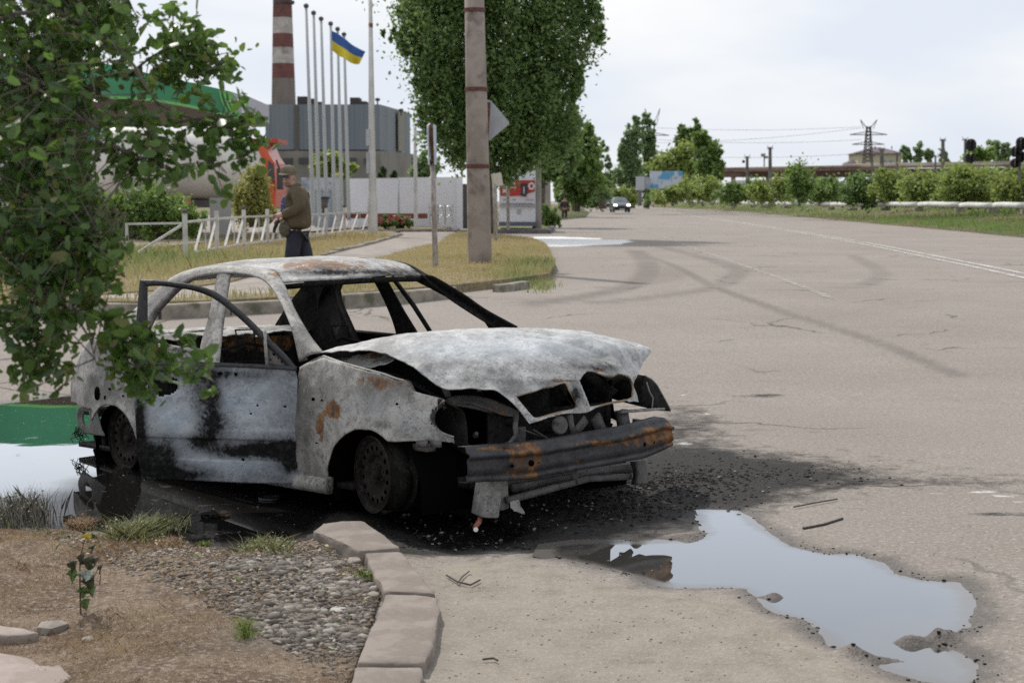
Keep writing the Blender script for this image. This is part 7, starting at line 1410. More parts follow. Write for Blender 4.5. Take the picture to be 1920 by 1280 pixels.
def man():
    Y = 23.2; g = G(552, 536); base = Vector((W(556, 536, Y).x, Y, 0)); base.z = W(556, 537, Y).z; t = thing('person', 'man in an olive jacket, cap and sunglasses holding a dark bag, walking behind the wreck', 'person', base)
    B = lambda x, y, z: (base.x + x, base.y + y, base.z + z)        # x right in the picture, y away, z up; he faces left, his head turned to us
    V = [B(.02, 0, .95), B(.02, .0, 1.15), B(.0, 0, 1.36), B(-.04, 0, 1.47), B(-.085, -.01, 1.56), B(-.095, -.02, 1.66), B(-.10, -.02, 1.76),
         B(.04, -.16, 1.40), B(.10, -.27, 1.18), B(-.16, -.26, 1.07), B(-.235, -.22, 1.055),
         B(.02, .16, 1.40), B(.02, .24, 1.16), B(-.17, .12, 1.02), B(-.25, .04, .97),
         B(.0, -.09, .88), B(-.05, -.10, .50), B(-.10, -.10, .10), B(-.22, -.11, .04), B(.04, .09, .88), B(.12, .09, .50), B(.20, .09, .12), B(.10, .09, .04)]
    E_ = [(0, 1), (1, 2), (2, 3), (3, 4), (4, 5), (5, 6), (2, 7), (7, 8), (8, 9), (9, 10), (2, 11), (11, 12), (12, 13), (13, 14), (0, 15), (15, 16), (16, 17), (17, 18), (0, 19), (19, 20), (20, 21), (21, 22)]
    r_ = [.06, .12, .14, .06, .085, .098, .075, .07, .055, .042, .035, .07, .055, .042, .035, .025, .04, .045, .035, .025, .04, .045, .035]
    # fingers of the two hands
    def hand(ix, tip, y0):
        for k in range(4):
            a = Vector(V[ix]) + Vector((-.03, -.025 + .018 * k, .018 - .014 * k)); b = a + Vector((-.035, 0, -.012)); c_ = b + Vector((-.012, .0, -.035)); i0 = len(V); V.extend([tuple(a), tuple(b), tuple(c_)]); E_.extend([(ix, i0), (i0, i0 + 1), (i0 + 1, i0 + 2)]); r_.extend([.011, .010, .008])
        a = Vector(V[ix]) + Vector((-.01, -.03, -.015)); i0 = len(V); V.extend([tuple(a), tuple(a + Vector((-.03, -.005, -.02)))]); E_.extend([(ix, i0), (i0, i0 + 1)]); r_.extend([.012, .009])
    hand(10, 0, 0); hand(14, 0, 0)
    skin('body', V, E_, r_, SKIN, t)
    JV = [B(.035, 0, .83), B(.03, 0, 1.0), B(.03, 0, 1.2), B(.01, 0, 1.38), B(-.02, .0, 1.47), B(.05, -.17, 1.40), B(.105, -.275, 1.17), B(-.185, -.245, 1.062), B(.03, .17, 1.40), B(.03, .25, 1.15), B(-.13, .12, .99)]
    skin('jacket', JV, [(0, 1), (1, 2), (2, 3), (3, 4), (3, 5), (5, 6), (6, 7), (3, 8), (8, 9), (9, 10)], [(.265, .235), (.25, .225), (.235, .215), (.20, .185), (.10, .095), .115, .10, .066, .11, .09, .06], JACK, t)
    skin('hood', [B(.02, -.10, 1.50), B(.06, 0, 1.51), B(.02, .10, 1.50), B(-.07, -.11, 1.45), B(-.07, .1, 1.45)], [(0, 1), (1, 2), (0, 3), (2, 4)], [.045, .05, .045, .03, .03], JACK, t)
    skin('trousers', [B(.025, 0, .90), B(.0, -.07, .78), B(-.045, -.10, .5), B(-.095, -.10, .12), B(.05, .07, .78), B(.13, .09, .5), B(.205, .09, .14)], [(0, 1), (1, 2), (2, 3), (0, 4), (4, 5), (5, 6)], [.17, .13, .12, .10, .125, .115, .095], NAVY, t)
    skin('shirt', [B(-.125, -.05, 1.36), B(-.155, -.05, 1.20), B(-.16, -.05, 1.06)], [(0, 1), (1, 2)], [.06, .075, .07], PLAID, t)
    for y, x in ((-.105, -.11), (.09, .19)): skin('shoe', [B(x + .03, y, .045), B(x - .07, y, .045), B(x - .17, y, .03)], [(0, 1), (1, 2)], [.05, .045, .035], BLACKC, t)
    hc = Vector(B(-.10, -.02, 1.685)); MB().lathe([(.115, -.01), (.122, .03), (.112, .075), (.08, .11), (.03, .125), (.001, .128)], c=hc, axis=(.05, .0, 1), n=24).build('cap', CAP, t, smooth=True)
    MB().add([hc + Vector(p) for p in [(-.115, -.03, .0), (.07, -.09, .0), (.03, -.18, -.02), (-.055, -.21, -.03), (-.13, -.15, -.02)]], [(0, 1, 2, 3, 4)]).build('cap_peak', CAP, t, solid=.014)
    f = Vector(B(-.135, -.138, 1.635)); MB().box(f + Vector((-.038, .012, 0)), (.06, .025, .042), -.5).box(f + Vector((.036, -.018, 0)), (.06, .025, .042), -.5).box(f, (.04, .02, .012), -.5).build('sunglasses', mat('sunglass_black', (.006, .006, .007), rough=.15), t)
    skin('nose', [B(-.135, -.14, 1.625), B(-.142, -.163, 1.585)], [(0, 1)], [.014, .018], SKIN, t, 1); MB().box(B(-.132, -.14, 1.548), (.05, .02, .011), -.5).build('mouth', mat('lips', (.25, .09, .08)), t)
    skin('ear', [B(.0, -.05, 1.625), B(.002, -.045, 1.585)], [(0, 1)], [.018, .014], SKIN, t, 1); skin('beard', [B(-.15, -.085, 1.535), B(-.12, -.10, 1.505), B(-.06, -.06, 1.52)], [(0, 1), (1, 2)], [.03, .032, .03], mat('grey_stubble', (.16, .12, .10)), t, 1)
    bag = thing('shoulder_bag', 'dark patterned bag hanging at the front of the man in the olive jacket', 'bag', B(-.2, -.1, .8)); skin('bag_body', [B(-.13, -.14, 1.0), B(-.15, -.15, .86), B(-.13, -.14, .74)], [(0, 1), (1, 2)], [.075, .11, .075], CAMO, bag); skin('strap', [B(-.13, -.14, 1.0), B(-.20, -.20, 1.06), B(-.24, -.16, 1.0)], [(0, 1), (1, 2)], [.014, .012, .012], BLACKC, bag, 1); skin('folded_grip', [B(-.22, -.2, 1.0), B(-.29, -.16, .88), B(-.31, -.14, .80)], [(0, 1), (1, 2)], [.022, .03, .02], BLACKC, bag, 1)
man()
def soldier():
    Y = 112.0; base = Vector(W(1058.5, 415, Y)); t = thing('person', 'distant person in dark clothes and cap walking along the road edge', 'person', base); B = lambda x, y, z: (base.x + x, base.y + y, base.z + z)
    V = [B(0, 0, .95), B(0, 0, 1.2), B(0, 0, 1.40), B(0, 0, 1.52), B(0, -.02, 1.62), B(0, -.02, 1.74), B(-.19, 0, 1.40), B(-.29, .02, 1.12), B(-.30, -.08, .88), B(.19, 0, 1.40), B(.29, .02, 1.12), B(.28, -.08, .88), B(-.10, 0, .85), B(-.12, -.06, .48), B(-.13, 0, .08), B(-.14, -.16, .04), B(.10, 0, .85), B(.11, .03, .48), B(.11, .08, .08), B(.11, -.08, .04)]
    E_ = [(0, 1), (1, 2), (2, 3), (3, 4), (4, 5), (2, 6), (6, 7), (7, 8), (2, 9), (9, 10), (10, 11), (0, 12), (12, 13), (13, 14), (14, 15), (0, 16), (16, 17), (17, 18), (18, 19)]
    skin('body', V, E_, [.14, .14, .13, .06, .09, .075, .075, .055, .045, .075, .055, .045, .09, .065, .045, .04, .09, .065, .045, .04], SKIN, t)
    skin('jacket', [B(0, 0, .90), B(0, 0, 1.2), B(0, 0, 1.42), B(-.20, 0, 1.40), B(-.30, .02, 1.10), B(-.30, -.07, .93), B(.20, 0, 1.40), B(.30, .02, 1.10), B(.28, -.07, .93)], [(0, 1), (1, 2), (2, 3), (3, 4), (4, 5), (2, 6), (6, 7), (7, 8)], [.18, .19, .16, .10, .08, .06, .10, .08, .06], mat('dark_khaki', (.035, .028, .02)), t)
    skin('trousers', [B(0, 0, .92), B(-.10, 0, .80), B(-.12, -.06, .48), B(-.13, 0, .1), B(.10, 0, .80), B(.11, .03, .48), B(.11, .08, .1)], [(0, 1), (1, 2), (2, 3), (0, 4), (4, 5), (5, 6)], [.15, .11, .09, .075, .11, .09, .075], BLACKC, t)
    MB().lathe([(.11, 0), (.118, .04), (.08, .10), (.001, .12)], c=B(0, -.02, 1.68), n=16).build('cap', BLACKC, t, smooth=True)
soldier()
# ================================================================== FOREGROUND
# --- overhanging branches of a tree standing just outside the left edge
rng = np.random.RandomState(12)
FT_ = thing('overhanging_tree', 'leafy green tree reaching in from the left edge over the wreck', 'tree', (-2.7, 4.6, 0))
tb = MB(); tips = []
tb.tube([(-2.7, 4.6, -.2), (-2.65, 4.6, .8), (-2.5, 4.55, 1.6), (-2.35, 4.5, 2.4), (-2.2, 4.5, 3.4)], [.085, .075, .065, .05, .03], 12)
BR = [ # main limbs as image points with distance, and how bushy
 ([(-420, 430, 4.5), (-150, 120, 4.4), (60, 20, 4.3), (180, 60, 4.2), (250, 120, 4.1), (290, 190, 4.1), (330, 230, 4.05)], 1.0),
 ([(-420, 430, 4.5), (-100, 200, 4.3), (60, 150, 4.2), (150, 210, 4.1), (210, 270, 4.0), (250, 330, 4.0)], 1.2),
 ([(-400, 500, 4.5), (-120, 330, 4.3), (20, 330, 4.2), (100, 380, 4.1), (160, 440, 4.0), (215, 490, 4.0)], 1.2),
 ([(-380, 560, 4.5), (-100, 480, 4.2), (30, 500, 4.1), (100, 560, 4.0), (160, 620, 4.0), (180, 680, 3.95)], 1.0),
 ([(30, 500, 4.1), (90, 570, 4.0), (150, 600, 4.0), (210, 600, 4.0), (270, 640, 4.0), (330, 665, 4.0), (395, 690, 3.95)], .75),
 ([(210, 600, 4.0), (240, 660, 4.0), (265, 700, 3.95)], .7),
 ([(-420, 430, 4.6), (-200, -60, 4.6), (20, -120, 4.5), (150, -60, 4.4), (230, -10, 4.3), (260, 40, 4.3)], 1.1),
 ([(230, 150, 4.3), (280, 110, 4.3), (320, 80, 4.3), (325, 20, 4.3)], .45),
 ([(320, 80, 4.3), (370, 100, 4.3), (430, 125, 4.25)], .45), ([(290, 130, 4.3), (340, 120, 4.3), (390, 160, 4.3)], .5),
 ([(290, 190, 4.1), (340, 215, 4.1), (390, 230, 4.1), (445, 255, 4.05)], .3), ([(250, 250, 4.1), (310, 260, 4.1), (370, 285, 4.05), (425, 325, 4.0)], .45), ([(330, 230, 4.1), (390, 220, 4.1), (450, 230, 4.05), (470, 262, 4.05)], .35),
 ([(210, 270, 4.0), (250, 290, 4.0), (290, 300, 4.0)], .6), ([(-60, 420, 4.2), (80, 440, 4.1), (180, 400, 4.0), (240, 400, 4.0)], 1.0), ([(-60, 260, 4.4), (80, 260, 4.3), (150, 300, 4.3), (180, 360, 4.2)], 1.1),
 ([(-60, 40, 4.5), (60, 80, 4.5), (120, 140, 4.4), (190, 180, 4.3)], 1.2), ([(-60, 520, 4.3), (40, 420, 4.3), (120, 470, 4.2), (200, 470, 4.1), (235, 520, 4.1)], 1.0), ([(60, 600, 4.1), (80, 640, 4.1), (100, 690, 4.1)], .5), ([(-80, 560, 4.1), (20, 600, 4.1), (60, 650, 4.1), (45, 690, 4.1)], .5),
 ([(-60, 150, 4.7), (50, 180, 4.7), (120, 230, 4.6), (160, 320, 4.6)], 1.1), ([(-60, 350, 4.6), (60, 300, 4.5), (130, 360, 4.5), (190, 420, 4.4)], 1.1), ([(-60, -60, 4.7), (80, -40, 4.6), (170, 20, 4.6), (240, 70, 4.5)], 1.1)]
LC = []
for pts, bushy in BR:
    P = crom([tuple(W(*p)) for p in pts], 40); n_ = len(P); r0 = .010 if bushy > .8 else .005
    tb.tube([tuple(p) for p in P[::3]], [max(.0016, r0 * (1 - i / 14)) for i in range(len(P[::3]))], 5)
    s0 = 8 if bushy > .8 else 3
    for k in range(int(95 * bushy * (1.45 if bushy > .8 else .62))):
        i = rng.randint(s0, n_); p = P[i]; L_ = rng.uniform(.05, .26 if bushy > .8 else .10); d = rng.normal(size=3); d[1] *= .8; d[2] -= .25; d /= np.linalg.norm(d); q = p + d * L_
        u, v = proj_px([q]); u, v = u[0], v[0]
        lim = np.interp(v, [-100, 0, 60, 110, 170, 230, 290, 330, 400, 470, 540, 600, 660, 720], [222, 228, 238, 240, 258, 262, 180, 160, 185, 222, 212, 175, 110, 60])
        if bushy > .8 and (u > lim + rng.normal() * 12 or (u > 150 and 120 < v < 420 and rng.uniform() < .80)): continue
        if L_ > .08: tb.tube([tuple(p), tuple(p + d * L_ * .5 + np.array((0, 0, .005))), tuple(q)], [.002, .0016, .001], 4)
        for j in range(rng.randint(5, 9)):
            LC.append(p + d * L_ * rng.uniform(.5, 1.12) + rng.normal(size=3) * .016)
tb.build('trunk', BARK, FT_, smooth=True)
LC = np.array(LC); clc = fbm(LC[:, 0] + LC[:, 1], LC[:, 2], 4, 6)
lm_ = leafmat('overhanging_leaves', (.022, .055, .011), (.10, .17, .032), .38, .4, c3=(.13, .12, .03)); LG['fg'] = lm_
leaf_mesh('crown', LC, .0245 * rng.uniform(.55, 1.3, len(LC)), lm_, FT_, rng, flat=.2, col=np.clip(.45 + clc * .6 + rng.normal(size=len(LC)) * .15, 0, 1), long=1.6, fold=True)

# --- near verge: gravel, loose stones, dry grass, slabs
def rocks(P, size, rng, m, name, label=None, parent=None, flat=.6):
    """faceted stones, one mesh"""
    bm0 = bmesh.new(); bmesh.ops.create_icosphere(bm0, subdivisions=1, radius=1); T = np.array([tuple(v.co) for v in bm0.verts]); TF = np.array([[v.index for v in f.verts] for f in bm0.faces]); bm0.free(); n_ = len(P); nv = len(T)
    s = (np.asarray(size) * rng.uniform(.45, 1.5, n_))[:, None, None]; J = 1 + rng.uniform(-.28, .28, (n_, nv, 1)); sc3 = np.stack([rng.uniform(.7, 1.4, n_), rng.uniform(.7, 1.2, n_), rng.uniform(.45, .8, n_) * flat * 1.3], 1)[:, None, :]
    a = rng.uniform(0, 2 * math.pi, n_); V = T[None] * J * sc3 * s; c_, s_ = np.cos(a)[:, None], np.sin(a)[:, None]; X = V[:, :, 0] * c_ - V[:, :, 1] * s_; Yv = V[:, :, 0] * s_ + V[:, :, 1] * c_; V = np.stack([X, Yv, V[:, :, 2]], 2) + npv(P)[:, None, :]
    F = (TF[None] + (np.arange(n_) * nv)[:, None, None]).reshape(-1, 3); r1 = np.repeat(rng.uniform(0, 1, n_), nv); r2 = np.repeat(rng.uniform(0, 1, n_), nv)
    return link_mesh(name, V.reshape(-1, 3), F, m, parent, attr={'rnd': np.stack([r1, r2, 0 * r1], 1)})
ng = N('mixed_gravel'); a = ng.attr('rnd'); c = ng.mix(a[0], (.065, .055, .046), (.215, .185, .155)); c = ng.mix(ng.ramp(a[1], .82, .9), c, (.32, .29, .25)); c = ng.mix(ng.m('MULTIPLY', ng.ramp(ng.noise(60, 4, .7), .5, .7), .5), c, (.13, .10, .08)); ng.bump(ng.noise(80, 4), .4, .003); GRV = ng.done(c, .9)
q = scatter([p for p in VP if p[1] > 4.6 and p[0] > -3.2] , 90000, rng, lambda x, y: (x > -3.0) * 1.0); At = soil_attr(q[:, 0], q[:, 1]); k = rng.uniform(0, 1, len(q)) < .02 + .34 * At[:, 0] ** 1.8; g = q[k][:16000]; gz_ = np.array([vz(*p) for p in g]); k2 = gz_ > -.045; g = g[k2]; gz_ = gz_[k2]; dens = soil_attr(g[:, 0], g[:, 1])[:, 0]
tag(rocks(np.column_stack([g, gz_ + .002]), .0045 + .019 * np.clip(dens + .15, 0, 1) * rng.uniform(0, 1, len(g)) ** 3, rng, GRV, 'gravel'), 'loose gravel and pebbles on the near verge', 'gravel', kind='stuff')
# dry stubble
q = scatter([p for p in VP if p[1] > 4.0 and p[0] > -4], 150000, rng, lambda x, y: (x > -2.7) * 1.0); At = soil_attr(q[:, 0], q[:, 1]); dn = fbm(q[:, 0], q[:, 1], 2.2, 31); k = rng.uniform(0, 1, len(q)) < (1 - .92 * At[:, 0]) * (1 - At[:, 1]) * np.clip(.55 + 1.6 * dn, .08, 1); g = q[k][:90000]; gz_ = np.array([vz(*p) for p in g])
tag(blades('grass', np.column_stack([g, gz_ - .003]), .016 * np.clip(.8 + 1.2 * fbm(g[:, 0], g[:, 1], 3, 8), .4, 1.8), .0014, BRG, rng, np.clip(.45 + 1.1 * fbm(g[:, 0], g[:, 1], 2.5, 18), 0, 1), lean=.9), 'brown trampled dry grass on the near verge', 'grass', kind='stuff')
GRN = leafmat('fresh_grass', (.10, .15, .03), (.20, .25, .07), .3); WILT = leafmat('wilted_leaves', (.34, .31, .17), (.17, .20, .08), .2, c3=(.33, .27, .15))
g = q[rng.randint(0, len(q), 500)]; g = g[fbm(g[:, 0], g[:, 1], 1.3, 77) > .18]; tag(blades('grass', np.column_stack([g, [vz(*p) for p in g]]), .05, .003, GRN, rng, lean=.5), 'sparse fresh green grass sprouts on the near verge', 'grass', kind='stuff')
q = scatter([p for p in VP if p[1] > 4.4 and p[0] > -3], 4200, rng, lambda x, y: (x > -2.6) * 1.0); zq = np.array([vz(*p) for p in q]); kk = zq > -.04
tag(rocks(np.column_stack([q, zq])[kk], .0085 * rng.uniform(.15, 1.3, kk.sum()) ** 2, rng, GRV, 'gravel', flat=.6), 'scattered small stones on the dry soil', 'gravel', kind='stuff')
kk = np.nonzero(kk)[0][rng.randint(0, kk.sum(), 900)]; tag(leaf_mesh('leaf_litter', np.column_stack([q[kk] + rng.normal(size=(len(kk), 2)) * .02, zq[kk] + .008]), .016, leafmat('litter_leaves', (.34, .25, .17), (.16, .11, .07), .1, c3=(.25, .32, .12)), None, rng, flat=.7), 'dry leaf scraps lying on the near verge', 'leaf litter', kind='stuff')
# single stones and slabs
def stone(u, v, su, sv, hgt, label, seed, m, name='stone', group=None, flatp=1.0, dz=0, sub=3):
    p = G(u, v); z = vz(p.x, p.y); p = Vector((p.x, p.y, z)); r_ = random.Random(seed); bm_ = bmesh.new(); bmesh.ops.create_icosphere(bm_, subdivisions=sub, radius=1); Yd = p.y
    for w in bm_.verts:
        n1 = mnoise.noise(w.co * 1.4 + Vector((seed * 7, 0, 0))) * .35 + mnoise.noise(w.co * 4 + Vector((seed, 3, 0))) * .08; w.co *= 1 + n1; w.co.z = max(-.4, min(w.co.z, .62 * flatp)) 
        w.co = Vector((w.co.x * su / FPX * Yd, w.co.y * sv / FPX * Yd * 2.6, w.co.z * hgt))
    bmesh.ops.bevel(bm_, geom=[], offset=0); me = bpy.data.meshes.new(name); bm_.to_mesh(me); bm_.free(); me.materials.append(m); o = bpy.data.objects.new(name, me); COL.objects.link(o); o.location = p + Vector((0, 0, dz)); me.polygons.foreach_set('use_smooth', np.full(len(me.polygons), sub > 2)); return tag(o, label, name.replace('_', ' '), group)
STN = mat('grey_stone', (.27, .235, .20), (.19, .165, .14), 18, .9, bump=.5, bscale=90, bdist=.003)
PINK = mat('pinkish_slab', (.34, .28, .25), (.27, .22, .19), 10, .9, bump=.4, bscale=80, bdist=.003)
stone(97, 1210, 36, 15, .062, 'pointed grey stone lying between the two pinkish slabs', 2, STN, sub=1)
def slab(top, label, n_):
    c = G(*top[0]) * .5 + G(*top[3]) * .5; kerb_stone(top, .10, max(vz(c.x, c.y), .02) + .022, label, n_); o = sc.objects[-1]; o = [q for q in sc.objects if q.get('label') == label][0]; o.name = 'slab'; o['category'] = 'slab'; del o['group']; o.data.materials[0] = PINK
slab([(-80, 1216), (0, 1222), (58, 1232), (76, 1245), (114, 1243), (137, 1268), (92, 1292), (-80, 1310)], 'large broken pinkish slab in the bottom left corner', 21)
slab([(-80, 1168), (0, 1171), (46, 1176), (77, 1184), (44, 1189), (0, 1190), (-80, 1190)], 'thin pinkish slab at the left edge above the pointed stone', 22)
stone(663, 1057, 16, 12, .035, 'rounded pale stone wedged behind the first kerb joint', 8, STN); stone(633, 1152, 17, 8, .02, 'pale chalky stone in the gravel beside the long kerb stone', 9, mat('pale_stone', (.40, .37, .34), (.33, .30, .27), 30)); stone(700, 1122, 13, 8, .02, 'brownish stone touching the left face of the long kerb stone', 10, STN); stone(165, 1235, 14, 7, .018, 'small pale stone right of the pointed grey stone', 11, STN); stone(612, 1085, 20, 9, .02, 'flat dark pebble cluster stone in the gravel near the second kerb stone', 12, STN)
# tufts of wilted plants at the water's edge
def tuft(u, v, wpx, hpx, n_, label, m, seed, lean=.8, wd=.006, Yd=None):
    n_ = int(n_ * 1.7); r2 = np.random.RandomState(seed); p = G(u, v); z = vz(p.x, p.y) if inpoly(np.array([p.x]), np.array([p.y]), VP)[0] else WL; s = p.y / FPX; t = thing('weed_tuft', label, 'weed', (p.x, p.y, z), 'weed tufts along the puddle')
    P = np.stack([p.x + r2.normal(size=n_) * wpx * s * .33, p.y + r2.normal(size=n_) * wpx * s * .45, z + 0 * r2.normal(size=n_)], 1); blades('blades', P, hpx * s * .75, wd * .45, m, r2, lean=lean, parent=t); k_ = r2.randint(0, len(P), len(P) // 2); leaf_mesh('leaves', P[k_] + np.column_stack([r2.normal(size=(len(k_), 2)) * .02, r2.uniform(.1, .95, len(k_)) * hpx * s * .8]), .011, m, t, r2, flat=.3); return t
tuft(32, 985, 90, 85, 520, 'pale leggy weeds at the left edge of the puddle', mat('ash_leaves', (.26, .25, .21), (.15, .14, .10), 40), 1, .45, .008)
tuft(252, 1008, 70, 48, 420, 'largest wilted green tuft at the near puddle edge', WILT, 2, 1.2, .010); tuft(300, 985, 60, 30, 240, 'flattened wilted tuft right beside the largest one', WILT, 3, 1.4, .009); tuft(148, 985, 34, 26, 200, 'small round brown tuft standing in the shallow water', BRG, 4, 1.2, .008); tuft(495, 1052, 70, 30, 260, 'wilted tuft among the gravel left of the first kerb stone', WILT, 5, 1.3, .008); tuft(380, 1018, 20, 16, 90, 'tiny green tuft between the wet stones', GRN, 6, .6, .006); tuft(318, 1028, 36, 22, 130, 'small dry tuft below the largest wilted one', BRG, 7, 1.2, .008); tuft(500, 1012, 50, 16, 120, 'sparse wilted tuft at the water line', WILT, 8, 1.3, .007); tuft(460, 1225, 26, 44, 60, 'upright fresh grass tuft in the middle of the near verge', GRN, 9, .35, .005); tuft(690, 1090, 24, 22, 70, 'green tuft against the second kerb stone', GRN, 10, .8, .006)
sp = thing('seedling', 'wilted seedling with broad burnt leaves on the near verge', 'seedling', G(160, 1180)); p = G(160, 1185); z = vz(p.x, p.y); s = p.y / FPX
def sg(u, v, dy=0): return Vector(((u - 160) * s + p.x, p.y + dy, z + (1185 - v) * s))
MB().tube([sg(152, 1186), sg(152, 1130), sg(153, 1090), sg(158, 1060), sg(163, 1042)], [.004, .0035, .003, .0025, .002], 6).tube([sg(152, 1140), sg(175, 1120), sg(190, 1095), sg(192, 1110), sg(190, 1130)], .0018, 5).build('stem', mat('brown_stem', (.12, .07, .05)), sp)
LD = leafmat('burnt_dark_leaf', (.05, .055, .02), (.05, .055, .02), .15); LL = leafmat('green_broad_leaf', (.13, .20, .05), (.13, .20, .05), .3); LW = leafmat('pale_leaf_underside', (.42, .48, .42), (.42, .48, .42), .2); LY = leafmat('yellow_leaf', (.42, .32, .04), (.42, .32, .04), .2)
for u, v, ru, rv, m, a in [(136, 1093, 9, 10, LD, .3), (137, 1112, 8, 14, LL, .1), (168, 1088, 12, 13, LD, -.3), (160, 1110, 16, 9, LW, .2), (168, 1125, 14, 12, LD, 0), (155, 1144, 10, 10, LL, .2), (170, 1142, 12, 12, LL, -.4), (160, 1168, 8, 12, LL, 0), (167, 1038, 8, 9, LY, 0), (181, 1085, 5, 9, LD, .5), (190, 1100, 4, 8, LD, .2), (176, 1060, 4, 7, LD, .3), (155, 1080, 5, 11, LD, .1)]:
    pts = [sg(u + math.cos(t) * ru * (1 - .25 * math.sin(t)), v - math.sin(t) * rv, .03 * math.sin(t * 2 + a) + rng.uniform(-.02, .02)) for t in np.linspace(0, 2 * math.pi, 13)[:-1]]
    MB().add(pts + [sg(u, v, .0)], [(i, (i + 1) % 12, 12) for i in range(12)]).build('leaf', m, sp, smooth=True, solid=.0012)
# --- soot and debris round the car
CHD = mat('charred_lumps', (.008, .0075, .0075), (.02, .018, .017), 40, .75, bump=.8, bscale=60, bdist=.004, spec=.12); ASHF = mat('ash_flakes', (.20, .195, .19), (.06, .055, .05), 30, .7); 
D = []
for u, v, ru, rv, n_ in [(1000, 945, 260, 30, 1500), (1200, 905, 160, 25, 1200), (1330, 900, 130, 40, 700), (800, 985, 150, 22, 500), (1120, 950, 160, 22, 900), (1480, 890, 160, 26, 200), (900, 1000, 120, 14, 250), (700, 975, 60, 14, 200)]:
    for k in range(n_): D.append(tuple(G(u + rng.normal() * ru * .5, v + rng.normal() * rv * .5))[:2])
D = np.array(D); D = D[D[:, 1] > 5]; dzs = np.array([rz(*p) for p in D])
tag(rocks(np.column_stack([D, np.maximum(dzs, WL - .003)]), .0065 * rng.uniform(.3, 1.6, len(D)), rng, CHD, 'debris', flat=.7), 'black charred crumbs and soot lumps on the asphalt', 'debris', kind='stuff')
k = rng.randint(0, len(D), 260); tag(leaf_mesh('debris', np.column_stack([D[k], np.maximum(dzs[k], WL) + .006]), .015, ASHF, None, rng, flat=.75), 'pale curled ash flakes scattered round the wreck', 'debris', kind='stuff')
q = []
while len(q) < 420:
    u, v = rng.uniform(820, 1900), rng.uniform(1020, 1275); p = G(u, v)
    if not inpoly(np.array([p.x]), np.array([p.y]), PUD2)[0]: q.append((p.x, p.y, rz(p.x, p.y)))
tag(rocks(q, .0036, rng, GRV, 'gravel', flat=.8), 'fine grit scattered on the asphalt', 'gravel', kind='stuff')
q = []
for i in range(420):
    t = rng.uniform(0, len(PUD2)); i0 = int(t); a, b = PUD2[i0], PUD2[(i0 + 1) % len(PUD2)]; f = t - i0; q.append((a[0] + (b[0] - a[0]) * f + rng.normal() * .03, a[1] + (b[1] - a[1]) * f + rng.normal() * .03))
q = [p for p in q if p[1] > 4.6]; tag(rocks([(x, y, rz(x, y)) for x, y in q], .006 * rng.uniform(.2, 1.3, len(q)), rng, CHD, 'gravel', flat=.8), 'dark wet grit along the puddle rim', 'gravel', kind='stuff')
def lump(u, v, size, label, m, seed, z=None, name='debris_lump'):
    p = G(u, v); zz = z if z is not None else rz(p.x, p.y); bm_ = bmesh.new(); bmesh.ops.create_icosphere(bm_, subdivisions=3, radius=1)
    for w in bm_.verts: n1 = mnoise.noise(w.co * 2.2 + Vector((seed, 0, 0))) * .7 + mnoise.noise(w.co * 6) * .25; w.co *= 1 + n1; w.co.x *= size; w.co.y *= size * .8; w.co.z *= size * .5
    me = bpy.data.meshes.new(name); bm_.to_mesh(me); bm_.free(); me.materials.append(m); o = bpy.data.objects.new(name, me); COL.objects.link(o); o.location = (p.x, p.y, zz + size * .2); return tag(o, label, 'debris')
lump(395, 962, .045, 'black charred clump sticking out of the black puddle', CHD, 1, WL); lump(420, 958, .03, 'smaller brown lump right beside the charred clump in the puddle', mat('brown_lump', (.09, .06, .035)), 2, WL); lump(1385, 957, .016, 'small black lump at the top edge of the muddy puddle', CHD, 3); lump(130, 968, .03, 'black lump at the left puddle edge behind the brown tuft', CHD, 4, WL); lump(915, 992, .025, 'dark lump in front of the charred block', CHD, 5)
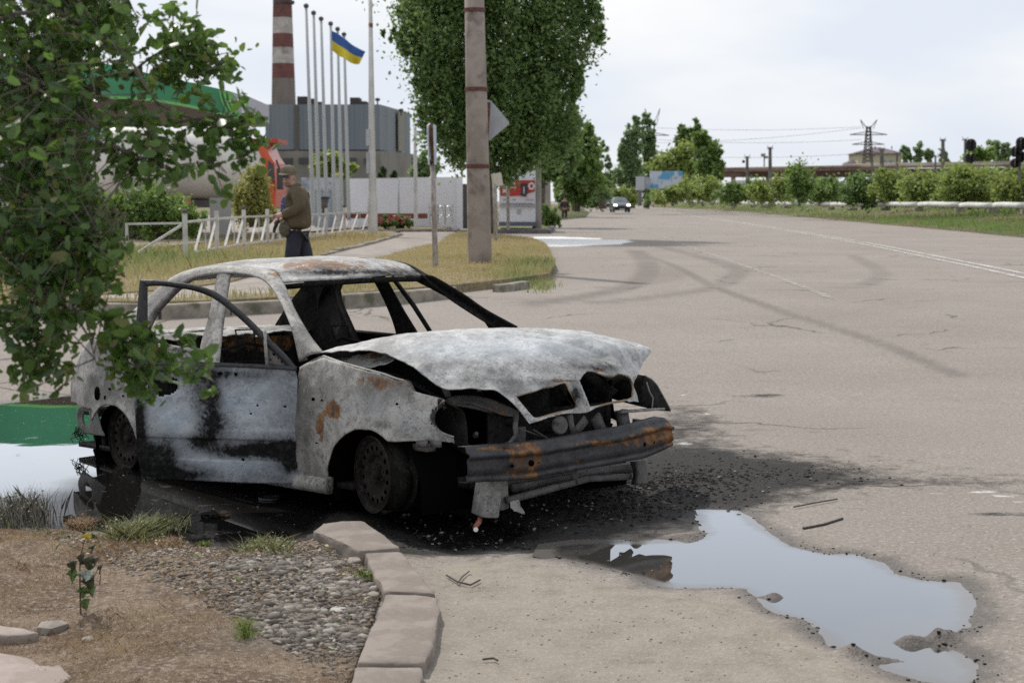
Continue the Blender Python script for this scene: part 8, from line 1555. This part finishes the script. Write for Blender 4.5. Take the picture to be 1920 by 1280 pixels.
tag(MB().tube([G(720, 962) + Vector((0, 0, .02)), G(738, 957) + Vector((0, 0, .025)), G(755, 955) + Vector((0, 0, .025))], [.020, .024, .026], 12).build('pipe_stub', mat('burnt_pipe_brown', (.10, .07, .055), (.05, .04, .035), 25), loc=G(738, 957), solid=.003), 'short burnt brown tube lying in front of the front wheel', 'pipe')
cn_ = thing('crushed_can', 'small crushed red and white can in the soot before the wreck', 'can', G(896, 993)); MB().tube([G(890, 994) + Vector((0, 0, .012)), G(898, 990) + Vector((0, 0, .03)), G(901, 984) + Vector((0, 0, .045))], [.012, .014, .010], 7).build('can_body', mat('rusty_red_can', (.30, .10, .06), (.16, .06, .04), 40, .5), cn_)
MB().lathe([(.001, .004), (.012, .003), (.011, -.004), (.001, -.004)], c=G(892, 997) + Vector((0, 0, .012)), axis=(.2, -.8, .4), n=10).build('can_end', mat('white_tin', (.6, .6, .6), rough=.4), cn_)
# metal plate half under water
tag(MB().lathe([(.001, .004), (.05, .004), (.058, .010), (.062, .008), (.062, 0)], c=Vector(G(505, 925)).to_tuple()[:2] + (WL + .002,), n=26).build('metal_disc', mat('shiny_disc', (.12, .11, .11), rough=.35, metal=.7), loc=(G(505, 925).x, G(505, 925).y, WL)), 'round metal disc lying in the black puddle beside the sill', 'disc')
# sticks
def stick(pts, r_, label, h=.012): tag(MB().tube([Vector((G(u, v).x, G(u, v).y, rz(G(u, v).x, G(u, v).y) + h)) for u, v in pts], r_, 6).build('twig', mat('dark_twig', (.05, .04, .032)) if 'dark_twig' not in bpy.data.materials else bpy.data.materials['dark_twig'], loc=G(*pts[0])), label, 'twig')
stick([(837, 1078), (858, 1092), (882, 1098), (900, 1088)], .004, 'forked dry twig on the sandy asphalt right of the kerb'); stick([(858, 1094), (868, 1080), (880, 1070)], .003, 'shorter prong crossing the forked twig on the sandy asphalt'); stick([(1488, 953), (1530, 946), (1570, 940)], .004, 'thin straight dark stick on the asphalt above the puddle'); stick([(1506, 990), (1545, 984), (1580, 974)], .006, 'thick dark tar strip right of the muddy puddle top', .006); stick([(905, 1242), (925, 1240), (933, 1244)], .004, 'small withered scrap near the bottom of the sandy asphalt')
dr_ = mat('water_floating_ash', (.35, .35, .34))
